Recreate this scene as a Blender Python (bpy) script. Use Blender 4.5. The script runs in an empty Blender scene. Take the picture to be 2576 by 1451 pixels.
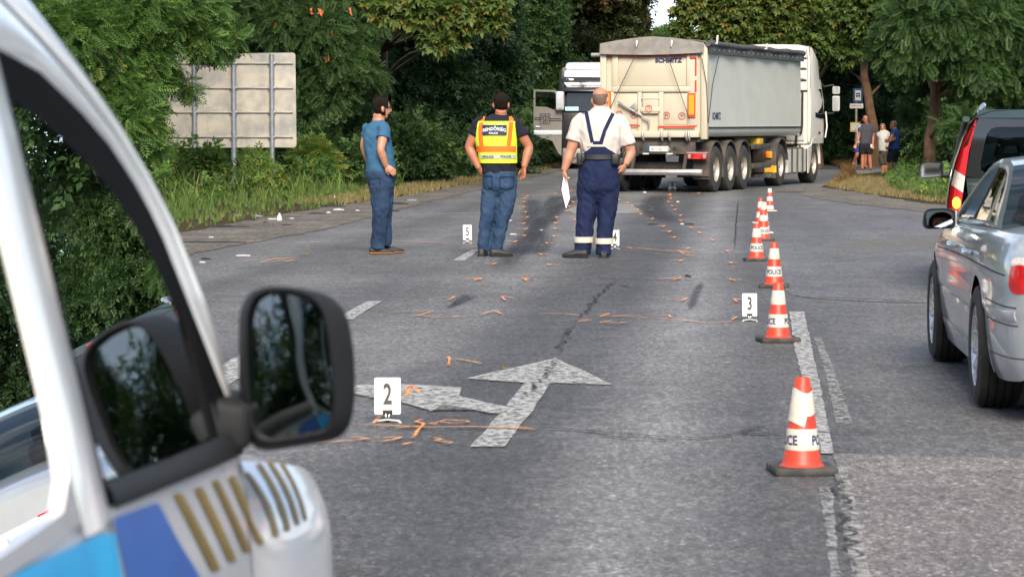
import bpy, bmesh, math, random
import numpy as np
from mathutils import Vector, Matrix, noise as mnoise
random.seed(11)
rng = np.random.default_rng(11)
S = bpy.context.scene
COL = S.collection
PI = math.pi
R = math.radians

# ------------------------------------------------------------------ camera
F, CX, CY, HZ, HC = 7000.0, 1288.0, 725.5, 308.0, 1.5     # measured on a 2576 px wide view
PIT = math.atan((CY - HZ) / F)
cam = bpy.data.cameras.new('camera')
camo = bpy.data.objects.new('camera', cam)
COL.objects.link(camo)
camo.location = (0, 0, HC)
camo.rotation_euler = (PI / 2 - PIT, 0, 0)
cam.sensor_width = 36
cam.sensor_fit = 'HORIZONTAL'
cam.lens = 36 * F / 2576
cam.clip_start = 0.05
cam.clip_end = 3000
cam.dof.use_dof = True
cam.dof.focus_distance = 34
cam.dof.aperture_fstop = 11
S.camera = camo

# ------------------------------------------------------------------ sky, sun, exposure
SUN_EL, SUN_AZ = R(37), R(176)          # azimuth clockwise from +Y: behind the camera, a little right
W = bpy.data.worlds.new('World')
S.world = W
W.use_nodes = True
wn, wl = W.node_tree.nodes, W.node_tree.links
wn.clear()
sky = wn.new('ShaderNodeTexSky')
sky.sky_type = 'NISHITA'
sky.sun_disc = False
sky.sun_elevation = SUN_EL
sky.sun_rotation = SUN_AZ
sky.air_density = 0.65
sky.dust_density = 0.2
tc = wn.new('ShaderNodeTexCoord')
mp = wn.new('ShaderNodeMapping')
mp.inputs['Scale'].default_value = (1.0, 1.0, 2.6)
cn = wn.new('ShaderNodeTexNoise')
cn.inputs['Scale'].default_value = 3.2
cn.inputs['Detail'].default_value = 7
cn.inputs['Roughness'].default_value = 0.55
cr = wn.new('ShaderNodeValToRGB')
cr.color_ramp.elements[0].position = 0.46
cr.color_ramp.elements[0].color = (0.06, 0.06, 0.06, 1)
cr.color_ramp.elements[1].position = 0.66
cr.color_ramp.elements[1].color = (0.92, 0.92, 0.92, 1)
cn2 = wn.new('ShaderNodeTexNoise')
cn2.inputs['Scale'].default_value = 5.0
cn2.inputs['Detail'].default_value = 5
cc = wn.new('ShaderNodeValToRGB')
cc.color_ramp.elements[0].position = 0.35
cc.color_ramp.elements[0].color = (4.6, 5.0, 5.8, 1)
cc.color_ramp.elements[1].position = 0.7
cc.color_ramp.elements[1].color = (8.5, 8.4, 8.1, 1)
mx = wn.new('ShaderNodeMixRGB')
bg = wn.new('ShaderNodeBackground')
bg.inputs['Strength'].default_value = 0.06
wo = wn.new('ShaderNodeOutputWorld')
wl.new(tc.outputs['Generated'], mp.inputs['Vector'])
wl.new(mp.outputs['Vector'], cn.inputs['Vector'])
wl.new(mp.outputs['Vector'], cn2.inputs['Vector'])
wl.new(cn.outputs['Fac'], cr.inputs['Fac'])
wl.new(cn2.outputs['Fac'], cc.inputs['Fac'])
wl.new(cr.outputs['Color'], mx.inputs['Fac'])
wl.new(sky.outputs['Color'], mx.inputs['Color1'])
wl.new(cc.outputs['Color'], mx.inputs['Color2'])
wl.new(mx.outputs['Color'], bg.inputs['Color'])
wl.new(bg.outputs['Background'], wo.inputs['Surface'])

sun = bpy.data.lights.new('sun', 'SUN')
sun.energy = 1.9
sun.angle = R(28)
sun.color = (1.0, 0.89, 0.74)
suno = bpy.data.objects.new('sun', sun)
COL.objects.link(suno)
_d = Vector((math.sin(SUN_AZ) * math.cos(SUN_EL), math.cos(SUN_AZ) * math.cos(SUN_EL), math.sin(SUN_EL)))
suno.rotation_euler = _d.to_track_quat('Z', 'Y').to_euler()

S.view_settings.view_transform = 'Standard'
S.view_settings.look = 'None'
S.view_settings.gamma = 1.0
S.view_settings.exposure = 1.85
S.view_settings.use_curve_mapping = False
S.cycles.use_denoising = True
S.cycles.max_bounces = 8
S.cycles.transparent_max_bounces = 16
S.cycles.caustics_reflective = False
S.cycles.caustics_refractive = False

# ------------------------------------------------------------------ pixel -> place helpers
def ray(px, py):
    u, v = (px - CX) / F, (CY - py) / F
    return Vector((u, math.cos(PIT) + v * math.sin(PIT), -math.sin(PIT) + v * math.cos(PIT)))
def G(px, py, z=0.0):
    r = ray(px, py)
    t = (z - HC) / r.z
    return Vector((r.x * t, r.y * t, z))
def A(px, py, Y):
    r = ray(px, py)
    t = Y / r.y
    return Vector((r.x * t, Y, HC + r.z * t))

# ------------------------------------------------------------------ mesh builder
class MB:
    def __init__(s):
        s.v, s.f = [], []
    def add(s, vs, fs):
        o = len(s.v)
        s.v.extend([tuple(p) for p in vs])
        s.f.extend([tuple(i + o for i in f) for f in fs])
        return s
    def box(s, c, d, m=None):
        x, y, z = d[0] / 2, d[1] / 2, d[2] / 2
        vs = [Vector((a * x, b * y, e * z)) for a in (-1, 1) for b in (-1, 1) for e in (-1, 1)]
        if m is not None:
            vs = [m @ p for p in vs]
        c = Vector(c)
        return s.add([p + c for p in vs], [(0, 1, 3, 2), (4, 6, 7, 5), (0, 4, 5, 1), (2, 3, 7, 6), (0, 2, 6, 4), (1, 5, 7, 3)])
    def bar(s, p0, p1, w, h, up=(0, 0, 1)):
        p0, p1 = Vector(p0), Vector(p1)
        d = (p1 - p0)
        L = d.length
        d.normalize()
        sd = d.cross(Vector(up))
        if sd.length < 1e-4:
            sd = d.cross(Vector((1, 0, 0)))
        sd.normalize()
        u = sd.cross(d)
        m = Matrix((sd, d, u)).transposed()
        return s.box((p0 + p1) / 2, (w, L, h), m)
    def tube(s, pts, rad, n=10, cap=True, up=None):
        pts = [Vector(p) for p in pts]
        k = len(pts)
        if not isinstance(rad, (list, tuple)):
            rad = [rad] * k
        rings = []
        t0 = (pts[1] - pts[0]).normalized()
        a = Vector(up) if up is not None else (Vector((0, 0, 1)) if abs(t0.z) < 0.9 else Vector((1, 0, 0)))
        a = (a - t0 * a.dot(t0)).normalized()
        for i in range(k):
            t = (pts[min(i + 1, k - 1)] - pts[max(i - 1, 0)]).normalized()
            a = (a - t * a.dot(t)).normalized()
            b = t.cross(a)
            r = rad[i]
            ra, rb = (r if isinstance(r, (list, tuple)) else (r, r))
            rings.append([pts[i] + a * (ra * math.cos(2 * PI * j / n)) + b * (rb * math.sin(2 * PI * j / n)) for j in range(n)])
        return s.loft(rings, True, cap)
    def loft(s, rings, closed=True, cap=True):
        n = len(rings[0])
        vs = [p for r in rings for p in r]
        fs = []
        m = n if closed else n - 1
        for i in range(len(rings) - 1):
            for j in range(m):
                k = (j + 1) % n
                fs.append((i * n + j, i * n + k, (i + 1) * n + k, (i + 1) * n + j))
        if cap and closed:
            fs.append(tuple(reversed(range(n))))
            fs.append(tuple((len(rings) - 1) * n + j for j in range(n)))
        return s.add(vs, fs)
    def cyl(s, p0, p1, r0, r1=None, n=16, cap=True):
        return s.tube([p0, p1], [r0, r0 if r1 is None else r1], n, cap)
    def lathe(s, prof, n=24, m=None, cap=False):
        rings = [[Vector((r * math.cos(2 * PI * j / n), r * math.sin(2 * PI * j / n), z)) for j in range(n)] for r, z in prof]
        if m is not None:
            rings = [[m @ p for p in rr] for rr in rings]
        return s.loft(rings, True, cap)
    def prism(s, loop, ext):
        ext = Vector(ext)
        n = len(loop)
        loop = [Vector(p) for p in loop]
        vs = loop + [p + ext for p in loop]
        fs = [tuple(reversed(range(n))), tuple(range(n, 2 * n))]
        fs += [(j, (j + 1) % n, n + (j + 1) % n, n + j) for j in range(n)]
        return s.add(vs, fs)
    def poly(s, loop):
        return s.add(loop, [tuple(range(len(loop)))])
    def strip(s, la, lb):
        n = len(la)
        return s.add(list(la) + list(lb), [(j, j + 1, n + j + 1, n + j) for j in range(n - 1)])
    def ring(s, la, lb):
        n = len(la)
        return s.add(list(la) + list(lb), [(j, (j + 1) % n, n + (j + 1) % n, n + j) for j in range(n)])
    def ellipsoid(s, c, r, n=16, k=10, m=None):
        rings = []
        c = Vector(c)
        for i in range(k + 1):
            th = PI * i / k
            rr = max(math.sin(th), 0.02)
            ring = [Vector((r[0] * rr * math.cos(2 * PI * j / n), r[1] * rr * math.sin(2 * PI * j / n), -r[2] * math.cos(th))) for j in range(n)]
            if m is not None:
                ring = [m @ p for p in ring]
            rings.append([p + c for p in ring])
        return s.loft(rings)
    def build(s, name, mat, parent=None, smooth=None, bevel=0, seg=2, fix=False):
        me = bpy.data.meshes.new(name)
        me.from_pydata(s.v, [], s.f)
        if fix:
            bm = bmesh.new(); bm.from_mesh(me)
            bmesh.ops.recalc_face_normals(bm, faces=bm.faces)
            bm.to_mesh(me); bm.free()
        me.update()
        if mat is not None:
            me.materials.append(mat)
        if smooth is not None:
            me.polygons.foreach_set('use_smooth', [True] * len(me.polygons))
            me.set_sharp_from_angle(angle=R(smooth))
        o = bpy.data.objects.new(name, me)
        COL.objects.link(o)
        if parent is not None:
            o.parent = parent
        if bevel:
            b = o.modifiers.new('bevel', 'BEVEL')
            b.width = bevel; b.segments = seg; b.limit_method = 'ANGLE'; b.angle_limit = R(35)
            if smooth is None:
                me.polygons.foreach_set('use_smooth', [True] * len(me.polygons))
            b.harden_normals = False
        return o

def tag(o, label=None, cat=None, group=None, kind=None):
    if label: o['label'] = label
    if cat: o['category'] = cat
    if group: o['group'] = group
    if kind: o['kind'] = kind
    return o
def thing(name, label, cat, loc=(0, 0, 0), rz=0.0, group=None):
    o = bpy.data.objects.new(name, None)
    COL.objects.link(o)
    o.location = loc
    o.rotation_euler = (0, 0, rz)
    return tag(o, label, cat, group)
def copy_tree(o, parent=None):
    c = o.copy()
    COL.objects.link(c)
    c.parent = parent
    for ch in list(o.children):
        copy_tree(ch, c)
    return c

_GN = {}
def leaf_group(tpl, m):
    """node group that puts one leaf template on every point; one per template and leaf material"""
    key = (id(tpl), m.name)
    if key in _GN: return _GN[key]
    TV, TQ = tpl
    me = bpy.data.meshes.new('leaf_template')
    me.from_pydata([tuple(v) for v in TV], [], [tuple(int(i) for i in q) for q in TQ])
    j = me.attributes.new('lvj', 'FLOAT', 'FACE'); j.data.foreach_set('value', list(rng.normal(0, 0.07, len(TQ))))
    me.materials.append(m)
    to = bpy.data.objects.new('leaf_template', me)
    g = bpy.data.node_groups.new('leaves_on_points', 'GeometryNodeTree')
    g.interface.new_socket('Geometry', in_out='INPUT', socket_type='NodeSocketGeometry')
    g.interface.new_socket('Geometry', in_out='OUTPUT', socket_type='NodeSocketGeometry')
    n, l = g.nodes, g.links
    gi, go = n.new('NodeGroupInput'), n.new('NodeGroupOutput')
    oi = n.new('GeometryNodeObjectInfo'); oi.inputs['Object'].default_value = to
    ip = n.new('GeometryNodeInstanceOnPoints')
    ar = n.new('GeometryNodeInputNamedAttribute'); ar.data_type = 'FLOAT_VECTOR'; ar.inputs['Name'].default_value = 'rot'
    sc = n.new('GeometryNodeInputNamedAttribute'); sc.data_type = 'FLOAT'; sc.inputs['Name'].default_value = 'scl'
    er = n.new('FunctionNodeEulerToRotation')
    l.new(gi.outputs[0], ip.inputs['Points']); l.new(oi.outputs['Geometry'], ip.inputs['Instance'])
    l.new(ar.outputs['Attribute'], er.inputs[0]); l.new(er.outputs[0], ip.inputs['Rotation']); l.new(sc.outputs['Attribute'], ip.inputs['Scale'])
    l.new(ip.outputs['Instances'], go.inputs[0])
    _GN[key] = g
    return g
def fast_mesh(name, D, m, parent=None):
    """leaves or grass blades too many to count: a cloud of points with one leaf template on each"""
    tpl, pos, rot, scl, lv = D
    me = bpy.data.meshes.new(name)
    me.vertices.add(len(pos)); me.vertices.foreach_set('co', np.asarray(pos, np.float32).ravel())
    a = me.attributes.new('rot', 'FLOAT_VECTOR', 'POINT'); a.data.foreach_set('vector', np.asarray(rot, np.float32).ravel())
    a = me.attributes.new('scl', 'FLOAT', 'POINT'); a.data.foreach_set('value', np.asarray(scl, np.float32))
    a = me.attributes.new('lv', 'FLOAT', 'POINT'); a.data.foreach_set('value', np.asarray(lv, np.float32))
    me.update(); me.materials.append(m)
    o = bpy.data.objects.new(name, me)
    COL.objects.link(o)
    if parent is not None: o.parent = parent
    md = o.modifiers.new('leaves', 'NODES'); md.node_group = leaf_group(tpl, m)
    o['kind'] = 'stuff'
    return o

# ------------------------------------------------------------------ materials
def C(h):
    h = h.lstrip('#')
    out = []
    for i in (0, 2, 4):
        c = int(h[i:i + 2], 16) / 255
        out.append(c / 12.92 if c <= 0.04045 else ((c + 0.055) / 1.055) ** 2.4)
    return tuple(out)
def mat(name, col, rough=0.6, metal=0.0, var=0.12, scale=6.0, bump=0.0, bscale=80.0, spec=0.5, coat=0.0, emit=None, estr=0.0, dirt_or_refl=0.0, dirt_or_refl_col=(0.09, 0.07, 0.05), alpha=1.0, stretch=None, dscale=2.5):
    m = bpy.data.materials.new(name)
    m.use_nodes = True
    n, l = m.node_tree.nodes, m.node_tree.links
    p = n['Principled BSDF']
    p.inputs['Roughness'].default_value = rough
    p.inputs['Metallic'].default_value = metal
    p.inputs['Specular IOR Level'].default_value = spec
    p.inputs['Coat Weight'].default_value = coat
    p.inputs['Coat Roughness'].default_value = 0.06
    p.inputs['Alpha'].default_value = alpha
    t = n.new('ShaderNodeTexCoord')
    mpn = n.new('ShaderNodeMapping')
    if stretch: mpn.inputs['Scale'].default_value = stretch
    l.new(t.outputs['Object'], mpn.inputs['Vector'])
    nz = n.new('ShaderNodeTexNoise')
    nz.inputs['Scale'].default_value = scale
    nz.inputs['Detail'].default_value = 5
    l.new(mpn.outputs['Vector'], nz.inputs['Vector'])
    rp = n.new('ShaderNodeValToRGB')
    rp.color_ramp.elements[0].position = 0.3
    rp.color_ramp.elements[1].position = 0.7
    rp.color_ramp.elements[0].color = (*[max(0, c * (1 - var)) for c in col], 1)
    rp.color_ramp.elements[1].color = (*[min(1, c * (1 + var)) for c in col], 1)
    l.new(nz.outputs['Fac'], rp.inputs['Fac'])
    cout = rp.outputs['Color']
    if dirt_or_refl:
        n2 = n.new('ShaderNodeTexNoise')
        n2.inputs['Scale'].default_value = dscale
        n2.inputs['Detail'].default_value = 8
        n2.inputs['Roughness'].default_value = 0.65
        l.new(t.outputs['Object'], n2.inputs['Vector'])
        r2 = n.new('ShaderNodeValToRGB')
        r2.color_ramp.elements[0].position = 0.42
        r2.color_ramp.elements[0].color = (0, 0, 0, 1)
        r2.color_ramp.elements[1].position = 0.75
        r2.color_ramp.elements[1].color = (dirt_or_refl, dirt_or_refl, dirt_or_refl, 1)
        l.new(n2.outputs['Fac'], r2.inputs['Fac'])
        mm = n.new('ShaderNodeMixRGB')
        l.new(r2.outputs['Color'], mm.inputs['Fac'])
        l.new(cout, mm.inputs['Color1'])
        mm.inputs['Color2'].default_value = (*dirt_or_refl_col, 1)
        cout = mm.outputs['Color']
    l.new(cout, p.inputs['Base Color'])
    if bump:
        n3 = n.new('ShaderNodeTexNoise')
        n3.inputs['Scale'].default_value = bscale
        n3.inputs['Detail'].default_value = 4
        l.new(mpn.outputs['Vector'], n3.inputs['Vector'])
        b = n.new('ShaderNodeBump')
        b.inputs['Strength'].default_value = bump
        b.inputs['Distance'].default_value = 0.02
        l.new(n3.outputs['Fac'], b.inputs['Height'])
        l.new(b.outputs['Normal'], p.inputs['Normal'])
    if emit:
        p.inputs['Emission Color'].default_value = (*emit, 1)
        p.inputs['Emission Strength'].default_value = estr
    return m
def glass(name, tint=(0.55, 0.75, 0.68), dens=1.0, ior=1.5, rough=0.0):
    """thin pane: tinted see-through plus fresnel reflection"""
    m = bpy.data.materials.new(name)
    m.use_nodes = True
    n, l = m.node_tree.nodes, m.node_tree.links
    n.clear()
    o = n.new('ShaderNodeOutputMaterial')
    tr = n.new('ShaderNodeBsdfTransparent')
    tr.inputs['Color'].default_value = (*tint, 1)
    gl = n.new('ShaderNodeBsdfGlossy')
    gl.inputs['Roughness'].default_value = rough
    gl.inputs['Color'].default_value = (1, 1, 1, 1)
    fr = n.new('ShaderNodeFresnel')
    fr.inputs['IOR'].default_value = ior
    mxs = n.new('ShaderNodeMixShader')
    nz = n.new('ShaderNodeTexNoise'); nz.inputs['Scale'].default_value = 3
    l.new(fr.outputs['Fac'], mxs.inputs['Fac'])
    l.new(tr.outputs['BSDF'], mxs.inputs[1])
    l.new(gl.outputs['BSDF'], mxs.inputs[2])
    l.new(mxs.outputs['Shader'], o.inputs['Surface'])
    return m
def leafmat(name, stops, trans=0.35, rough=0.55):
    """per-leaf colour from the 'lv' attribute"""
    m = bpy.data.materials.new(name)
    m.use_nodes = True
    n, l = m.node_tree.nodes, m.node_tree.links
    n.clear()
    o = n.new('ShaderNodeOutputMaterial')
    a0 = n.new('ShaderNodeAttribute'); a0.attribute_name = 'lv'; a0.attribute_type = 'INSTANCER'
    a1 = n.new('ShaderNodeAttribute'); a1.attribute_name = 'lvj'
    a = n.new('ShaderNodeMath'); a.operation = 'ADD'; a.use_clamp = True
    l.new(a0.outputs['Fac'], a.inputs[0]); l.new(a1.outputs['Fac'], a.inputs[1])
    rp = n.new('ShaderNodeValToRGB')
    e = rp.color_ramp.elements
    e[0].position, e[0].color = stops[0][0], (*stops[0][1], 1)
    e[1].position, e[1].color = stops[-1][0], (*stops[-1][1], 1)
    for pz, cl in stops[1:-1]:
        x = e.new(pz); x.color = (*cl, 1)
    p = n.new('ShaderNodeBsdfPrincipled')
    p.inputs['Roughness'].default_value = rough
    p.inputs['Specular IOR Level'].default_value = 0.35
    t = n.new('ShaderNodeBsdfTranslucent')
    ms = n.new('ShaderNodeMixShader'); ms.inputs['Fac'].default_value = trans
    l.new(a.outputs[0], rp.inputs['Fac'])
    l.new(rp.outputs['Color'], p.inputs['Base Color'])
    l.new(rp.outputs['Color'], t.inputs['Color'])
    l.new(p.outputs['BSDF'], ms.inputs[1])
    l.new(t.outputs['BSDF'], ms.inputs[2])
    l.new(ms.outputs['Shader'], o.inputs['Surface'])
    return m
def paintmat(name, col, cover=0.55, scale=14.0, soft=0.15, rough=0.7, stretch=(1, 1, 1), var=0.1, feather=False):
    """worn paint or rubber lying on the road: breaks up to bare asphalt through noise"""
    m = bpy.data.materials.new(name)
    m.use_nodes = True
    n, l = m.node_tree.nodes, m.node_tree.links
    p = n['Principled BSDF']
    p.inputs['Roughness'].default_value = rough
    o = n['Material Output']
    t = n.new('ShaderNodeTexCoord')
    mpn = n.new('ShaderNodeMapping'); mpn.inputs['Scale'].default_value = stretch
    l.new(t.outputs['Object'], mpn.inputs['Vector'])
    nz = n.new('ShaderNodeTexNoise'); nz.inputs['Scale'].default_value = scale; nz.inputs['Detail'].default_value = 8; nz.inputs['Roughness'].default_value = 0.7
    l.new(mpn.outputs['Vector'], nz.inputs['Vector'])
    rp = n.new('ShaderNodeValToRGB')
    c = 1 - cover
    rp.color_ramp.elements[0].position = max(0.0, 0.5 + (c - 0.5) * 0.6 - soft); rp.color_ramp.elements[0].color = (0, 0, 0, 1)
    rp.color_ramp.elements[1].position = min(1.0, 0.5 + (c - 0.5) * 0.6 + soft); rp.color_ramp.elements[1].color = (1, 1, 1, 1)
    l.new(nz.outputs['Fac'], rp.inputs['Fac'])
    n2 = n.new('ShaderNodeTexNoise'); n2.inputs['Scale'].default_value = 2.0
    l.new(t.outputs['Object'], n2.inputs['Vector'])
    r2 = n.new('ShaderNodeValToRGB')
    r2.color_ramp.elements[0].color = (*[x * (1 - var) for x in col], 1)
    r2.color_ramp.elements[1].color = (*[min(1, x * (1 + var)) for x in col], 1)
    l.new(n2.outputs['Fac'], r2.inputs['Fac'])
    l.new(r2.outputs['Color'], p.inputs['Base Color'])
    tr = n.new('ShaderNodeBsdfTransparent')
    ms = n.new('ShaderNodeMixShader')
    fac = rp.outputs['Color']
    if feather:
        at = n.new('ShaderNodeAttribute'); at.attribute_name = 'fd'
        mu = n.new('ShaderNodeMath'); mu.operation = 'MULTIPLY'
        l.new(at.outputs['Fac'], mu.inputs[0]); l.new(fac, mu.inputs[1]); fac = mu.outputs[0]
    l.new(fac, ms.inputs['Fac'])
    l.new(tr.outputs['BSDF'], ms.inputs[1])
    l.new(p.outputs['BSDF'], ms.inputs[2])
    l.new(ms.outputs['Shader'], o.inputs['Surface'])
    return m
def text_mesh(txt, size=1.0, sx=1.0, extrude=0.0, bold=0.0, align='CENTER', space=1.0):
    """flat lettering as (verts, faces) in the XY plane, centred on the origin"""
    cu = bpy.data.curves.new('t', 'FONT')
    cu.body = txt; cu.size = size; cu.extrude = extrude; cu.offset = bold
    cu.align_x = align; cu.align_y = 'CENTER'; cu.space_character = space; cu.resolution_u = 3
    o = bpy.data.objects.new('t', cu)
    COL.objects.link(o)
    dg = bpy.context.evaluated_depsgraph_get()
    me = bpy.data.meshes.new_from_object(o.evaluated_get(dg))
    vs = [Vector((v.co.x * sx, v.co.y, v.co.z)) for v in me.vertices]
    fs = [tuple(p.vertices) for p in me.polygons]
    bpy.data.objects.remove(o); bpy.data.meshes.remove(me); bpy.data.curves.remove(cu)
    return vs, fs
def place(vs, o, ux, uy, uz=None):
    o, ux, uy = Vector(o), Vector(ux), Vector(uy)
    uz = Vector(uz) if uz is not None else ux.cross(uy)
    return [o + ux * p.x + uy * p.y + uz * p.z for p in vs]
def resample(loop, n, closed=True):
    P = [Vector(p) for p in loop]
    if closed: P = P + [P[0]]
    d = [0]
    for i in range(1, len(P)):
        d.append(d[-1] + (P[i] - P[i - 1]).length)
    out = []
    m = n if closed else n - 1
    for k in range(n):
        t = d[-1] * k / m
        i = 1
        while i < len(d) - 1 and d[i] < t: i += 1
        a = (t - d[i - 1]) / max(1e-9, d[i] - d[i - 1])
        out.append(P[i - 1].lerp(P[i], min(1, max(0, a))))
    return out
def roundpoly(pts, rad, seg=5):
    """2D polygon with rounded corners"""
    out = []
    n = len(pts)
    if not isinstance(rad, (list, tuple)): rad = [rad] * n
    for i in range(n):
        p0, p, p1 = Vector(pts[i - 1]), Vector(pts[i]), Vector(pts[(i + 1) % n])
        a, b = (p0 - p), (p1 - p)
        r = min(rad[i], a.length * 0.49, b.length * 0.49)
        if r <= 1e-6:
            out.append(p); continue
        s, e = p + a.normalized() * r, p + b.normalized() * r
        for k in range(seg + 1):
            t = k / seg
            out.append(s * (1 - t) ** 2 + p * (2 * t * (1 - t)) + e * t ** 2)
    return out
def lerp1(tab, x):
    """smooth table lookup [(x, v)...]"""
    if x <= tab[0][0]: return tab[0][1]
    for (a, va), (b, vb) in zip(tab, tab[1:]):
        if x <= b:
            t = (x - a) / (b - a)
            return va + (vb - va) * t
    return tab[-1][1]
def lerps(tab, x):
    n = len(tab)
    xs = [t[0] for t in tab]; vs = [t[1] for t in tab]
    if x <= xs[0]: return vs[0]
    if x >= xs[-1]: return vs[-1]
    i = 0
    while xs[i + 1] < x: i += 1
    def m(k):
        if k == 0: return (vs[1] - vs[0]) / (xs[1] - xs[0])
        if k == n - 1: return (vs[-1] - vs[-2]) / (xs[-1] - xs[-2])
        a = (vs[k] - vs[k - 1]) / (xs[k] - xs[k - 1]); b = (vs[k + 1] - vs[k]) / (xs[k + 1] - xs[k])
        return 0 if a * b <= 0 else 2 * a * b / (a + b)
    h = xs[i + 1] - xs[i]; t = (x - xs[i]) / h
    return ((2 * t ** 3 - 3 * t ** 2 + 1) * vs[i] + (t ** 3 - 2 * t ** 2 + t) * h * m(i) + (-2 * t ** 3 + 3 * t ** 2) * vs[i + 1] + (t ** 3 - t ** 2) * h * m(i + 1))
def patch(mb, loop, rings=5, f=None):
    """fill a star-shaped 2D loop with concentric rings and lift it with f"""
    loop = [Vector(p[:2]) for p in loop]
    c = Vector((0, 0))
    for p in loop: c += p
    c /= len(loop)
    rr = []
    for k in range(rings):
        t = k / rings
        rr.append([f(*(p.lerp(c, t))) for p in loop])
    mb.loft(rr, True, False)
    n = len(loop)
    o = len(mb.v) - n
    mb.v.append(tuple(f(*c)))
    for j in range(n):
        mb.f.append((o + j, o + (j + 1) % n, len(mb.v) - 1))
    return mb
# ================================================================== SETTING
RD = math.atan((1869 - CX) / F)                 # heading of the near road, clockwise from +Y
def asphalt(name, base, tracks=True, speck=0.5, warm=0.0, rough=0.62):
    m = bpy.data.materials.new(name)
    m.use_nodes = True
    n, l = m.node_tree.nodes, m.node_tree.links
    p = n['Principled BSDF']
    p.inputs['Specular IOR Level'].default_value = 0.45
    t = n.new('ShaderNodeTexCoord')
    def noise(scale, detail=5, rough_=0.55, vec=None):
        z = n.new('ShaderNodeTexNoise')
        z.inputs['Scale'].default_value = scale
        z.inputs['Detail'].default_value = detail
        z.inputs['Roughness'].default_value = rough_
        l.new(vec if vec is not None else t.outputs['Object'], z.inputs['Vector'])
        return z.outputs['Fac']
    def ramp(fac, stops):
        r = n.new('ShaderNodeValToRGB')
        e = r.color_ramp.elements
        e[0].position, e[0].color = stops[0][0], (*[stops[0][1]] * 3, 1)
        e[1].position, e[1].color = stops[-1][0], (*[stops[-1][1]] * 3, 1)
        for a, b in stops[1:-1]:
            x = e.new(a); x.color = (b, b, b, 1)
        l.new(fac, r.inputs['Fac'])
        return r.outputs['Color']
    def mul(a, b, op='MULTIPLY', fac=1.0):
        x = n.new('ShaderNodeMixRGB'); x.blend_type = op; x.inputs['Fac'].default_value = fac
        l.new(a, x.inputs['Color1'])
        if hasattr(b, 'node'): l.new(b, x.inputs['Color2'])
        else: x.inputs['Color2'].default_value = (*b, 1)
        return x.outputs['Color']
    # along-road stretched coordinates
    mp1 = n.new('ShaderNodeMapping'); mp1.vector_type = 'POINT'
    mp1.inputs['Rotation'].default_value = (0, 0, RD)
    l.new(t.outputs['Object'], mp1.inputs['Vector'])
    mp2 = n.new('ShaderNodeMapping'); mp2.inputs['Scale'].default_value = (1.0, 0.12, 1.0)
    l.new(mp1.outputs['Vector'], mp2.inputs['Vector'])
    big = ramp(noise(0.35, 4), [(0.3, 0.82), (0.7, 1.2)])
    streak = ramp(noise(1.6, 6, 0.6, mp2.outputs['Vector']), [(0.3, 0.82), (0.7, 1.18)])
    blot = ramp(noise(3.2, 6, 0.65), [(0.3, 0.84), (0.75, 1.14)])
    rgb = n.new('ShaderNodeRGB'); rgb.outputs[0].default_value = (*base, 1)
    c = mul(rgb.outputs[0], big); c = mul(c, streak); c = mul(c, blot)
    if tracks:
        sx = n.new('ShaderNodeSeparateXYZ'); l.new(mp1.outputs['Vector'], sx.inputs[0])
        w = n.new('ShaderNodeMath'); w.operation = 'MULTIPLY_ADD'
        w.inputs[1].default_value = 0.35; w.inputs[2].default_value = -0.175
        l.new(noise(0.8, 3), w.inputs[0])
        ad = n.new('ShaderNodeMath'); ad.operation = 'ADD'
        l.new(sx.outputs['X'], ad.inputs[0]); l.new(w.outputs[0], ad.inputs[1])
        mr = n.new('ShaderNodeMapRange')
        mr.inputs['From Min'].default_value = -6.6; mr.inputs['From Max'].default_value = 3.4
        l.new(ad.outputs[0], mr.inputs['Value'])
        # lateral place of the polished wheel paths and the dark oily strip between them
        lat = lambda x: (x + 6.6) / 10.0
        st = [(lat(-6.4), 0.9), (lat(-5.4), 1.25), (lat(-4.8), 0.9), (lat(-4.1), 1.2), (lat(-3.2), 0.95), (lat(-2.15), 1.4), (lat(-1.6), 0.6), (lat(-0.95), 0.55), (lat(-0.42), 1.75), (lat(0.08), 0.72), (lat(0.5), 0.85), (lat(1.4), 1.12), (lat(3.2), 1.05)]
        c = mul(c, ramp(mr.outputs['Result'], st), 'MULTIPLY', 0.9)
    # aggregate
    vo = n.new('ShaderNodeTexVoronoi'); vo.inputs['Scale'].default_value = 85
    l.new(t.outputs['Object'], vo.inputs['Vector'])
    hs = n.new('ShaderNodeSeparateColor'); l.new(vo.outputs['Color'], hs.inputs[0])
    spk = ramp(hs.outputs[0], [(0.0, 0.62), (0.55, 0.95), (0.86, 1.1), (0.93, 1.9), (1.0, 3.4)])
    c = mul(c, spk, 'MULTIPLY', speck)
    g2 = ramp(noise(38, 4, 0.7), [(0.32, 0.45), (0.68, 1.6)])
    c = mul(c, g2, 'MULTIPLY', 0.85)
    mp3 = n.new('ShaderNodeMapping'); mp3.inputs['Scale'].default_value = (1.0, 0.3, 1.0)
    l.new(t.outputs['Object'], mp3.inputs['Vector'])
    g3 = ramp(noise(24, 3, 0.8, mp3.outputs['Vector']), [(0.34, 0.55), (0.5, 0.95), (0.66, 1.55)])
    c = mul(c, g3, 'MULTIPLY', 0.75)
    g4 = ramp(noise(7, 5, 0.75, mp3.outputs['Vector']), [(0.3, 0.8), (0.7, 1.2)])
    c = mul(c, g4, 'MULTIPLY', 0.8)
    l.new(c, p.inputs['Base Color'])
    rr = ramp(noise(2.0, 5), [(0.3, rough - 0.07), (0.7, rough + 0.08)])
    l.new(rr, p.inputs['Roughness'])
    bm = n.new('ShaderNodeBump'); bm.inputs['Strength'].default_value = 0.75; bm.inputs['Distance'].default_value = 0.006
    hh = n.new('ShaderNodeMath'); hh.operation = 'ADD'
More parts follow.
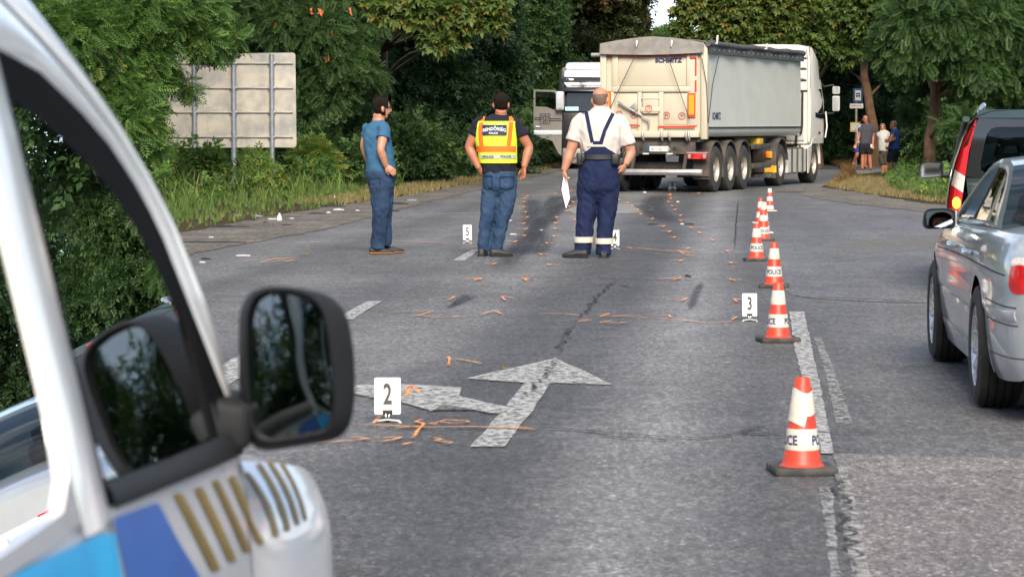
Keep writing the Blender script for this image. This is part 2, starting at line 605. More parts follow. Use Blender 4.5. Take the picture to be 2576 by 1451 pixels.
    l.new(noise(60, 5, 0.7), hh.inputs[0]); l.new(vo.outputs['Distance'], hh.inputs[1])
    l.new(hh.outputs[0], bm.inputs['Height'])
    l.new(bm.outputs['Normal'], p.inputs['Normal'])
    return m
M_ROAD = asphalt('asphalt_old', (0.108, 0.107, 0.108))
M_ROAD2 = asphalt('asphalt_side', (0.115, 0.116, 0.121), tracks=False, speck=0.35)
M_ROAD3 = asphalt('asphalt_pinkish', (0.165, 0.150, 0.142), tracks=False, speck=0.75)

def groundmat(name, cols, scale=0.8, bump=0.6, bscale=40):
    m = bpy.data.materials.new(name)
    m.use_nodes = True
    n, l = m.node_tree.nodes, m.node_tree.links
    p = n['Principled BSDF']; p.inputs['Roughness'].default_value = 0.95; p.inputs['Specular IOR Level'].default_value = 0.1
    t = n.new('ShaderNodeTexCoord')
    a = n.new('ShaderNodeTexNoise'); a.inputs['Scale'].default_value = scale; a.inputs['Detail'].default_value = 9; a.inputs['Roughness'].default_value = 0.7
    l.new(t.outputs['Object'], a.inputs['Vector'])
    r = n.new('ShaderNodeValToRGB'); e = r.color_ramp.elements
    k = len(cols)
    e[0].position, e[0].color = 0.3, (*cols[0], 1)
    e[1].position, e[1].color = 0.7, (*cols[-1], 1)
    for i in range(1, k - 1):
        x = e.new(0.3 + 0.4 * i / (k - 1)); x.color = (*cols[i], 1)
    l.new(a.outputs['Fac'], r.inputs['Fac'])
    v = n.new('ShaderNodeTexVoronoi'); v.inputs['Scale'].default_value = bscale
    l.new(t.outputs['Object'], v.inputs['Vector'])
    sc = n.new('ShaderNodeSeparateColor'); l.new(v.outputs['Color'], sc.inputs[0])
    r2 = n.new('ShaderNodeValToRGB'); r2.color_ramp.elements[0].color = (0.55, 0.55, 0.55, 1); r2.color_ramp.elements[1].color = (1.5, 1.5, 1.5, 1)
    x = r2.color_ramp.elements.new(0.85); x.color = (1.0, 1.0, 1.0, 1)
    l.new(sc.outputs[0], r2.inputs['Fac'])
    mm = n.new('ShaderNodeMixRGB'); mm.blend_type = 'MULTIPLY'; mm.inputs['Fac'].default_value = 0.9
    l.new(r.outputs['Color'], mm.inputs['Color1']); l.new(r2.outputs['Color'], mm.inputs['Color2'])
    l.new(mm.outputs['Color'], p.inputs['Base Color'])
    b = n.new('ShaderNodeBump'); b.inputs['Strength'].default_value = bump; b.inputs['Distance'].default_value = 0.03
    l.new(v.outputs['Distance'], b.inputs['Height']); l.new(b.outputs['Normal'], p.inputs['Normal'])
    return m
M_SOIL = groundmat('soil', [(0.035, 0.028, 0.018), (0.07, 0.055, 0.03), (0.05, 0.05, 0.022)], 0.5)
M_GRAV = groundmat('gravel', [(0.11, 0.10, 0.088), (0.17, 0.155, 0.138), (0.25, 0.23, 0.205)], 0.9, 1.0, 26)
M_GRAV2 = groundmat('grit', [(0.12, 0.11, 0.10), (0.17, 0.158, 0.145), (0.24, 0.225, 0.20)], 0.9, 0.8, 30)
M_CONC = groundmat('concrete_slabs', [(0.16, 0.16, 0.15), (0.24, 0.235, 0.22)], 1.2, 0.2, 12)

def sheet(name, loop, z, m, parent=None, jag=0.0, step=None):
    L = [Vector((p[0], p[1], z)) for p in loop]
    if step:
        per = sum((L[i] - L[i - 1]).length for i in range(len(L)))
        L = resample(L, int(per / step))
    if jag:
        L = [Vector((p.x + jag * mnoise.noise(p * 1.7), p.y + jag * 2.2 * mnoise.noise(p * 1.3 + Vector((9, 3, 1))), z)) for p in L]
    bm = bmesh.new()
    f = bm.faces.new([bm.verts.new(p) for p in L])
    bmesh.ops.triangulate(bm, faces=[f])
    bmesh.ops.recalc_face_normals(bm, faces=bm.faces)
    for f in bm.faces:
        if f.normal.z < 0: f.normal_flip()
    me = bpy.data.meshes.new(name); bm.to_mesh(me); bm.free()
    me.materials.append(m)
    o = bpy.data.objects.new(name, me); COL.objects.link(o)
    if parent is not None: o.parent = parent
    return o
def stc(o): return tag(o, kind='structure')

stc(sheet('ground', [(-400, -150), (400, -150), (400, 700), (-400, 700)], -0.02, M_SOIL))
LEFT = [(460, 640), (600, 612), (760, 580), (880, 556), (1000, 524), (1180, 482), (1300, 456), (1420, 428), (1490, 410), (1560, 385), (1620, 360)]
RIGHT = [(1800, 360), (1880, 385), (1960, 400), (2065, 413), (2110, 420), (2130, 437), (2112, 456), (2062, 470), (2110, 480), (2200, 500), (2320, 522), (2450, 534), (2700, 548), (4500, 590)]
loop = [(-9, -30), (-12, 5), (-22, 22), (-45, 26), (-45, 36), (-12, 33)] + [G(*p) for p in LEFT] + [G(*p) for p in RIGHT] + [(60, 20), (60, 8), (9, 6), (7, -30)]
road = stc(sheet('road', [(p[0], p[1]) for p in loop], 0.0, M_ROAD, jag=0.12, step=0.8))
# newer carriageway of the side road, and the pale patch of surfacing at the lower right
sheet('side_road_surface', [G(*p) for p in [(1895, 560), (2000, 552), (2300, 548), (2700, 560), (4400, 600), (4400, 760), (2700, 772), (2400, 766), (2150, 758), (1995, 748), (1940, 690)]], 0.004, M_ROAD2, road, jag=0.05, step=0.6)
sheet('surfacing_patch', [G(*p) for p in [(2096, 1140), (2330, 1150), (2900, 1160), (2900, 1600), (2170, 1600), (2140, 1300)]], 0.004, M_ROAD3, road, jag=0.02, step=0.15)
# shoulders
grassL = [(440, 584), (560, 567), (700, 541), (930, 506), (1050, 488), (1210, 457), (1330, 434), (1420, 417), (1490, 402)]
stc(sheet('gravel_shoulder', [G(*p) for p in [(150, 660), (440, 590)] + grassL[1:] + [(1420, 428), (1300, 457), (1180, 484), (1000, 528), (880, 562), (760, 588), (600, 616), (470, 642), (420, 655)]], 0.006, M_GRAV, jag=0.16, step=0.5))
stc(sheet('gravel_verge', [G(*p) for p in [(2030, 470), (2110, 476), (2200, 492), (2320, 512), (2450, 523), (2800, 534), (2800, 552), (2450, 543), (2330, 535), (2200, 520), (2100, 508), (2010, 492)]], 0.006, M_GRAV2, jag=0.2, step=0.5))
sheet('loose_grit', [G(*p) for p in [(2090, 622), (2180, 600), (2340, 592), (2500, 596), (2500, 622), (2330, 628), (2230, 640), (2130, 640)]], 0.009, paintmat('grit_dust', (0.2, 0.185, 0.165), 0.38, 7, 0.22, 0.95), road, jag=0.3, step=0.4)
stc(sheet('bus_stop_pavement', [G(*p) for p in [(2136, 413), (2222, 410), (2252, 434), (2158, 441)]], 0.03, M_CONC))

# ---- painted markings
M_WHITE = paintmat('worn_white', (0.42, 0.42, 0.41), 0.56, 26, 0.13, 0.65, (1, .6, 1))
M_WHITE2 = paintmat('faint_white', (0.42, 0.42, 0.41), 0.38, 22, 0.16, 0.7, (1, .5, 1))
M_WHITE3 = paintmat('dusty_white', (0.34, 0.34, 0.33), 0.55, 5, 0.3, 0.7)
K8 = lambda x, y: G(786.2 + 0.43945 * x, 691.8 + 0.43945 * y)      # crop of the near lane
K3 = lambda x, y: G(1194.9 + 0.26856 * x, 440.2 + 0.26856 * y)     # crop of the far lane
sheet('straight_arrow', [K8(*p) for p in [(1395, 480), (878, 598), (1215, 622), (1080, 790), (905, 990), (1100, 990), (1250, 790), (1360, 622), (1720, 633)]], 0.008, M_WHITE, road, jag=0.012, step=0.08)
sheet('left_arrow', [K8(*p) for p in [(1130, 770), (840, 702), (852, 652), (500, 634), (250, 640), (130, 672), (500, 735), (690, 790), (748, 748), (1060, 806)]], 0.012, M_WHITE, road, jag=0.012, step=0.08)
def gstrip(name, pts, z, m):
    """strip between two pixel-traced edges [(xl, xr, y)...]"""
    mb = MB()
    L = resample([G(a, y, z) for a, b, y in pts], 60, False); Rr = resample([G(b, y, z) for a, b, y in pts], 60, False)
    L = [p + Vector((0.012 * mnoise.noise(p * 6), 0, 0)) for p in L]; Rr = [p + Vector((0.012 * mnoise.noise(p * 6 + Vector((5, 5, 5))), 0, 0)) for p in Rr]
    mb.strip(L, Rr)
    return mb.build(name, m, road)
gstrip('edge_line', [(1985, 2022, 783), (2000, 2044, 880), (2028, 2066, 985), (2068, 2098, 1139)], 0.008, M_WHITE)
gstrip('old_edge_line', [(2048, 2066, 848), (2075, 2098, 930), (2104, 2146, 1066)], 0.008, M_WHITE2)
gstrip('old_edge_line', [(2098, 2128, 1172), (2118, 2158, 1290), (2146, 2196, 1470)], 0.010, M_WHITE2)
gstrip('old_edge_line', [(2060, 2092, 1225), (2078, 2102, 1330), (2092, 2112, 1470)], 0.008, M_WHITE2)
gstrip('centre_dash', [(925, 961, 757), (886, 925, 778), (838, 888, 803)], 0.008, M_WHITE)
gstrip('centre_dash', [(1186, 1204, 628), (1163, 1190, 641), (1138, 1168, 656)], 0.008, M_WHITE)
gstrip('centre_dash', [(620, 690, 880), (540, 640, 930), (430, 540, 985)], 0.008, M_WHITE)
gstrip('far_lane_line', [(1590, 1630, 514), (1600, 1640, 523), (1612, 1650, 530)], 0.008, M_WHITE3)
sheet('faded_hatching', [G(*p) for p in [(1425, 530), (1440, 522), (1620, 513), (1652, 522), (1600, 537), (1450, 541)]], 0.008, M_WHITE3, road)
def stroke(pts, w, z, m, name, conv=None, taper=True, wob=0.35, parent=None, n=None):
    P = [conv(*p) if conv else G(*p) for p in pts]
    n = n or max(6, int(sum((P[i] - P[i - 1]).length for i in range(1, len(P))) / 0.05))
    P = resample(P, min(n, 120), False)
    la, lb, l2, l3 = [], [], [], []
    k = len(P)
    sd = random.random() * 50
    for i, p in enumerate(P):
        t = (P[min(i + 1, k - 1)] - P[max(i - 1, 0)]); t.z = 0; t.normalize()
        nn = Vector((-t.y, t.x, 0))
        ww = w / 2 * (1 + wob * mnoise.noise(Vector((sd, i * 0.6, 0))))
        if taper: ww *= min(1, 0.35 + 3 * min(i, k - 1 - i) / k)
        c = Vector((p.x, p.y, z))
        la.append(c + nn * ww); lb.append(c - nn * ww); l2.append(c + nn * ww * .3); l3.append(c - nn * ww * .3)
    mb = MB(); mb.loft([la, l2, l3, lb], False, False)
    o = mb.build(name, m, parent if parent is not None else road)
    fd = []
    for row in range(4):
        for i in range(k):
            e = 1.0 if k < 3 else min(1.0, 6.0 * min(i, k - 1 - i) / (k - 1))
            fd.append((0.0 if row in (0, 3) else 1.0) * e)
    a = o.data.attributes.new('fd', 'FLOAT', 'POINT'); a.data.foreach_set('value', fd)
    return o
stroke([(1030, 542), (1180, 537), (1420, 532)], 0.14, 0.009, M_WHITE3, 'faint_edge_line', taper=False)
# tar seams and cracks
M_TAR = paintmat('tar', (0.018, 0.018, 0.019), 0.6, 20, 0.2, 0.5)
M_CRACK = paintmat('crack_gap', (0.014, 0.014, 0.014), 0.60, 9, 0.16, 0.9, feather=True)
def crack(pts, w, conv=None, jag=0.05, name='crack'):
    P = resample([conv(*p) if conv else G(*p) for p in pts], 90, False)
    sd = random.random() * 99
    Q = [(p.x + jag * mnoise.noise(Vector((sd, i * 0.31, 0))) + jag * .5 * mnoise.noise(Vector((sd + 5, i * 1.1, 0))), p.y + jag * 2 * mnoise.noise(Vector((i * 0.31, sd, 0)))) for i, p in enumerate(P)]
    stroke(Q, w, 0.011, M_CRACK, name, conv=lambda a, b: Vector((a, b, 0)), wob=0.9)
random.seed(5)
crack([(1090, 1080), (1420, 1082), (1640, 1100), (1760, 1106), (1880, 1094), (2110, 1092), (2330, 1092)], 0.045, jag=.03)
crack([(870, 1075), (1100, 1083), (1300, 1080)], 0.03, jag=.03)
crack([(1180, 697), (1450, 700), (1700, 706), (1900, 704)], 0.05, jag=.04)
crack([(1500, 1098), (1600, 1108), (1700, 1112)], .03, jag=.05); crack([(1850, 1097), (1900, 1080), (1960, 1070)], .025, jag=.05)
for pts, w in (([(1560, 700), (1530, 722), (1505, 745), (1470, 790), (1440, 815)], .035), ([(1440, 815), (1415, 860), (1398, 895)], .03), ([(1400, 900), (1380, 940), (1340, 985), (1305, 1010)], .03), ([(1480, 722), (1545, 716), (1590, 726)], .035),
            ([(2112, 1190), (2126, 1290), (2150, 1451)], .028)):
    crack(pts, w, jag=.06)
crack([(2000, 748), (2150, 752), (2340, 764)], 0.05, name='tar_seam', jag=.03)
crack([(1858, 500), (1852, 560), (1848, 640)], 0.03, name='tar_seam', jag=0.02)
crack([(1650, 541), (1760, 546), (1900, 550)], 0.07, name='tar_seam')

# ---- tyre marks
M_SKID = paintmat('rubber_mark', (0.022, 0.022, 0.023), 0.60, 3.0, 0.34, 0.6, (5, 0.35, 1), feather=True)
M_SKID2 = paintmat('light_rubber_mark', (0.03, 0.03, 0.032), 0.48, 4.0, 0.32, 0.6, (5, 0.4, 1), feather=True)
stroke([(200, 940), (330, 800), (450, 640), (620, 470), (760, 330), (900, 235), (990, 180)], 0.36, 0.012, M_SKID, 'skid_mark', K3, False, 0.15)
stroke([(560, 520), (540, 360), (535, 220)], 0.42, 0.010, M_SKID2, 'skid_mark', K3, False, 0.2)
stroke([(640, 360), (710, 270), (790, 190)], 0.40, 0.010, M_SKID2, 'skid_mark', K3, False, 0.2)
stroke([(1850, 455), (1720, 380), (1650, 300), (1680, 240), (1740, 185)], 0.55, 0.012, M_SKID, 'skid_mark', K3, False, 0.15)
stroke([(560, 520), (620, 640), (530, 760)], 0.40, 0.010, M_SKID2, 'skid_mark', K3, False, 0.2)
for k in range(4):
    o_ = k * 16
    stroke([(760 + o_, 200 - o_ * 0.3), (880 + o_ * 1.3, 110 + o_ * 0.2)], 0.05, 0.012, M_SKID2, 'skid_mark', K8, True, 0.4)
stroke([(2160, 210), (2190, 120), (2230, 40)], 0.10, 0.010, M_SKID2, 'skid_mark', K8, True, 0.3)

# ---- orange survey spray
M_OR = paintmat('orange_spray', (1.0, 0.36, 0.085), 0.72, 34, 0.22, 0.6, var=0.12, feather=True)
def spray(pts, w=0.045, conv=K3):
    stroke(pts, w * (.62 if conv is K8 else .8), 0.014, M_OR, 'spray_mark', conv, False, 0.7)
def tick(x, y, dx, conv=K3, w=0.045, h=15):
    """short survey arrow: a stroke and a hooked end; dx < 0 has the hook at its left end"""
    s = 1 if dx > 0 else -1
    spray([(x - dx * 0.5, y + 2), (x + dx * 0.2, y - h * .3), (x + dx * 0.5, y - h * .45)], w, conv)
    spray([(x + dx * 0.46, y - h * .45), (x + dx * .34, y), (x + dx * .16, y + h * .6)], w * 1.15, conv)
for x, y, dx in [(468, 203, 80), (448, 223, 64), (442, 257, 66), (432, 305, 80), (455, 353, 62), (458, 402, 106), (425, 461, 108), (440, 512, 122), (425, 576, 120), (342, 631, 116), (136, 840, 148),
                 (720, 181, 100), (912, 158, -74), (932, 257, -56), (905, 299, -74), (875, 342, -66), (785, 402, -70), (770, 456, -64), (768, 508, -68), (766, 580, -92), (697, 646, -82), (640, 750, -90), (738, 850, -150),
                 (1815, 185, 44), (1815, 197, 50), (1822, 223, 44), (1828, 256, -56), (1875, 295, -92), (1838, 331, 116), (1900, 385, 86), (1965, 432, -124), (2065, 498, -136), (2128, 547, -86), (2262, 617, -114), (2400, 720, -126), (2425, 832, -96), (2442, 990, -122),
                 (1415, 267, 56), (1452, 292, 64), (1500, 327, 72), (1532, 371, 70), (1635, 417, 88), (1742, 487, 82), (1790, 536, 104), (1840, 591, 92), (1970, 694, 98), (1892, 810, 112), (2065, 175, 100), (1355, 238, -30),
                 (22, 985, 90), (510, 985, -120), (1820, 982, 240), (940, 425, -30)]:
    tick(x, y, dx)
for x, y, dx, h in [(905, 30, 125, 22), (1238, 30, -80, 24), (755, 138, 140, 26), (1118, 138, -82, 30), (2045, 26, 145, 20), (2085, 146, 135, 22), (2432, 35, -70, 18), (2440, 150, -60, 24)]:
    tick(x, y, dx, K8, 0.04, h * .8)
for pts in [[(400, 222), (620, 214), (700, 210)], [(700, 210), (620, 236), (590, 238), (740, 250), (900, 240), (1010, 232)], [(1090, 234), (1040, 212), (990, 226), (960, 238)],
            [(1290, 227), (1450, 230), (1545, 240)], [(1600, 232), (1700, 228), (1640, 246), (1760, 240), (1850, 238), (1900, 246)], [(1590, 238), (1750, 244), (1900, 252), (2100, 262), (2250, 280), (2380, 276), (2452, 266)],
            [(1480, 262), (1600, 264), (1510, 274), (1620, 274)], [(1630, 268), (1720, 270), (1640, 280), (1750, 284), (1815, 276)], [(1930, 244), (2040, 236), (2050, 252)], [(2400, 266), (2430, 246), (2455, 248)]]:
    spray(pts, 0.04, K8)
for pts in [[(775, 474), (785, 490), (778, 526)], [(760, 528), (800, 526)], [(795, 486), (880, 498), (980, 520)]]:
    spray(pts, 0.04, K8)
for pts in [[(220, 864), (420, 872), (640, 884), (900, 880), (1100, 886), (1320, 898)], [(400, 808), (360, 850), (330, 862)], [(640, 832), (590, 852), (640, 862), (600, 905), (580, 945)], [(470, 888), (560, 880), (650, 876)],
            [(690, 862), (760, 842), (880, 846), (900, 854), (800, 862), (700, 850)], [(660, 858), (720, 868)], [(1020, 880), (1180, 884), (1290, 894)],
            [(-60, 972), (100, 970), (320, 950), (250, 938), (170, 934)], [(360, 945), (520, 940), (430, 962), (340, 966)], [(510, 985), (570, 970)], [(650, 946), (760, 948), (690, 962), (820, 972), (740, 984)], [(560, 940), (590, 944)]]:
    spray(pts, 0.042, K8)
spray([(560, 640), (545, 690), (520, 710)], 0.05, K8); spray([(560, 650), (600, 668), (610, 690)], 0.06, K8); spray([(525, 668), (575, 645)], 0.04, K8)
for pts in [[(1340, 680), (1500, 690), (1720, 712), (1990, 735), (2280, 752)], [(1390, 712), (1560, 706), (1740, 708)], [(1760, 716), (1900, 716), (1990, 732)], [(1420, 686), (1480, 700)], [(1900, 720), (1960, 750), (2090, 768)], [(1690, 750), (1740, 746)], [(1760, 752), (1790, 752)], [(1850, 760), (1990, 764), (2060, 770)],
            [(790, 676), (880, 672)], [(1085, 660), (1140, 658)], [(800, 408), (940, 410)], [(1100, 726), (1140, 724)], [(290, 658), (400, 660)], [(600, 750), (690, 745)]]:
    spray(pts, 0.04, K3)
for pts in [[(550, 612), (575, 611)], [(600, 611), (640, 609)], [(664, 610), (720, 613)], [(750, 613), (800, 611), (850, 610)], [(870, 608), (900, 608)], [(905, 606), (960, 606), (1050, 610), (1120, 614), (1190, 612)],
            [(608, 659), (655, 656)], [(660, 660), (700, 652), (775, 650)], [(640, 664), (690, 660), (730, 657)], [(715, 662), (745, 655)], [(690, 656), (740, 652)], [(1180, 625), (1200, 622)], [(1165, 628), (1195, 629)]]:
    spray(pts, 0.045, G)
# ================================================================== VEGETATION
def tpl_frond(pairs=7):
    V, Q = [], []
    def leaf(x, z, ang, L, w):
        c, s = math.cos(ang), math.sin(ang)
        o = len(V)
        for a, b in ((0, 0), (0.45, 0.5), (1, 0), (0.45, -0.5)):
            lx, ly = a * L, b * w
            V.append((x + lx * c - ly * s, lx * s + ly * c, z - 0.08 * a))
        Q.append((o, o + 1, o + 2, o + 3))
    for i in range(pairs):
        x = 0.12 + 0.8 * i / (pairs - 1)
        L = 0.27 * (0.75 + 0.5 * math.sin(PI * (0.15 + 0.8 * i / pairs)))
        for sgn in (1, -1):
            leaf(x, -0.28 * x * x, sgn * (1.25 - 0.25 * i / pairs), L, 0.092)
    leaf(0.95, -0.25, 0, 0.24, 0.12)
    return np.array(V), np.array(Q)
def tpl_lobed():
    V = [(0.0, 0.0, 0.0)]
    Q = []
    lob = [(-2.0, 0.42), (-1.0, 0.62), (0.0, 0.8), (1.0, 0.62), (2.0, 0.42)]
    for a, L in lob:
        o = len(V)
        for da, f in ((-0.42, 0.55), (0.0, 1.0), (0.42, 0.55)):
            V.append((L * f * math.cos(a + da), L * f * math.sin(a + da), -0.18 * (L * f) ** 2))
        Q.append((0, o, o + 1, o + 2))
    return np.array(V), np.array(Q)
def tpl_spray(n=6):
    V, Q = [], []
    r = random.Random(5)
    for i in range(n):
        x = 0.1 + 0.85 * i / n
        a = (1 if i % 2 else -1) * r.uniform(0.5, 1.1)
        L, w = r.uniform(0.38, 0.5), r.uniform(0.2, 0.28)
        c, s = math.cos(a), math.sin(a)
        o = len(V)
        tl = r.uniform(-0.25, 0.15)
        for p, q in ((0, 0), (0.4, 0.5), (1, 0), (0.4, -0.5)):
            lx, ly = p * L, q * w
            V.append((x + lx * c - ly * s, lx * s + ly * c, -0.2 * x * x + tl * p + abs(q) * 0.05))
        Q.append((o, o + 1, o + 2, o + 3))
    return np.array(V), np.array(Q)
T_FROND, T_LOBED, T_SPRAY = tpl_frond(), tpl_lobed(), tpl_spray()
def scatter(tpl, pos, xdir, size, up_noise=0.5, lvbase=None):
    """rotate/scale the template to every position -> V, Q, lv"""
    TV, TQ = tpl
    n = len(pos)
    x = xdir / np.linalg.norm(xdir, axis=1, keepdims=True)
    up = np.tile(np.array([0, 0, 1.0]), (n, 1)) + rng.normal(0, up_noise, (n, 3))
    y = np.cross(up, x); y /= np.linalg.norm(y, axis=1, keepdims=True) + 1e-9
    z = np.cross(x, y)
    lv = (rng.random(n) if lvbase is None else lvbase)
    ey = np.arcsin(np.clip(-x[:, 2], -1, 1)); ex = np.arctan2(y[:, 2], z[:, 2]); ez = np.arctan2(x[:, 1], x[:, 0])
    return (tpl, pos, np.stack([ex, ey, ez], 1), size, np.clip(lv, 0, 1))
def blob_points(blobs, density):
    """points through ellipsoid clumps: denser toward the skin; returns pos, outward dir, tint per clump"""
    P, D, T = [], [], []
    for b in blobs:
        c, r = np.array(b[0], float), np.array(b[1], float)
        n = max(4, int(density * (r[0] * r[1] + r[1] * r[2] + r[0] * r[2])))
        d = rng.normal(0, 1, (n, 3)); d /= np.linalg.norm(d, axis=1, keepdims=True)
        rad = rng.random(n) ** 0.45
        rad *= 1 + 0.22 * rng.normal(0, 1, n) * (rng.random(n) < 0.4)
        P.append(c + d * r * rad[:, None]); D.append(d)
        T.append(np.clip(rng.normal(b[2] if len(b) > 2 else 0.45, 0.2, n), 0, 1))
    return np.vstack(P), np.vstack(D), np.concatenate(T)
def crown(name, blobs, tpl, density, size, m, parent=None, droop=0.35, up_noise=0.5):
    P, D, T = blob_points(blobs, density)
    X = D + rng.normal(0, 0.5, D.shape); X[:, 2] -= droop
    return fast_mesh(name, scatter(tpl, P, X, size * rng.uniform(0.7, 1.25, len(P)), up_noise, T), m, parent)
M_BARK = mat('bark', (0.055, 0.042, 0.03), 0.95, var=0.5, scale=5, bump=1.0, bscale=14, stretch=(1, 1, 0.25))
M_BARK2 = mat('flaking_plane_bark', (0.25, 0.145, 0.08), 0.9, var=0.35, scale=3.5, bump=0.8, bscale=9, dirt_or_refl=0.8, dirt_or_refl_col=(0.075, 0.05, 0.032), dscale=4, stretch=(1, 1, 0.4))
L_ACA = leafmat('leaf_locust', [(0, (0.045, 0.105, 0.024)), (0.5, (0.088, 0.175, 0.038)), (0.93, (0.155, 0.27, 0.055)), (1, (0.30, 0.29, 0.055))], 0.42)
L_SHADED = leafmat('leaf_shaded', [(0, (0.022, 0.050, 0.019)), (0.6, (0.046, 0.096, 0.034)), (1, (0.085, 0.15, 0.048))], 0.32)  # leaf colour darkened to carry the shade under the high canopy
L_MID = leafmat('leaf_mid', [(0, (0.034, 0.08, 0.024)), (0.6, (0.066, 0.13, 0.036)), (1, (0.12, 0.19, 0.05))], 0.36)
L_PLANE = leafmat('leaf_plane', [(0, (0.04, 0.085, 0.02)), (0.5, (0.092, 0.15, 0.032)), (0.88, (0.18, 0.21, 0.042)), (1, (0.24, 0.15, 0.03))], 0.4)
L_RUST = leafmat('leaf_rusty', [(0, (0.03, 0.05, 0.018)), (0.5, (0.062, 0.085, 0.025)), (0.8, (0.115, 0.10, 0.03)), (1, (0.16, 0.075, 0.03))], 0.3)
def B(px, py, Y, rx, rz=None, ry=None, t=0.45):
    """clump seen at a pixel, standing at distance Y"""
    p = A(px, py, Y)
    return ((p.x, p.y, p.z), (rx, ry or rx, rz or rx * 0.8), t)
def tree(name, label, group, base, trunk, r0, blobs, tpl, density, size, m, bark=M_BARK, droop=0.35, limbs=8, upper=None):
    t = thing(name, label, 'tree', base, 0, group)
    inv = Vector(base)
    mb = MB()
    pts = [Vector(p) for p in trunk]
    k = len(pts)
    fine = resample(pts, max(8, k * 3), False)
    fine = [p + Vector((0.06 * mnoise.noise(p * 0.9), 0.06 * mnoise.noise(p * 0.9 + Vector((7, 1, 2))), 0)) for p in fine]
    q = len(fine)
    rad = [r0 * (1.0 - 0.6 * i / (q - 1)) * (1 + 0.45 * max(0, 1 - i / 2.5)) * (1 + 0.1 * mnoise.noise(fine[i] * 2)) for i in range(q)]
    mb.tube([p - inv for p in fine], rad, 12)
    mb.build('trunk', bark, t, 60)
    bl = [(tuple(np.array(b[0]) - np.array(base)), b[1], b[2]) for b in blobs]
    for b in random.sample(bl, min(limbs, len(bl))):
        lb = MB()
        c = Vector(b[0])
        zt = min(c.z * 0.8, (fine[-1] - inv).z)
        s = min(fine, key=lambda p: abs(p.z - inv.z - zt)) - inv
        mid = s.lerp(c, 0.5) + Vector((random.uniform(-.2, .2), random.uniform(-.2, .2), 0.25))
        lb.tube(resample([s, mid, c], 6, False), [r0 * 0.3, r0 * 0.26, r0 * 0.2, r0 * 0.15, r0 * 0.1, r0 * 0.05], 6)
        lb.build('limb', bark, t, 60)
    crown('crown', bl, tpl, density, size, m, t, droop)
    if upper:
        bu = [(tuple(np.array(b[0]) - np.array(base)), b[1], b[2]) for b in upper]
        crown('upper_crown', bu, T_SPRAY, 16, 0.75, m, t, droop)
    return t
def up(x, Y, n=5, z0=7.5, z1=11, sp=2.6, r=2.0):
    z0 = max(z0, 1.5 + .044 * Y + 2.0); z1 = z0 + 3.5
    return [((x + random.uniform(-sp, sp), Y + random.uniform(-sp, sp), random.uniform(z0, z1)), (r, r, r * 0.7), 0.4) for _ in range(n)]
GT = 'trees along the road'
# near left locust leaning over the sign
b1 = [B(*a) for a in [(330, 40, 52, .8), (180, 100, 51, .9), (355, 120, 52, .55), (250, 220, 51.5, .9), (330, 210, 52, .55), (405, 170, 52.5, .28), (300, 330, 51, .8), (330, 310, 51.6, .35), (200, 420, 50.8, .9), (300, 450, 51, .5),
                      (500, 100, 53, .3), (540, 115, 53.5, .22), (585, 98, 53.8, .2), (470, 215, 53, .17), (270, 130, 52, .8), (120, 260, 51, .9), (120, 30, 52, .9), (430, 30, 53, .6), (380, -30, 53, .8), (520, 20, 54, .4), (340, 520, 50.6, .6), (375, 250, 52.4, .25)]]
p = A(300, 500, 53)
tree('locust_tree', 'bright green feathery-leaved tree overhanging the left part of the sign', GT, (p.x, 53, 0), [(p.x, 53, 0), (p.x + .2, 53, 2), (p.x - .1, 53.2, 4.5), (p.x, 53, 7)], .2, b1, T_FROND, 1250, .28, L_ACA, droop=.55, upper=up(p.x, 54, 6))
# locust behind the sign with hanging pods
b2 = [B(*a) for a in [(640, 30, 67, .9), (720, 60, 66, .8), (800, 90, 66, .8), (850, 170, 66, .7), (770, 190, 66.4, .7), (900, 60, 67, .6), (690, 130, 67, .7), (830, 250, 66, .55), (760, 280, 66.6, .5), (580, 60, 68, .9), (880, 130, 66.5, .5), (700, -20, 67, 1), (850, 0, 67, .9), (930, 190, 66.5, .35)]]
p = A(812, 300, 68)
t2 = tree('locust_tree', 'feathery-leaved tree with orange hanging pods just right of the sign', GT, (p.x, 68, 0), [(p.x, 68, 0), (p.x, 68, 2.5), (p.x - .3, 68, 5), (p.x, 68, 8)], .22, b2, T_FROND, 900, .30, L_MID, droop=.7, upper=up(p.x, 69, 7))
M_POD = mat('seed_pod', (0.55, 0.12, 0.03), 0.6)
for px, py in [(785, 30), (806, 34), (840, 88), (668, 58), (752, 112), (822, 148), (805, 30), (880, 30), (758, 95), (690, 62)]:
    c = A(px, py, 65.4) - Vector((p.x, 68, 0)); mb = MB()
    for _ in range(3):
        q = c + Vector((random.uniform(-.05, .05), random.uniform(-.05, .05), random.uniform(-.03, .03)))
        mb.box(q, (.025, .02, .14), Matrix.Rotation(random.uniform(-.5, .5), 3, 'Y'))
    mb.build('seed_pod_cluster', M_POD, t2)
# plane branch with yellowing leaves, top centre
b3 = [B(px, py, 63, r, r * .7, t=.6) for px, py, r in [(960, 20, .45), (1010, 45, .4), (1060, 60, .38), (1110, 30, .5), (1150, 70, .42), (1200, 55, .42), (1245, 60, .3), (1130, 105, .38), (1080, 100, .3), (1180, 20, .45), (1050, 0, .5), (1270, 45, .22), (1090, 120, .25), (1230, 20, .4)]]
p = A(960, 200, 70)
tree('plane_tree', 'tree whose low branch carries large yellowing lobed leaves, top centre', GT, (p.x, 70, 0), [(p.x, 70, 0), (p.x, 70, 3), (p.x + .3, 68, 5), (p.x + 1, 65, 6.5)], .2, b3, T_LOBED, 330, .24, L_PLANE, droop=.6, upper=up(p.x, 68, 8))
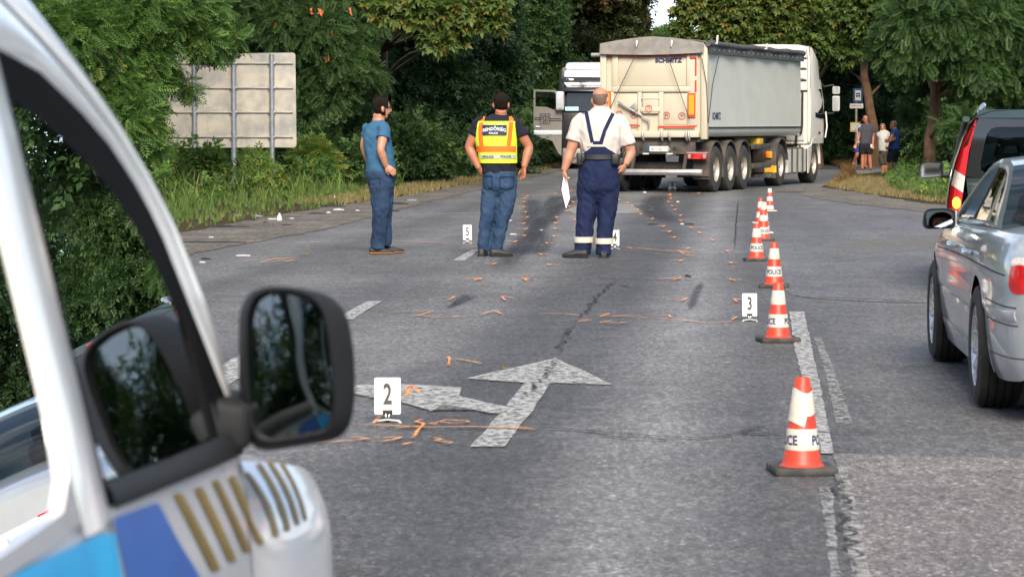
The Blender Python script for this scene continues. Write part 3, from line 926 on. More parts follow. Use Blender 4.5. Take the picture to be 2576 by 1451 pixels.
# dark dense trees in the middle left
def darktree(cx, Y, label, n, seed, x0, x1, y0, y1, m=L_SHADED, tp=T_SPRAY, hi=True, dens=430, sz=.27, r=(.7, 1.2), name='broadleaf_tree', t=.4):
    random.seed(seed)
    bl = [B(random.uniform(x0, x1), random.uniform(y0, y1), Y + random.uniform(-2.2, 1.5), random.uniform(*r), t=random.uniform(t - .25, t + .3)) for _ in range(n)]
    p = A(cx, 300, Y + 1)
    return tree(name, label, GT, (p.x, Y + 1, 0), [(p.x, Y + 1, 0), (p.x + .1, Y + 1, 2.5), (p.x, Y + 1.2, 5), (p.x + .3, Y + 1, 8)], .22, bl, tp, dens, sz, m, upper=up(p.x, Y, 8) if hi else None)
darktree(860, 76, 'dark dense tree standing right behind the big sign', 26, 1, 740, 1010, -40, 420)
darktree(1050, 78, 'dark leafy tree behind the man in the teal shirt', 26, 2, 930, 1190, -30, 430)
darktree(1210, 82, 'dark leafy tree behind the man in the hi-vis vest', 26, 3, 1110, 1265, -30, 420, L_SHADED)
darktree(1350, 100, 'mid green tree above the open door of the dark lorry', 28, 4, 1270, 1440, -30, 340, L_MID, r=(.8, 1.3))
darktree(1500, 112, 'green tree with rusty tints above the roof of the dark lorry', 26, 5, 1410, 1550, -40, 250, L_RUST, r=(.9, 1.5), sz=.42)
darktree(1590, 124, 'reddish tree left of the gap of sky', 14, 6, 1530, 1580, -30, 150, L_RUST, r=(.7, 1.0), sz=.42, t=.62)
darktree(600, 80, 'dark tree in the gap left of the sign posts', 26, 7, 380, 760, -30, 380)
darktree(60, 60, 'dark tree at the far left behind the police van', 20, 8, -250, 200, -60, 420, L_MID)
# right: plane above the lorry
b6 = [B(px, py, 86, r, t=t) for px, py, r, t in [(1760, 20, .7, .7), (1820, 60, .7, .6), (1880, 30, .9, .6), (1850, 110, .6, .5), (1940, 90, .9, .5), (1990, 30, .9, .6), (2050, 100, .9, .45), (2100, 40, .9, .5), (1790, 80, .45, .6), (1735, 35, .35, .7), (1710, 70, .3, .6), (1730, 95, .25, .5), (2120, 130, .7, .4), (2170, 60, .8, .4), (1900, 140, .6, .4), (2000, 150, .7, .35), (1740, -10, .5, .7), (1830, -20, .9, .6), (1960, -20, 1, .6), (1700, 30, .22, .6), (2150, 0, 1, .5)]]
p = A(1930, 300, 90)
tree('plane_tree', 'tall tree with yellow-green lobed leaves hanging above the tipper trailer', GT, (p.x + 1.5, 90, 0), [(p.x + 1.5, 90, 0), (p.x + 1.4, 90, 3), (p.x + 1, 89, 6), (p.x, 88, 9)], .25, b6, T_LOBED, 560, .22, L_PLANE, bark=M_BARK2, droop=.6, upper=up(p.x, 87, 9))
# the bare trunk right of the cab
b7 = [B(*a) for a in [(2180, 40, 94, 1.1), (2260, 60, 95, 1.1), (2120, 20, 95, 1), (2230, 120, 96, .9), (2100, 180, 97, .9), (2270, 190, 97, .9), (2190, -20, 94, 1.2)]]
p = A(2182, 300, 95)
tree('bare_trunk_tree', 'tree with a long bare brown trunk behind the bus stop sign', GT, (p.x + .3, 95, 0), [A(2200, 420, 95), A(2196, 330, 95), A(2186, 250, 95), A(2172, 190, 95), A(2178, 110, 95), A(2190, 20, 95), A(2195, -80, 95)], .19, b7, T_SPRAY, 420, .27, L_SHADED, bark=M_BARK2, upper=up(p.x, 96, 8))
# right locust with torn trunk
b8 = [B(*a) for a in [(2300, 60, 71, .8), (2400, 90, 71, .9), (2480, 60, 71, .9), (2560, 100, 71.5, .9), (2290, 140, 71, .6), (2390, 160, 74.2, .6), (2460, 170, 71, .7), (2540, 200, 72, .6), (2230, 110, 71.5, .45), (2260, 170, 71.3, .4), (2320, 195, 74.5, .35), (2620, 160, 72, .9), (2350, 10, 71, .9), (2450, -20, 72, 1), (2560, 0, 72, 1), (2500, 240, 72.5, .35),
                      (2290, 275, 74.5, .28), (2420, 262, 74.5, .3), (2450, 275, 71, .4), (2420, 320, 70.5, .45)]]
p = A(2345, 405, 73)
tree('locust_tree', 'feathery-leaved tree with a torn reddish trunk right of the bystanders', GT, (p.x, 73, 0), [G(2343, 448), A(2340, 400, 73), A(2343, 340, 73), A(2352, 280, 73), A(2352, 200, 73), A(2350, 100, 73), A(2360, -60, 73)], .2, b8, T_FROND, 1050, .29, L_MID, bark=M_BARK2, droop=.6)
darktree(2440, 90, 'dark tree behind the green people carrier', 30, 9, 2330, 2640, 60, 430)
darktree(2130, 104, 'dark tree behind the bus stop pole', 30, 10, 2040, 2300, 60, 400, r=(.8, 1.3))
darktree(1690, 240, 'distant pale tree in the gap of sky', 9, 12, 1650, 1722, 84, 150, L_MID, r=(1.0, 1.5), sz=.5, t=.8, hi=False)
darktree(2760, 78, 'tree beyond the right edge of the frame', 18, 13, 2600, 2900, -60, 420, L_MID)
# side branch, right
mb = MB(); q0, q1, q2 = A(2262, 205, 92), A(2310, 250, 92), A(2345, 300, 93)
mb.tube([q2, q1, q0], [.07, .05, .03], 8)
tag(mb.build('broken_branch', M_BARK2, None, 60), 'bare broken branch sticking out of the dark foliage at right', 'branch')

# understorey: shrubs one cannot count
random.seed(21)
us = []
for k in range(150):
    px = random.uniform(330, 1420)
    Yv = G(px, lerp1([(440, 560), (930, 492), (1210, 445), (1420, 412)], px)).y + random.uniform(5, 11)
    if px < 1000: Yv = random.uniform(65, 74)
    h = random.uniform(.5, 1.3)
    us.append(((A(px, 300, Yv).x, Yv, h * .7), (random.uniform(.5, 1.0), .7, h * .75), random.uniform(.2, .7)))
for k in range(60):
    px = random.uniform(2060, 2700); Yv = random.uniform(78, 100)
    if 2060 < px < 2330: Yv = random.uniform(97, 106)
    h = random.uniform(.7, 1.9)
    us.append(((A(px, 300, Yv).x, Yv, h * .7), (random.uniform(.6, 1.1), .8, h * .75), random.uniform(.1, .6)))
tag(crown('undergrowth', us, T_SPRAY, 300, .27, L_MID), 'dark green undergrowth along the foot of the trees', 'undergrowth', kind='stuff')
# the wood behind
wd = []
for k in range(330):
    px = random.uniform(-900, 1490) if k % 2 else random.uniform(1930, 3600)
    Yv = random.uniform(104, 124) if px < 1450 else random.uniform(118, 150)
    x = A(px, 300, Yv).x
    zz = random.uniform(0, 1) ** 1.2 * 13
    wd.append(((x, Yv, zz), (2.0, 1.6, 1.7), random.uniform(0, .6)))
tag(crown('woodland', wd, T_SPRAY, 34, .62, L_SHADED), 'dark wood closing off the view behind the roadside trees', 'wood', kind='stuff')

# low shoots of locust and elder in front of the wood
def shrub(name, label, px, py, Y, r, n, tpl, m, size=.34, dens=420, grp='roadside shrubs'):
    random.seed(int(px))
    base = A(px, py, Y); base.z = 0
    t = thing(name, label, 'shrub', base, 0, grp)
    bl = []
    for k in range(n):
        a, d = random.uniform(0, 2 * PI), random.uniform(0, r)
        bl.append(((d * math.cos(a), d * .6 * math.sin(a), random.uniform(.25, 1) * r * 1.5), (r * .4, r * .4, r * .35), random.uniform(.5, .95)))
    mb = MB()
    for b in bl[:6]:
        mb.tube([(0, 0, 0), Vector(b[0]) * .5 + Vector((0, 0, .1)), b[0]], [.025, .018, .008], 5)
    mb.build('stems', M_BARK, t)
    crown('leaves', bl, tpl, dens, size, m, t, .5)
shrub('locust_shoot', 'bright green feathery shoot at the right edge of the sign', 775, 330, 64, .62, 10, T_FROND, L_ACA)
shrub('locust_shoot', 'bright green feathery bush low in front of the sign posts', 640, 440, 58, .42, 10, T_FROND, L_ACA)
shrub('elder_bush', 'leafy bush at the foot of the leftmost sign post', 480, 420, 58, .55, 12, T_SPRAY, L_ACA, .3)
shrub('elder_bush', 'leafy bush left of the man in the teal shirt', 830, 400, 66, .8, 12, T_SPRAY, L_MID, .3)
shrub('elder_bush', 'leafy bush between the teal shirt and hi-vis men', 1060, 390, 70, .8, 12, T_SPRAY, L_MID, .3)
shrub('elder_bush', 'weedy bush with yellow flowers left of the torn trunk', 2312, 420, 80, .32, 7, T_SPRAY, L_ACA, .26)

# ---- grass and weeds
L_GRASS = leafmat('grass_green', [(0, (0.065, 0.125, 0.026)), (0.55, (0.13, 0.21, 0.046)), (0.85, (0.22, 0.27, 0.075)), (1, (0.34, 0.28, 0.12))], 0.35, 0.7)
L_DRY = leafmat('grass_dry', [(0, (0.16, 0.14, 0.05)), (0.5, (0.30, 0.23, 0.10)), (1, (0.42, 0.33, 0.17))], 0.3, 0.8)
def tpl_tuft(n=7, seed=3):
    V, Q = [], []
    r = random.Random(seed)
    for i in range(n):
        a = r.uniform(0, 2 * PI); ln = r.uniform(.2, .5); h = r.uniform(.6, 1.0); w = r.uniform(.03, .06)
        dx, dy = math.cos(a), math.sin(a)
        bx, by = r.uniform(-.12, .12), r.uniform(-.12, .12)
        o = len(V)
        for t in (0, .55, 1):
            ww = w * (1 - t * .9)
            cx_, cy_, cz = bx + dx * ln * t * t, by + dy * ln * t * t, h * (t - .12 * t * t)
            V.append((cx_ - dy * ww, cy_ + dx * ww, cz)); V.append((cx_ + dy * ww, cy_ - dx * ww, cz))
        Q.append((o, o + 1, o + 3, o + 2)); Q.append((o + 2, o + 3, o + 5, o + 4))
    return np.array(V), np.array(Q)
T_TUFT = tpl_tuft()
def tufts(pos, size, lv):
    n = len(pos)
    a = rng.uniform(0, 2 * PI, n)
    X = np.stack([np.cos(a), np.sin(a), np.zeros(n)], 1)
    return scatter(T_TUFT, pos, X, size, 0.12, lv)
def in_band(n, edge, depth, lo=0.0):
    """points behind a pixel-traced edge line, up to `depth` metres beyond it"""
    E = resample([G(*p) for p in edge], 200, False)
    i = rng.integers(0, 199, n)
    P = np.array([[E[k].x, E[k].y] for k in i]); Nn = np.array([[E[k + 1].x - E[k].x, E[k + 1].y - E[k].y] for k in i])
    Nn /= np.linalg.norm(Nn, axis=1, keepdims=True)
    d = lo + (depth - lo) * rng.random(n) ** 0.9
    nx = np.stack([-Nn[:, 1], Nn[:, 0]], 1)
    return P + nx * d[:, None] + Nn * rng.uniform(-.4, .4, (n, 1)), d
EL = [(300, 604)] + grassL
n = 15000
P, d = in_band(n, EL, 9)
patchy = np.array([mnoise.noise(Vector((x * .35, y * .35, 0))) for x, y in P])
h = np.clip(.10 + .05 * d + .10 * patchy, .06, .6) * rng.uniform(.6, 1.3, n)
far = np.clip((P[:, 1] - 52) / 30, 0, 1)
h *= (1 - .5 * far)
lv = np.clip(.45 + .2 * patchy + rng.normal(0, .15, n) + .3 * (d < .8) * rng.random(n), 0, 1)
Dt = tufts(np.column_stack([P, np.zeros(n)]), h, lv)
tag(fast_mesh('grass', Dt, L_GRASS), 'green grass on the left verge in front of the wood', 'grass', kind='stuff')
n = 5200
P, d = in_band(n, [(900, 512), (1050, 489), (1210, 459), (1330, 436), (1420, 418), (1490, 403)], 1.3)
Dt = tufts(np.column_stack([P, np.zeros(n)]), rng.uniform(.05, .16, n), rng.random(n))
tag(fast_mesh('dry_grass', Dt, L_DRY), 'strip of dry grass along the far left road edge', 'grass', kind='stuff')
# tall weeds on the left
n = 3600
P, d = in_band(n, EL, 16, 1.4)
keep = np.array([mnoise.noise(Vector((x * .5, y * .3, 4))) > -.02 for x, y in P]) & (P[:, 1] < 70)
P, d = P[keep], d[keep]; n = len(P)
Dt = tufts(np.column_stack([P, np.zeros(n)]), rng.uniform(.4, .9, n) * np.clip(.55 + d * .12, .4, 1.25), rng.uniform(.2, .85, n))
tag(fast_mesh('weeds', Dt, L_GRASS), 'tall weeds growing on the left verge below the sign', 'weeds', kind='stuff')
wb = []
for k in range(n // 7):
    wb.append(((P[k, 0], P[k, 1], rng.uniform(.15, .75)), (.22, .22, .28), rng.uniform(.4, .95)))
tag(crown('leafy_weeds', wb, T_SPRAY, 420, .17, L_ACA, None, .2), 'leafy green weeds among the grass on the left verge', 'weeds', kind='stuff')
# right verge: dry in front, green behind
def region(n, poly):
    Q4 = [G(*p) for p in poly]
    xs = [p.x for p in Q4]; ys = [p.y for p in Q4]
    out = []
    while len(out) < n:
        x, y = random.uniform(min(xs), max(xs)), random.uniform(min(ys), max(ys))
        c = False
        j = len(Q4) - 1
        for i in range(len(Q4)):
            if (Q4[i].y > y) != (Q4[j].y > y) and x < (Q4[j].x - Q4[i].x) * (y - Q4[i].y) / (Q4[j].y - Q4[i].y) + Q4[i].x: c = not c
            j = i
        if c: out.append((x, y, 0))
    return np.array(out)
P = region(6500, [(2075, 468), (2140, 444), (2260, 443), (2330, 470), (2480, 500), (2480, 520), (2330, 506), (2200, 490), (2110, 475)])
Dt = tufts(P, rng.uniform(.05, .16, len(P)), rng.random(len(P)))
tag(fast_mesh('dry_grass', Dt, L_DRY), 'patch of straw-coloured dry grass in front of the bystanders', 'grass', kind='stuff')
P = region(2600, [(2080, 410), (2140, 405), (2150, 444), (2120, 462), (2095, 470), (2130, 440), (2110, 421)])
Dt = tufts(P, rng.uniform(.08, .3, len(P)), rng.random(len(P)))
tag(fast_mesh('brown_weeds', Dt, leafmat('weed_brown', [(0, (.12, .06, .02)), (.5, (.22, .12, .04)), (1, (.30, .2, .08))])), 'dry brown weeds between the cab and the bus stop', 'weeds', kind='stuff')
P = region(11000, [(2225, 462), (2270, 432), (2330, 418), (2620, 425), (2620, 516), (2450, 514), (2320, 500), (2250, 480)])
gx = np.array([mnoise.noise(Vector((x * .5, y * .25, 2))) for x, y, z in P])
Dt = tufts(P, np.clip(.28 + .25 * gx, .1, .6) * rng.uniform(.6, 1.3, len(P)), np.clip(.5 + .2 * gx + rng.normal(0, .15, len(P)), 0, 1))
tag(fast_mesh('grass', Dt, L_GRASS), 'tall green grass on the right verge by the torn trunk', 'grass', kind='stuff')
wb = [((x, y, rng.uniform(.08, .3)), (.2, .2, .2), rng.uniform(.3, .8)) for x, y, z in P[::110]]
tag(crown('leafy_weeds', wb, T_SPRAY, 300, .2, L_ACA, None, .2), 'leafy green weeds on the right verge by the torn trunk', 'weeds', kind='stuff')
P = region(20000, [(1900, 405), (2200, 395), (2700, 398), (2700, 440), (2300, 430), (2180, 405)])[:3000]
Dt = tufts(P, rng.uniform(.2, .6, len(P)), rng.uniform(0, .6, len(P)))
tag(fast_mesh('forest_floor_plants', Dt, L_MID), 'dark low plants under the trees at right', 'plants', kind='stuff')
# wood behind the photographer and to the right, which the paintwork and mirrors reflect
wd = []
for k in range(210):
    a = random.uniform(R(50), R(310)); rr = random.uniform(30, 44)
    if R(66) < a < R(124): continue
    wd.append(((rr * math.sin(a), rr * math.cos(a), random.uniform(.5, 10)), (2.4, 2.4, 2.2), random.uniform(.2, .8)))
tag(crown('woodland_behind', wd, T_SPRAY, 30, .6, L_MID), 'wood on the near sides of the junction, seen in the car windows', 'wood', kind='stuff')
# ================================================================== STREET FURNITURE, CONES, MARKERS, DEBRIS
M_GALV = mat('galvanised', (0.36, 0.38, 0.40), 0.42, 0.75, var=0.2, scale=9)
M_ALU = mat('sign_back_aluminium', (0.56, 0.505, 0.42), 0.32, 0.25, var=0.12, scale=1.1, dirt_or_refl=1.0, dirt_or_refl_col=(0.20, 0.225, 0.24), dscale=1.9)  # bluish blotches: clouds mirrored in the panel, painted into its colour
M_ALUD = mat('aluminium_rail', (0.30, 0.28, 0.25), 0.5, 0.6)
M_BLACK = mat('black_plastic', (0.018, 0.018, 0.02), 0.5, var=0.2)
M_RUBBER = mat('rubber', (0.022, 0.021, 0.02), 0.8, var=0.3, bump=0.3, bscale=60, dirt_or_refl=0.5, dirt_or_refl_col=(0.06, 0.055, 0.048), dscale=5)
def rect3(o, ux, uz, x0, x1, z0, z1):
    return [o + ux * x0 + uz * z0, o + ux * x1 + uz * z0, o + ux * x1 + uz * z1, o + ux * x0 + uz * z1]
# ---- big direction sign seen from behind
YS = 60.0
sc_ = F / YS
o = A(580, 250, YS); base = Vector((o.x, YS, 0))
sg = thing('direction_sign', 'large grey metal road sign seen from behind on three posts', 'road sign', base)
def sp(px, py): q = A(px, py, YS); return Vector((q.x - base.x, 0, q.z))
rc = roundpoly([sp(414, 372).to_2d().to_tuple() if False else (sp(414, 372).x, sp(414, 372).z), (sp(746, 371).x, sp(746, 371).z), (sp(743, 133).x, sp(743, 133).z), (sp(416, 137).x, sp(416, 137).z)], 0.07, 5)
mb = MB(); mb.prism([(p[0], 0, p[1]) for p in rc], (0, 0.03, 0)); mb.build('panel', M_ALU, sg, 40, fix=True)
for px, r in ((489, .055), (588, .055), (684, .055)):
    a, b = sp(px, 136), sp(px, 372)
    mb = MB(); mb.cyl((a.x, -.075, -.02), (a.x, -.075, a.z - .01), r, n=14); mb.build('post', M_GALV, sg, 40)
for py in (160, 222, 283, 345):
    for x0, x1 in ((418, 484), (494, 583), (593, 679), (689, 737)):
        a, b = sp(x0, py), sp(x1, py)
        mb = MB(); mb.box(((a.x + b.x) / 2, -.018, a.z), (abs(b.x - a.x), .03, .035)); mb.build('rail', M_ALUD, sg, bevel=.004)
    for px in (489, 588, 684):
        a = sp(px, py); mb = MB(); mb.box((a.x, -.06, a.z), (.15, .09, .045)); mb.build('clamp', M_GALV, sg, bevel=.004)
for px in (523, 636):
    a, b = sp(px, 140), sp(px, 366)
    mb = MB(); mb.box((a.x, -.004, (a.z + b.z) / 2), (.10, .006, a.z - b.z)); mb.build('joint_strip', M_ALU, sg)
    for k in range(13):
        for s in (-1, 1):
            mb = MB(); mb.lathe([(.009, 0), (.007, .006), (0.0005, .008)], 8, Matrix.Translation((a.x + s * .03, -.007, b.z + (a.z - b.z) * (k + .5) / 13)) @ Matrix.Rotation(PI / 2, 4, 'X')); mb.build('rivet', M_ALUD, sg)
# ---- bus stop
YB = 94.0
q = A(2153, 425, YB); base = Vector((q.x, YB, 0))
bs = thing('bus_stop_sign', 'blue bus stop sign with name plate and yellow timetable on a pole', 'bus stop sign', base)
def bp(px, py): q = A(px, py, YB); return Vector((q.x - base.x, 0, q.z))
M_BLUE = mat('sign_blue', (0.015, 0.075, 0.22), 0.4)
M_SIGNW = mat('sign_white', (0.62, 0.60, 0.56), 0.5)
M_YEL = mat('timetable_yellow', (0.72, 0.42, 0.03), 0.5)
mb = MB(); mb.cyl((0, 0, -.02), (0, 0, bp(2153, 224).z), .038, n=14); mb.build('pole', mat('pole_paint', (.35, .32, .26), .6), bs, 40)
def board(name, x0, x1, y0, y1, m, y, th=.02, r=.02, parent=bs):
    a, b = bp(x0, y1), bp(x1, y0)
    mb = MB(); mb.prism([(p[0], y, p[1]) for p in roundpoly([(a.x, a.z), (b.x, a.z), (b.x, b.z), (a.x, b.z)], r, 4)], (0, th, 0))
    return mb.build(name, m, parent, 40, fix=True)
bd = board('bus_panel', 2146, 2169, 223, 258, M_BLUE, -.07)
pl = board('pictogram_field', 2150.5, 2165, 228, 253, M_SIGNW, -.074, .003, .01, bd)
# bus pictogram
c = (bp(2150.5, 228) + bp(2165, 253)) / 2
mb = MB()
for (x, z, w, h) in ((0, .06, .13, .05), (-.055, .03, .02, .11), (.055, .03, .02, .11), (0, -.02, .13, .05), (-.042, -.055, .03, .04), (.042, -.055, .03, .04)):
    mb.box((c.x + x, -.0755, c.z + z), (w, .002, h))
mb.build('bus_pictogram', M_BLACK, pl)
nb = board('name_board', 2137, 2171, 261, 273, M_SIGNW, -.07)
mb = MB(); c = bp(2154, 267)
for k in range(14): mb.box((c.x - .15 + k * .0235, -.0715, c.z + (.006 if k % 3 == 0 else 0)), (.012, .002, .045 if k % 3 == 0 else .03))
mb.build('stop_name', mat('lettering_grey', (.12, .12, .13), .6), nb)
tt = board('timetable_frame', 2138, 2166, 308, 332, M_YEL, -.07)
board('timetable_sheet', 2141, 2163, 311, 329, M_SIGNW, -.0735, .003, .005, tt)

# ---- traffic cones
M_CRED = mat('cone_red', (0.60, 0.05, 0.02), 0.45, var=0.22, dirt_or_refl=0.75, dirt_or_refl_col=(0.22, 0.05, 0.03), dscale=7)
M_CWHT = mat('cone_reflective', (0.70, 0.66, 0.56), 0.45, var=0.10, bump=0.25, bscale=240, dirt_or_refl=0.75, dirt_or_refl_col=(0.36, 0.31, 0.24), dscale=12)
M_CBAS = mat('cone_base_rubber', (0.035, 0.034, 0.033), 0.8, var=0.3, dirt_or_refl=0.6, dirt_or_refl_col=(0.12, 0.10, 0.085), dscale=6)
M_CTXT = mat('cone_letter_blue', (0.012, 0.025, 0.13), 0.5)
def cone(px, py, label, h=.41, bands='RWRWR', w=.275, txt=None, rot=0.0, worn=False, caprim=False, basewhite=False):
    g = G(px, py)
    t = thing('traffic_cone', label, 'traffic cone', g, rot, 'police cones along the lane')
    bm = M_CWHT if basewhite else M_CBAS
    bh = .032 if not basewhite else .014
    mb = MB()
    lo = roundpoly([(-w / 2, -w / 2), (w / 2, -w / 2), (w / 2, w / 2), (-w / 2, w / 2)], .03, 4)
    lo2 = [p * .97 for p in lo]; lo3 = [p * .86 for p in lo]
    mb.loft([[(p.x, p.y, 0) for p in lo2], [(p.x, p.y, .006) for p in lo], [(p.x, p.y, bh - .008) for p in lo], [(p.x, p.y, bh) for p in lo2]])
    mb.build('base', bm, t, 40)
    r0, r1 = .30 * w * 1.03, .115 * w
    rad = lambda z: r0 + (r1 - r0) * (z - bh) / (h - bh)
    cut = {'RWRWR': [0, .2, .42, .61, .83, 1.0][:6], 'WRWRW': [0, .22, .42, .62, .80, 1.0], 'RWRWRW': [0, .14, .34, .52, .70, .86, 1.0]}[bands]
    k = len(bands)
    if bands == 'RWRWR': cut = [0, .185, .425, .60, .86, 1.0]
    body = MB(); zb, zt = bh, h
    body.lathe([(r0 + .012, bh), (r0 + .003, bh + .008), (rad(bh + .02), bh + .02), (rad(h - .01), h - .01), (r1 - .003, h), (r1 - .008, h), (r1 - .01, h - .05)], 32)
    body.build('body', M_CRED, t, 50)
    for i, b in enumerate(bands):
        if b != 'W': continue
        z0, z1 = bh + (h - bh) * cut[i], bh + (h - bh) * cut[i + 1]
        e = .0022
        prof = [(rad(z0) + e * .4, z0), (rad(z0 + .003) + e, z0 + .003)] + [(rad(z0 + (z1 - z0) * q_) + e, z0 + (z1 - z0) * q_) for q_ in (.3, .6, .9)] + [(rad(z1) + e * .4, z1)]
        s = MB()
        if worn and i == 3:
            n = 32
            rows = []
            for q_ in range(7):
                row = []
                for j in range(n):
                    a = 2 * PI * j / n
                    fr = math.sin(a + .6)                      # torn: slides down on the side towards the lane
                    zz = z0 + (z1 - z0) * q_ / 6 - (.045 if math.cos(a - 3.9) > .55 and q_ < 3 else 0) + .012 * math.sin(a * 2 + 1)
                    row.append((rad(zz) * math.cos(a) + e * 1.6 * math.cos(a), rad(zz) * math.sin(a) + e * 1.6 * math.sin(a), zz))
                rows.append(row)
            s.loft(rows, True, False)
        else:
            s.lathe(prof, 32)
        sl = s.build('reflective_sleeve', M_CWHT, t, 50)
        if txt and ((bands == 'RWRWR' and i == 1) or (bands == 'RWRWRW' and i == 1)):
            words = txt.split()
            for wi, word in enumerate(words):
                v, f = text_mesh(word, (z1 - z0) * .62, .82, bold=.0018)
                sh = 0 if len(words) == 1 else (wi - .5) * (max(p_.x for p_ in v) - min(p_.x for p_ in v) + (z1 - z0) * .72)
                zm = (z0 + z1) / 2 - .004
                out = []
                for p_ in v:
                    z = zm + p_.y; rr = rad(z) + e + .0012
                    a = -PI / 2 + (p_.x + sh) / rr
                    out.append((rr * math.cos(a), rr * math.sin(a), z))
                MB().add(out, f).build('lettering', M_CTXT, sl)
    if basewhite:
        # pale translucent edges of the slim cones
        pass
    return t
cone(2017, 1188, 'nearest police cone, with a torn slipped upper white sleeve', txt='POLICE    POLICE', rot=R(4), worn=True)
cone(1957, 859, 'second nearest police cone, beside marker 3', txt='POLICE    POLICE', rot=R(6), h=.405)
cone(1947, 723, 'third police cone, its base partly hidden by the tip of the next', txt='POLICE', rot=R(-6), h=.41)
cone(1903, 656, 'fourth police cone, leftmost of the middle pair, POLICE facing the camera', txt='POLICE', h=.405)
cone(1920, 606, 'fifth cone with a white cap, half hidden behind the fourth', h=.455, bands='RWRWRW', txt='POLICE', rot=R(3))
cone(1922, 586, 'pale slim cone almost wholly hidden behind the fifth cone', h=.42, bands='WRWRW', basewhite=True, w=.25)
cone(1913, 561, 'slim cone with red and white steps left in the far pair', h=.37, bands='RWRWR', basewhite=True, w=.25)
cone(1936, 531, 'farthest slim cone with white cap and white foot near the lorry', h=.385, bands='WRWRW', basewhite=True, w=.24)

# ---- numbered evidence markers
M_CARD = mat('marker_card', (0.78, 0.78, 0.77), 0.5, var=0.04)
M_DIG = mat('marker_digit', (0.02, 0.018, 0.016), 0.5)
M_CLIP = mat('clip_wire', (0.55, 0.55, 0.56), 0.3, 0.9)
def marker(px, py, pw, ph, digit, label, tilt=0.0, fold=R(10)):
    g = G(px, py); s = F / g.y
    w, h = pw / s, ph / s
    t = thing('evidence_marker', label, 'evidence marker', g, tilt, 'numbered evidence markers')
    lift = .22 * h
    Rm = Matrix.Rotation(-fold, 3, 'X')
    def tr(p): return Rm @ Vector(p) + Vector((0, 0, lift))
    mb = MB()
    lo = roundpoly([(-w / 2, 0), (w / 2, 0), (w / 2, h), (-w / 2, h)], .008, 3)
    mb.prism([tr((p.x, 0, p.y)) for p in lo], Rm @ Vector((0, .003, 0)))
    cd = mb.build('card', M_CARD, t, 30, fix=True)
    v, f = text_mesh(digit, h * .78, .62, bold=.022 * h)
    xs = [p.x for p in v]; ys = [p.y for p in v]; cx_, cy_ = (min(xs) + max(xs)) / 2, (min(ys) + max(ys)) / 2
    MB().add([tr((p.x - cx_, -.0025, p.y - cy_ + h * .56)) for p in v], f).build('digit', M_DIG, cd)
    mb = MB(); mb.box(tr((0, .0, h * .06)), (w * .38, .016, h * .12)); mb.build('binder_clip', M_BLACK, t, bevel=.002)
    mb = MB()
    for sx in (-1, 1):
        mb.tube([tr((sx * w * .12, 0, h * .1)), tr((sx * w * .05, -.008, -lift * .3)), (sx * w * .07, -.004, .012)], .0022, 6)
    mb.build('clip_handle', M_CLIP, t, 40)
    mb = MB()
    for sx in (-1, 1):
        mb.prism([(0, -.012, .016), (sx * w * .38, -.018, .011), (sx * w * .48, -.03, 0), (sx * w * .55, -.022, 0), (sx * w * .46, .01, .012), (0, .012, .018)], (0, 0, -.004))
    mb.prism([(-.012, 0, .016), (.012, 0, .016), (.014, .07, .001), (-.014, .07, .001)], (0, 0, -.004))
    mb.build('foot', M_SIGNW, t, fix=True)
    return t
marker(975, 1062, 66, 93, '2', 'white number 2 marker card in front of the left arrow', R(2))
marker(1886, 808, 37, 58, '3', 'white number 3 marker card beside the second nearest cone')
marker(1547, 627, 22, 40, '4', 'white number 4 marker card by the uniformed officer right shoe')
marker(1176, 612, 22, 38, '5', 'white number 5 marker card left of the hi-vis man', R(4))
marker(1691, 481, 19, 21, '8', 'white number 8 marker card under the tail of the trailer', R(-4))

# ---- debris and fallen leaves
M_DBK = mat('broken_black_plastic', (0.02, 0.02, 0.021), 0.45, var=0.3)
M_DWH = mat('broken_white_plastic', (0.42, 0.42, 0.42), 0.4, var=0.2)
M_DGR = mat('broken_grey_plastic', (0.2, 0.21, 0.23), 0.4, var=0.25)
def shard(px, py, L, w, h, m, label, rz=0.0, curl=.3, name='plastic_shard', lean=0.0):
    """a torn strip of trim: curved, with uneven edges and real thickness"""
    random.seed(int(px * 7 + py))
    g = G(px, py)
    kk_ = .62 if m is M_DWH else .85
    L, w, h = L * kk_, w * .55 * kk_, h * .5 * (1.5 if h > .15 else kk_)
    n = 9
    A0, B0 = [], []
    for i in range(n):
        t = i / (n - 1)
        x = (t - .5) * L
        z = h * (.35 + .65 * math.sin(PI * t)) * (1 - .4 * t) + .008
        ww = w * (.35 + .75 * math.sin(PI * (t * .85 + .1))) * random.uniform(.7, 1.2)
        A0.append(Vector((x, -ww / 2 + curl * .1 * L * (t - .5) ** 2, .004)))
        B0.append(Vector((x + random.uniform(-.1, .1) * w, ww / 2, max(.012, z * random.uniform(.7, 1.15)))))
    th = Vector((0, .008, .006))
    mb = MB()
    mb.loft([A0 + [p + th for p in reversed(A0)], B0 + [p + th for p in reversed(B0)]], True, True)
    o = mb.build(name, m, None, 40, fix=True)
    o.location = g; o.rotation_euler = (lean, 0, rz)
    return tag(o, label, 'debris', 'crash debris on the left shoulder')
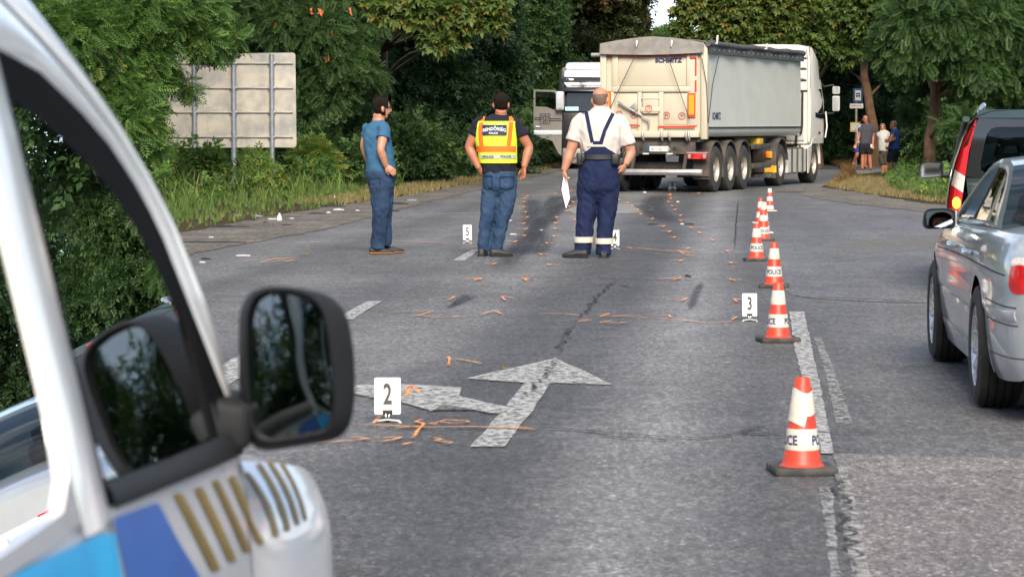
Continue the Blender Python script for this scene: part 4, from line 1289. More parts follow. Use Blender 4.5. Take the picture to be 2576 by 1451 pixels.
# crop (650,680)-(1700,1060): P = 408.8 + .25635*cx, 427.7 + .25635*cy
D2 = lambda x, y: (408.8 + .25635 * x, 427.7 + .25635 * y)
shard(*D2(640, 568), 2.2 * .33, .12, .07, M_DBK, 'long black bumper strip lying on the gravel shoulder', R(4))
shard(*D2(470, 540), .14, .12, .05, M_DBK, 'small black plastic block at the grass edge left of the long strip', R(20))
shard(*D2(865, 500), .22, .1, .03, M_DBK, 'dark bowl-shaped plastic piece at the grass edge', 0)
shard(*D2(932, 460), .22, .12, .07, M_DGR, 'grey blade-shaped panel piece in the grass', R(25))
shard(*D2(738, 455), .16, .1, .1, M_DGR, 'silvery torn panel piece in the grass left of the grey blade', R(-30))
shard(*D2(1085, 490), .26, .14, .06, M_DWH, 'white broken bumper piece beside the upright shard', R(5))
shard(*D2(1150, 500), .12, .06, .19, M_DWH, 'pale pointed shard standing upright on the shoulder', R(10))
shard(*D2(1268, 482), .12, .06, .03, M_DWH, 'small white scrap right of the upright shard')
shard(*D2(1215, 546), .16, .04, .02, M_DBK, 'thin dark sliver on the gravel below the white scrap')
shard(*D2(1520, 436), .36, .1, .04, M_DBK, 'dark flat trim piece on the gravel mid shoulder')
shard(*D2(1630, 425), .12, .08, .06, M_DWH, 'small white clip at the end of the dark trim piece')
shard(*D2(1670, 365), .55, .14, .08, M_DBK, 'long dark grille piece at the grass edge left of the teal-shirt man')
shard(*D2(1730, 398), .3, .12, .09, M_DWH, 'white and black broken lamp housing below the grille piece', R(-5))
shard(*D2(1915, 404), .1, .06, .05, M_DWH, 'pair of small white chips on the shoulder', 0)
shard(*D2(490, 718), 1.0, .05, .03, M_DBK, 'very long thin black rod lying at the road edge', R(1))
shard(*D2(793, 848), .26, .07, .03, M_DWH, 'black and white curved lamp trim on the road left of the sprayed note', R(-8))
shard(*D2(425, 882), .12, .05, .03, M_DBK, 'small dark scrap on the road near the van pillar')
shard(*D2(392, 914), .1, .05, .02, M_DWH, 'small white scrap on the road near the van pillar')
shard(*D2(476, 668), .1, .07, .02, M_DWH, 'white flake on the gravel below the long strip')
shard(*D2(1005, 482 + 40), .1, .06, .03, M_DBK, 'dark nub on the gravel left of the white bumper piece')
shard(*D2(2290, 340), .55, .14, .09, M_DBK, 'torn black trim right of the teal-shirt man on the shoulder')
shard(*D2(2250, 410), .3, .12, .06, M_DBK, 'dark torn piece by the knee of the teal-shirt man')
shard(*D2(2450, 305), .22, .12, .08, M_DGR, 'grey lump of trim on the far shoulder')
shard(*D2(1690, 310), .07, .05, .16, M_DWH, 'pale stick standing in the verge grass')
K3p = lambda x, y: (1194.9 + .26856 * x, 440.2 + .26856 * y)
shard(*K3p(1662, 470), .18, .05, .03, M_DBK, 'black clip lying between the two rows of spray arrows')
shard(*K3p(1940, 466), .08, .06, .05, M_DWH, 'white chip at the end of the right skid mark')
shard(*K3p(2010, 468), .16, .05, .04, M_DBK, 'dark chip right of the white chip at the skid end')
shard(*K3p(1592, 170), .12, .1, .09, M_DWH, 'white chip on the road below the trailer rear')
shard(*K3p(1902, 258), .09, .08, .06, M_DWH, 'white chip right of the far spray ticks')
shard(*K3p(358, 562), .14, .07, .04, M_DWH, 'crumpled white scrap by the hi-vis man right shin')
shard(*K3p(316, 433), .16, .06, .02, M_DWH, 'white flake behind the hi-vis man right leg')
shard(*K3p(622, 524), .07, .05, .03, M_DWH, 'white crumb on the skid mark')
shard(*K3p(745, 434), .1, .05, .03, M_DBK, 'black crumb on the skid mark')
shard(*K3p(1995, 958), .07, .06, .035, M_DBK, 'small black pebble of plastic near the right arrow ticks')
q = G(2 * 0 + 1295.9 + .3174 * 2200 - 6.8, 62.9 + .3174 * 1328)
shard(1289.2 + .3174 * 2200, 62.9 + .3174 * 1330, .75, .3, .08, mat('dead_bird_brown', (.06, .045, .03), .9), 'flat brown lump lying on the gravel by the far cones', 0, name='brown_lump')
M_LEAF1 = mat('dead_leaf_yellow', (0.55, 0.36, 0.05), 0.7, var=.25, scale=30)
M_LEAF2 = mat('dead_leaf_pale', (0.55, 0.50, 0.40), 0.8, var=.2, scale=30)
def leaf(px, py, L, m, label, rz):
    mb = MB()
    la = [(-.5, 0), (-.25, .2), (.1, .26), (.4, .12), (.55, 0)]
    top = [(x * L, y * L * .9, .006 + .12 * L * abs(x) + .18 * L * y) for x, y in la]
    mid = [(x * L, 0, .004 + .10 * L * abs(x)) for x, y in la]
    bot = [(x * L, -y * L * .8, .006 + .12 * L * abs(x) + .2 * L * y) for x, y in la]
    mb.strip(top, mid); mb.strip(mid, bot)
    mb.strip([(p[0], p[1], p[2] + .0015) for p in top], [(p[0], p[1], p[2] + .0015) for p in mid]); mb.strip([(p[0], p[1], p[2] + .0015) for p in mid], [(p[0], p[1], p[2] + .0015) for p in bot])
    o = mb.build('fallen_leaf', m, None, 40); o.location = G(px, py, .012); o.rotation_euler = (0, 0, rz)
    tag(o, label, 'leaf', 'fallen leaves on the road')
leaf(1268, 929, .05, M_LEAF1, 'curled yellow leaf lying left of the straight arrow head', R(-20))
leaf(1828, 916, .055, M_LEAF2, 'pale dry leaf lying on the bare asphalt left of the edge line', R(20))
leaf(2060, 788 - 28, .06, M_LEAF1, 'small tan leaf on the side road seam', R(10))
leaf(870, 703, .05, M_LEAF1, 'tiny yellow leaf on the asphalt above the van mirror', R(10))
leaf(768, 642, .12, M_LEAF1, 'orange-yellow leaf right of the sprayed note on the left', R(40))
# ================================================================== LORRIES
TS = 0.93
M_CREAM = mat('trailer_cream', (0.54, 0.48, 0.365), 0.5, var=0.07, scale=2, dirt_or_refl=0.4, dirt_or_refl_col=(0.33, 0.28, 0.19), dscale=2.0, bump=0.05, bscale=4)
M_TAG = mat('tarp_grey', (0.215, 0.20, 0.18), 0.85, var=0.2, scale=5, bump=0.5, bscale=7)
M_TAD = mat('tarp_dark', (0.07, 0.072, 0.076), 0.8, var=0.25, bump=0.4, bscale=9)
M_CHAS = mat('chassis_dirty', (0.052, 0.046, 0.04), 0.85, var=0.35, scale=5, dirt_or_refl=0.7, dirt_or_refl_col=(0.14, 0.11, 0.08), dscale=3)
M_TYRE = mat('tyre', (0.026, 0.025, 0.024), 0.85, var=0.25, bump=0.3, bscale=40, dirt_or_refl=0.6, dirt_or_refl_col=(0.085, 0.075, 0.06), dscale=4)
M_RIM = mat('truck_rim', (0.48, 0.43, 0.36), 0.5, 0.4, var=0.2, dirt_or_refl=0.5, dirt_or_refl_col=(0.2, 0.16, 0.11), dscale=6)
M_REDREF = mat('red_reflective', (0.55, 0.05, 0.03), 0.45, var=0.1)
M_ORANGE = mat('marker_orange', (0.85, 0.33, 0.02), 0.4)
M_LAMP = mat('lamp_red', (0.42, 0.02, 0.015), 0.25, var=0.3, scale=20)
M_STEEL = mat('steel_bar', (0.40, 0.39, 0.38), 0.45, 0.5, dirt_or_refl=0.5, dirt_or_refl_col=(0.17, 0.13, 0.09), dscale=5)
M_NAVY = mat('navy_letter', (0.02, 0.03, 0.11), 0.5)
M_ROPE = mat('rope', (0.05, 0.048, 0.045), 0.9)
M_CABW = mat('cab_white', (0.72, 0.69, 0.62), 0.32, var=0.05, coat=0.3, dirt_or_refl=0.3, dirt_or_refl_col=(0.4, 0.32, 0.22), dscale=1.8)
M_GREYP = mat('cab_grey_panel', (0.55, 0.54, 0.50), 0.4, var=0.06, dirt_or_refl=0.3, dirt_or_refl_col=(0.3, 0.26, 0.2))
M_DGLASS = mat('dark_window', (0.012, 0.014, 0.015), 0.05, var=0.3, spec=0.8)
M_MIRROR = mat('mirror_glass', (0.85, 0.87, 0.88), 0.02, 1.0, var=0.01)
M_CHROME = mat('chrome', (0.75, 0.75, 0.75), 0.12, 1.0, var=0.02)
def ribbed():
    m = mat('trailer_side_ribbed', (0.64, 0.64, 0.57), 0.42, 0.15, var=0.05, scale=1.2, dirt_or_refl=0.2, dirt_or_refl_col=(0.34, 0.33, 0.29), dscale=1.1)
    n, l = m.node_tree.nodes, m.node_tree.links
    t = n.new('ShaderNodeTexCoord'); w = n.new('ShaderNodeTexWave')
    w.wave_type = 'BANDS'; w.bands_direction = 'Y'; w.inputs['Scale'].default_value = 5.2; w.inputs['Distortion'].default_value = 0.0
    b = n.new('ShaderNodeBump'); b.inputs['Strength'].default_value = 0.35; b.inputs['Distance'].default_value = 0.01
    l.new(t.outputs['Object'], w.inputs['Vector']); l.new(w.outputs['Fac'], b.inputs['Height']); l.new(b.outputs['Normal'], n['Principled BSDF'].inputs['Normal'])
    return m
M_RIB = ribbed()
def truck_wheel(parent, x, y, z, r=.535, w=.38, side=1, dual=False):
    """side = +1: outer face toward +x. wheel > tyre, rim"""
    wh = bpy.data.objects.new('wheel', None); COL.objects.link(wh); wh.parent = parent
    wh.location = (x, y, z); wh.rotation_euler = (0, PI / 2 * side, 0)
    if not hasattr(truck_wheel, 'ty'):
        mb = MB()
        mb.lathe([(.29, -.16), (.30, -.18), (.44, -.19), (.51, -.17), (.535, -.13), (.535, -.06), (.528, -.055), (.528, -.045), (.535, -.04), (.535, .04), (.528, .045), (.528, .055), (.535, .06), (.535, .13), (.51, .17), (.44, .19), (.30, .18), (.29, .15)], 40)
        truck_wheel.ty = mb.build('tyre', M_TYRE, wh, 35)
        mb = MB()
        mb.lathe([(.295, .17), (.285, .165), (.27, .12), (.262, .05), (.235, .03), (.15, .05), (.10, .075), (.095, .14), (.05, .15), (.001, .15)], 32)
        for k in range(10):
            a = 2 * PI * k / 10
            mb.lathe([(.018, .04), (.018, .085), (.001, .09)], 6, Matrix.Translation((.19 * math.cos(a), .19 * math.sin(a), 0)))
        truck_wheel.rim = mb.build('rim', M_RIM, wh, 35)
        bk = MB(); bk.lathe([(.29, -.12), (.2, -.1), (.001, -.1)], 24); truck_wheel.bk = bk.build('brake_drum', M_CHAS, wh, 35)
    else:
        for o in (truck_wheel.ty, truck_wheel.rim, truck_wheel.bk):
            c = o.copy(); COL.objects.link(c); c.parent = wh
    return wh
def arc_guard(parent, x0, x1, y, z, r, a0, a1, m, name='mudguard', th=.03, n=14):
    rings = []
    for k in range(n + 1):
        a = a0 + (a1 - a0) * k / n
        c, s = math.cos(a), math.sin(a)
        rings.append([(x0, y + r * c, z + r * s), (x1, y + r * c, z + r * s), (x1, y + (r - th) * c, z + (r - th) * s), (x0, y + (r - th) * c, z + (r - th) * s)])
    mb = MB(); mb.loft(rings); return mb.build(name, m, parent, 40, fix=True)

# ---- tipper semi-trailer, tail toward the camera
HD = R(19)
TR = Vector((3.02, 59.6, 0))
tr = thing('tipper_trailer', 'cream and grey tipper semi-trailer with grey tarpaulin, tail toward the camera', 'trailer', TR, -HD)
tr.scale = (TS, TS, TS)
def rp(cx, cy):
    px, py = 1289.2 + .3174 * cx, 62.9 + .3174 * cy
    return ((px - 1644) / 270 * 2.55, ((308 - py) / 118.2 + 1.5) / TS)
LB, WB, ZB, ZT = 9.5, 1.275, 1.27, 3.38
# body side shells: straight wall with a rounded lower edge
for s, nm in ((1, 'side_wall'), (-1, 'side_wall')):
    prof = [(WB - .03, ZT), (WB - .03, 1.52), (WB - .005, 1.50), (WB - .005, 1.475), (WB - .02, 1.465), (WB - .02, 1.42), (WB - .05, 1.34), (WB - .11, 1.285), (WB - .22, ZB), (.35, ZB)]
    mb = MB()
    rings = [[(s * a, y, b) for a, b in prof] for y in [.1 + (LB - .1) * k / 12 for k in range(13)]]
    mb.loft(rings, False, False)
    sw = mb.build(nm, M_RIB, tr, 30)
    mb = MB(); mb.box((s * (WB - .012), LB / 2 + .05, 1.49), (.03, LB - .12, .045)); mb.build('rub_rail', M_BLACK, sw)
    mb = MB(); mb.box((s * (WB - .04), LB / 2 + .05, ZT - .03), (.09, LB - .1, .12)); mb.build('top_rail', M_RIB, sw, bevel=.015)
mb = MB(); mb.box((0, LB - .03, (ZB + ZT) / 2), (2.44, .06, ZT - ZB)); mb.build('front_wall', M_RIB, tr)
# rear frame posts and tailgate
for s in (-1, 1):
    mb = MB(); mb.box((s * (WB - .07), .06, (ZB + ZT) / 2 - .02), (.15, .16, ZT - ZB + .06)); mb.build('rear_post', M_CREAM, tr, bevel=.02)
tg = MB(); tg.box((0, .09, (ZB + ZT) / 2), (2.26, .05, ZT - ZB)); tg = tg.build('tailgate', M_CREAM, tr)
def gpan(cx0, cx1, cy0, cy1, yf, th, name, m=M_CREAM, bev=.012, parent=tg):
    (x0, z1), (x1, z0) = rp(cx0, cy0), rp(cx1, cy1)
    mb = MB(); mb.box(((x0 + x1) / 2, yf + th / 2, (z0 + z1) / 2), (x1 - x0, th, z1 - z0)); return mb.build(name, m, parent, bevel=bev)
gpan(785, 1405, 486, 532, .005, .06, 'cross_rib'); gpan(785, 832, 240, 486, .012, .05, 'upright_rib'); gpan(1378, 1405, 240, 486, .012, .05, 'upright_rib')
gpan(990, 1022, 532, 860, .012, .05, 'upright_rib'); gpan(1158, 1196, 532, 860, .012, .05, 'upright_rib'); gpan(735, 800, 532, 860, .02, .04, 'upright_rib'); gpan(1385, 1465, 240, 800, .03, .03, 'side_flange')
gpan(735, 1480, 845, 892, -.03, .1, 'bottom_rail')
gpan(838, 1374, 250, 482, .052, .012, 'recessed_panel', bev=.02); gpan(806, 986, 538, 790, .052, .012, 'recessed_panel', bev=.02); gpan(1200, 1384, 538, 790, .052, .012, 'recessed_panel', bev=.02)
ht = gpan(1030, 1158, 540, 705, -.012, .05, 'grain_hatch', bev=.02); gpan(1022, 1166, 575, 590, -.022, .02, 'hatch_bar', parent=ht); gpan(1015, 1172, 655, 690, -.02, .02, 'hatch_bar', parent=ht)
for c in [(735, 786, 240, 252), (832, 1380, 238, 252), (1405, 1458, 252, 266)]: gpan(*c, -.004, .006, 'reflective_strip', M_REDREF, 0)
gpan(720, 736, 252, 520, -.004 + .02, .006, 'reflective_strip', M_REDREF, 0); gpan(1444, 1458, 266, 405, .022, .006, 'reflective_strip', M_REDREF, 0); gpan(1444, 1458, 440, 535, .022, .006, 'reflective_strip', M_REDREF, 0)
gpan(770, 1010, 793, 806, .0, .006, 'reflective_strip', M_REDREF, 0); gpan(1155, 1450, 800, 817, .0, .006, 'reflective_strip', M_REDREF, 0)
for c in [(722, 778, 525, 725), (1390, 1452, 543, 733)]:
    w_ = gpan(*c, -.008, .012, 'marker_plate', M_REDREF, 0); gpan(c[0] + 10, c[1] - 10, c[2] + 12, c[3] - 22, -.012, .006, 'marker_field', M_ORANGE, 0, w_)
def decal(txt, cx, cy, size, m, parent, name, y=-.016, sx=1.0, bold=0.0):
    x, z = rp(cx, cy)
    v, f = text_mesh(txt, size, sx, bold=bold)
    return MB().add(place(v, (x, y, z), (1, 0, 0), (0, 0, 1), (0, -1, 0)), f).build(name, m, parent)
decal('SCHMITZ', 1234, 283, .135, M_NAVY, tg, 'maker_lettering', .036, 1.12, .006)
def ringsticker(cx, cy, num, y):
    x, z = rp(cx, cy)
    mb = MB(); mb.lathe([(.085, 0), (.085, .004), (.066, .004), (.066, 0)], 24, Matrix.Translation((x, y, z)) @ Matrix.Rotation(PI / 2, 4, 'X'))
    o = mb.build('speed_sticker', M_REDREF, tg)
    decal(num, cx, cy, .10, M_BLACK, o, 'speed_number', y - .003, .8)
for cx, cy, num in [(840, 708, '50'), (958, 713, '60'), (1083, 665, '70'), (1218, 718, '80'), (1341, 722, '90')]: ringsticker(cx, cy, num, .045 if num != '70' else -.018)
# lever bar on the tailgate
a, b_, c_, d_ = rp(840, 607), rp(975, 690), rp(1085, 755), rp(1085, 815)
mb = MB(); mb.bar((a[0], -.04, a[1]), (b_[0], -.04, b_[1]), .03, .075, (0, 1, 0)); mb.bar((b_[0], -.04, b_[1]), (c_[0], -.03, c_[1]), .03, .05, (0, 1, 0)); mb.bar((c_[0], -.03, c_[1] + .02), (d_[0], -.03, d_[1]), .03, .05, (0, 1, 0))
e_ = rp(963, 655); mb.prism([(e_[0] - .1, -.05, e_[1]), (e_[0] + .06, -.05, e_[1] + .14), (e_[0] + .1, -.05, e_[1] - .02), (e_[0] + .03, -.05, e_[1] - .13)], (0, .03, 0))
mb.build('locking_lever', M_STEEL, tg, bevel=.008)
# hinge hooks below the tailgate
for cx in (1040, 1190, 1250, 1385, 1405):
    x, z = rp(cx, 885)
    mb = MB(); mb.tube([(x, -.05, z + .12), (x, -.09, z + .02), (x + .02, -.07, z - .06), (x + .01, -.02, z - .1)], [.025, .03, .028, .018], 8); mb.build('tailgate_hook', M_STEEL, tr, 50)
# tarpaulin: ridge cover, rear flap, rolled right edge
rows = []
for i in range(25):
    y = -.04 + (LB + .02) * i / 24
    row = []
    for j in range(15):
        u = -1 + 2 * j / 14
        pk = .15
        z = ZT + .05 + pk * (1 - abs(u) ** 1.5) + .015 * mnoise.noise(Vector((u * 4, y * 1.3, 0)))
        row.append((u * (WB - .0), y, z))
    rows.append(row)
mb = MB(); mb.loft(rows, False, False); tp = mb.build('tarpaulin', M_TAG, tr, 60)
rows = []
x0 = -WB + .01
for i in range(8):
    t = i / 7
    row = []
    for j in range(29):
        u = j / 28
        zt = ZT + .045 + .15 * (1 - abs(2 * u - 1) ** 1.5)
        zb = rp(700 + 800 * u, 228 + 12 * math.sin(u * PI * 1.0) - 5 * u)[1]
        x = x0 + u * (2 * WB - .02) * .985
        row.append((x + .01 * math.sin(u * 30), -.05 - .05 * t * (1 + .4 * math.sin(u * 19)) - .02 * mnoise.noise(Vector((u * 9, t * 2, 3))), zt + (zb - zt) * t))
    rows.append(row)
mb = MB(); mb.loft(rows, False, False); fl = mb.build('tarp_flap', M_TAG, tr, 60)
for cx in (995, 1272):
    x, z = rp(cx, 145); mb = MB(); mb.tube([(x, -.1, z + .06), (x + .005, -.125, z), (x - .005, -.13, z - .09)], [.02, .028, .01], 8); mb.build('tarp_toggle', M_SIGNW, fl, 50)
mb = MB()
pts = [Vector((WB + .03, -.05 + (LB + .05) * k / 16, ZT + .02 - .10 * k / 16 * 0 + .01 * math.sin(k))) for k in range(17)]
mb.tube(pts, [.068 + .012 * math.sin(k * 2.1) for k in range(17)], 12); rl = mb.build('tarp_roll', M_TAD, tr, 60)
mb = MB()
mb.loft([[(WB + .05 + .03 * math.sin(k * 1.7), -.04 + (LB) * k / 20, z) for z in (ZT + .04, ZT - .08, ZT - .2)] for k in range(21)], False, False); mb.build('tarp_hem', M_TAD, tr, 60)
for k in range(20):
    mb = MB(); mb.box((WB + .115 - .03, .3 + k * .46, ZT - .11), (.012, .03, .03)); mb.build('eyelet', M_STEEL, rl)
for y, h in ((.35, .22), (5.1, .16)):
    mb = MB(); mb.tube([(WB - .02, y, ZT + .02), (WB + .14, y, ZT + .03), (WB + .15, y, ZT + h)], .025, 8); mb.build('tarp_stop', M_SIGNW, tr, 50)
mb = MB(); mb.cyl((-WB - .32, .35, rp(640, 232)[1]), (-WB + .02, .35, rp(640, 232)[1]), .05, n=12); mb.build('side_tube', M_STEEL, tr, 40)
# ropes
for pts in ([(985, 245), (775, 665)], [(1240, 240), (1412, 750)]):
    (x0, z0), (x1, z1) = rp(*pts[0]), rp(*pts[1])
    mb = MB(); mb.tube([(x0, -.13, z0), ((x0 + x1) / 2, -.11, (z0 + z1) / 2), (x1, -.06, z1)], .009, 6); mb.build('tie_rope', M_ROPE, tr, 60)
mb = MB(); mb.tube([(WB - .1, -.1, ZT - .3), (WB + .0, -.06, 2.5), (WB + .02, .02, 1.6)], .009, 6); mb.build('tie_rope', M_ROPE, tr, 60)
mb = MB(); mb.tube([(WB + .06, .9, ZT - .15), (WB + .0, .5, 2.5), (WB + .01, .1, 1.6)], .009, 6); mb.build('tie_rope', M_ROPE, tr, 60)
v, f = text_mesh('SCHMITZ', .22, .8, bold=.006)
MB().add(place(v, (WB - .022, .95, 1.75), (0, 1, 0), (0, 0, 1), (1, 0, 0)), f).build('side_lettering', M_NAVY, tr)
# chassis, lamps, plate, bumper
for s in (-1, 1):
    mb = MB(); mb.box((s * .45, 4.6, 1.02), (.12, 9.0, .36)); mb.build('chassis_beam', M_CHAS, tr, bevel=.01)
mb = MB(); mb.box((.1, .12, 1.02), (1.75, .07, .28)); mb.build('rear_crossmember', M_CHAS, tr, bevel=.01)
mb = MB(); mb.box((0, .25, 1.2), (2.2, .3, .08)); mb.build('tipping_hinge_beam', M_CHAS, tr, bevel=.01)
for cx in (1016, 1280):
    x, z = rp(cx, 980); mb = MB(); mb.lathe([(.04, 0), (.04, .02), (.001, .02)], 14, Matrix.Translation((x, .084, z)) @ Matrix.Rotation(PI / 2, 4, 'X')); mb.build('crossmember_hole', M_BLACK, tr)
(x0, z1), (x1, z0) = rp(1063, 962), rp(1233, 1005)
mb = MB(); mb.box(((x0 + x1) / 2, .07, (z0 + z1) / 2), (x1 - x0, .012, z1 - z0)); npl = mb.build('number_plate', M_SIGNW, tr, bevel=.004)
mb = MB(); mb.box((x0 + .03, .062, (z0 + z1) / 2), (.055, .006, (z1 - z0) * .98)); mb.build('plate_band', M_BLUE, npl)
random.seed(4)
for k, sh in enumerate((.35, .5, .42, .55, .38)):
    mb = MB(); mb.box((x0 + .13 + k * .095, .0625, (z0 + z1) / 2 + (.01 if k % 2 else -.005)), (.06, .003, .06)); mb.build('plate_character', mat('plate_grey_%d' % k, (sh, sh * .95, sh * .85), .6), npl)
for cx in (1053, 1243):
    x, z = rp(cx, 1023); mb = MB(); mb.box((x, .06, z), (.15, .05, .035)); mb.build('plate_lamp', M_SIGNW, tr, bevel=.012)
def tail(x, z, w, h, name='tail_light', parent=tr, y=.02):
    mb = MB(); mb.box((x, y + .05, z), (w, .09, h)); o = mb.build(name, M_LAMP, parent, bevel=.012)
    mb = MB(); mb.box((x, y + .06, z + h * .55), (w * 1.06, .1, .025)); mb.build('lamp_guard', M_STEEL, o)
    mb = MB(); mb.prism([(x - .09, y - .004, z - h * .42), (x + .09, y - .004, z - h * .42), (x, y - .004, z + h * .42)], (0, .008, 0)); mb.build('triangle_reflector', mat('triangle_red', (.7, .03, .02), .3, emit=(.6, .02, .01), estr=0.05) if not hasattr(tail, 'm') else tail.m, o)
    for s in (-1, 1):
        mb = MB(); mb.box((x + s * w * .39, y + .003, z), (w * .14, .01, h * .6)); mb.build('lamp_lens', M_STEEL, o)
x, z = rp(1463, 1040); tail(x, z, .46, .145); tail(-x, z, .46, .145)
mb = MB()
(x0, zz), (x1, z_) = rp(868, 1165), rp(1478, 1180)
mb.prism([(-1.17, -.06, .40), (-1.17, -.10, .47), (-1.17, -.06, .54), (-1.17, .04, .54), (-1.17, .04, .40)], (2.34, 0, 0)); mb.build('underrun_bar', M_STEEL, tr, bevel=.01, fix=True)
for s in (-1, 1):
    mb = MB(); mb.bar((s * .62 + .1, .02, .52), (s * .62 + .15, .12, .95), .06, .07); mb.build('bar_bracket', M_CHAS, tr, bevel=.008)
mb = MB(); mb.box((0, .55, .62), (2.1, .14, .16)); mb.build('axle_beam', M_CHAS, tr, bevel=.02)
for k, y in enumerate((.914, 2.22, 3.53)):
    for s in (-1, 1):
        truck_wheel(tr, s * (WB - .19), y, .535, side=s)
        arc_guard(tr, s * (WB - .40), s * (WB - .005), y, .535, .66, R(-18) if k < 2 else R(-25), R(200) if k == 0 else R(170), M_CHAS)
    mb = MB(); mb.cyl((-1, y, .535), (1, y, .535), .08, n=12); mb.build('axle', M_CHAS, tr, 40)
for s in (-1, 1):
    mb = MB(); mb.box((s * (WB - .2), .26, .62), (.38, .03, .5)); mb.build('mud_flap', M_CHAS, tr, bevel=.005)
    for z in (1.02, .55):
        mb = MB(); mb.box((s * (WB - .05), 5.35, z), (.05, 1.9, .13)); mb.build('side_guard_rail', M_CHAS, tr, bevel=.01)
    mb = MB(); mb.box((s * .85, 6.6, .8), (.3, .16, .9)); mb.build('landing_leg', M_CHAS, tr, bevel=.02)
mb = MB(); mb.box((.95, 5.6, 1.12), (.42, .5, .2)); mb.build('wheel_chock', M_YEL, tr, bevel=.02)
mb = MB(); mb.box((-.8, 1.7, .85), (.5, .7, .4)); mb.build('air_tank', M_CHAS, tr, bevel=.06)
mb = MB(); mb.box((0, 6.5, 1.18), (1.9, 5.4, .14)); mb.build('subframe', M_CHAS, tr)

# ---- tractor unit
tk = thing('tractor_unit', 'white lorry cab coupled in front of the tipper trailer', 'lorry', TR, -HD)
tk.scale = (TS, TS, TS)
CBK, CFR, CW = 10.62, 12.5, 1.25
def cabsec(y, zt, wtop, wb, z0=1.05):
    pts = [(wb, z0), (wb + .01, 1.5), (wb, 2.2), (wtop + .03, 2.75), (wtop, zt - .25), (wtop - .08, zt - .06), (wtop - .3, zt), (0, zt + .02)]
    full = [(a, b) for a, b in pts] + [(-a, b) for a, b in reversed(pts[:-1])]
    return [(a, y, b) for a, b in full]
mb = MB()
mb.loft([cabsec(CBK, 3.62, 1.14, CW), cabsec(CBK + .08, 3.66, 1.18, CW + .01), cabsec(CBK + .8, 3.66, 1.18, CW + .01), cabsec(CBK + 1.3, 3.5, 1.15, CW), cabsec(CBK + 1.65, 3.0, 1.12, CW - .02), cabsec(CFR, 2.62, 1.05, CW - .06)])
cb = mb.build('cab_shell', M_CABW, tk, 35, fix=True)
def bk(x, z, w, h, name, m, th=.04, bev=.02, y=0.0, parent=cb):
    mb = MB(); mb.box((x, CBK - th / 2 - y, z), (w, th, h)); return mb.build(name, m, parent, bevel=bev)
bk(.62, 1.75, .95, 1.25, 'back_panel', M_GREYP, .05, .06)
for z in (3.02, 2.72, 3.3): bk(.62, z, 1.05, .05, 'air_slot', M_BLACK, .02)
bk(.62, 3.15, .95, .2, 'roof_back_panel', M_CABW, .03, .04); bk(.62, 2.86, .95, .2, 'roof_back_panel', M_CABW, .03, .04)
bk(.62, 2.44, 1.1, .05, 'air_slot', M_BLACK, .02, .01)
vt = bk(.80, 2.16, .26, .30, 'air_intake_vent', M_BLACK, .03, .02, .05)
for k in range(6): bk(.80, 2.04 + k * .048, .22, .012, 'vent_slat', M_CHAS, .015, 0, .08, vt)
for z in (1.9, 1.76, 1.62): bk(.78, z, .36, .012, 'panel_crease', M_SIGNW, .012, 0, .05)
x_ = .80; mb = MB(); mb.lathe([(.095, 0), (.095, .004), (.075, .004), (.075, 0)], 20, Matrix.Translation((x_, CBK - .053, 1.46)) @ Matrix.Rotation(PI / 2, 4, 'X')); mb.bar((x_ - .06, CBK - .056, 1.40), (x_ + .06, CBK - .056, 1.52), .015, .004, (0, 1, 0)); mb.build('prohibition_sticker', M_REDREF, cb)
bk(.80, 1.46, .04, .1, 'sticker_figure', M_BLACK, .003, 0, .052)
mb = MB(); mb.tube([(1.05, CBK - .06, 2.44), (1.05, CBK - .08, 1.5), (1.02, CBK - .09, 1.32), (.9, CBK - .09, 1.28), (.9, CBK - .09, 1.05), (1.02, CBK - .09, .98)], .03, 8); mb.build('exhaust_hose', M_BLACK, tk, 50)
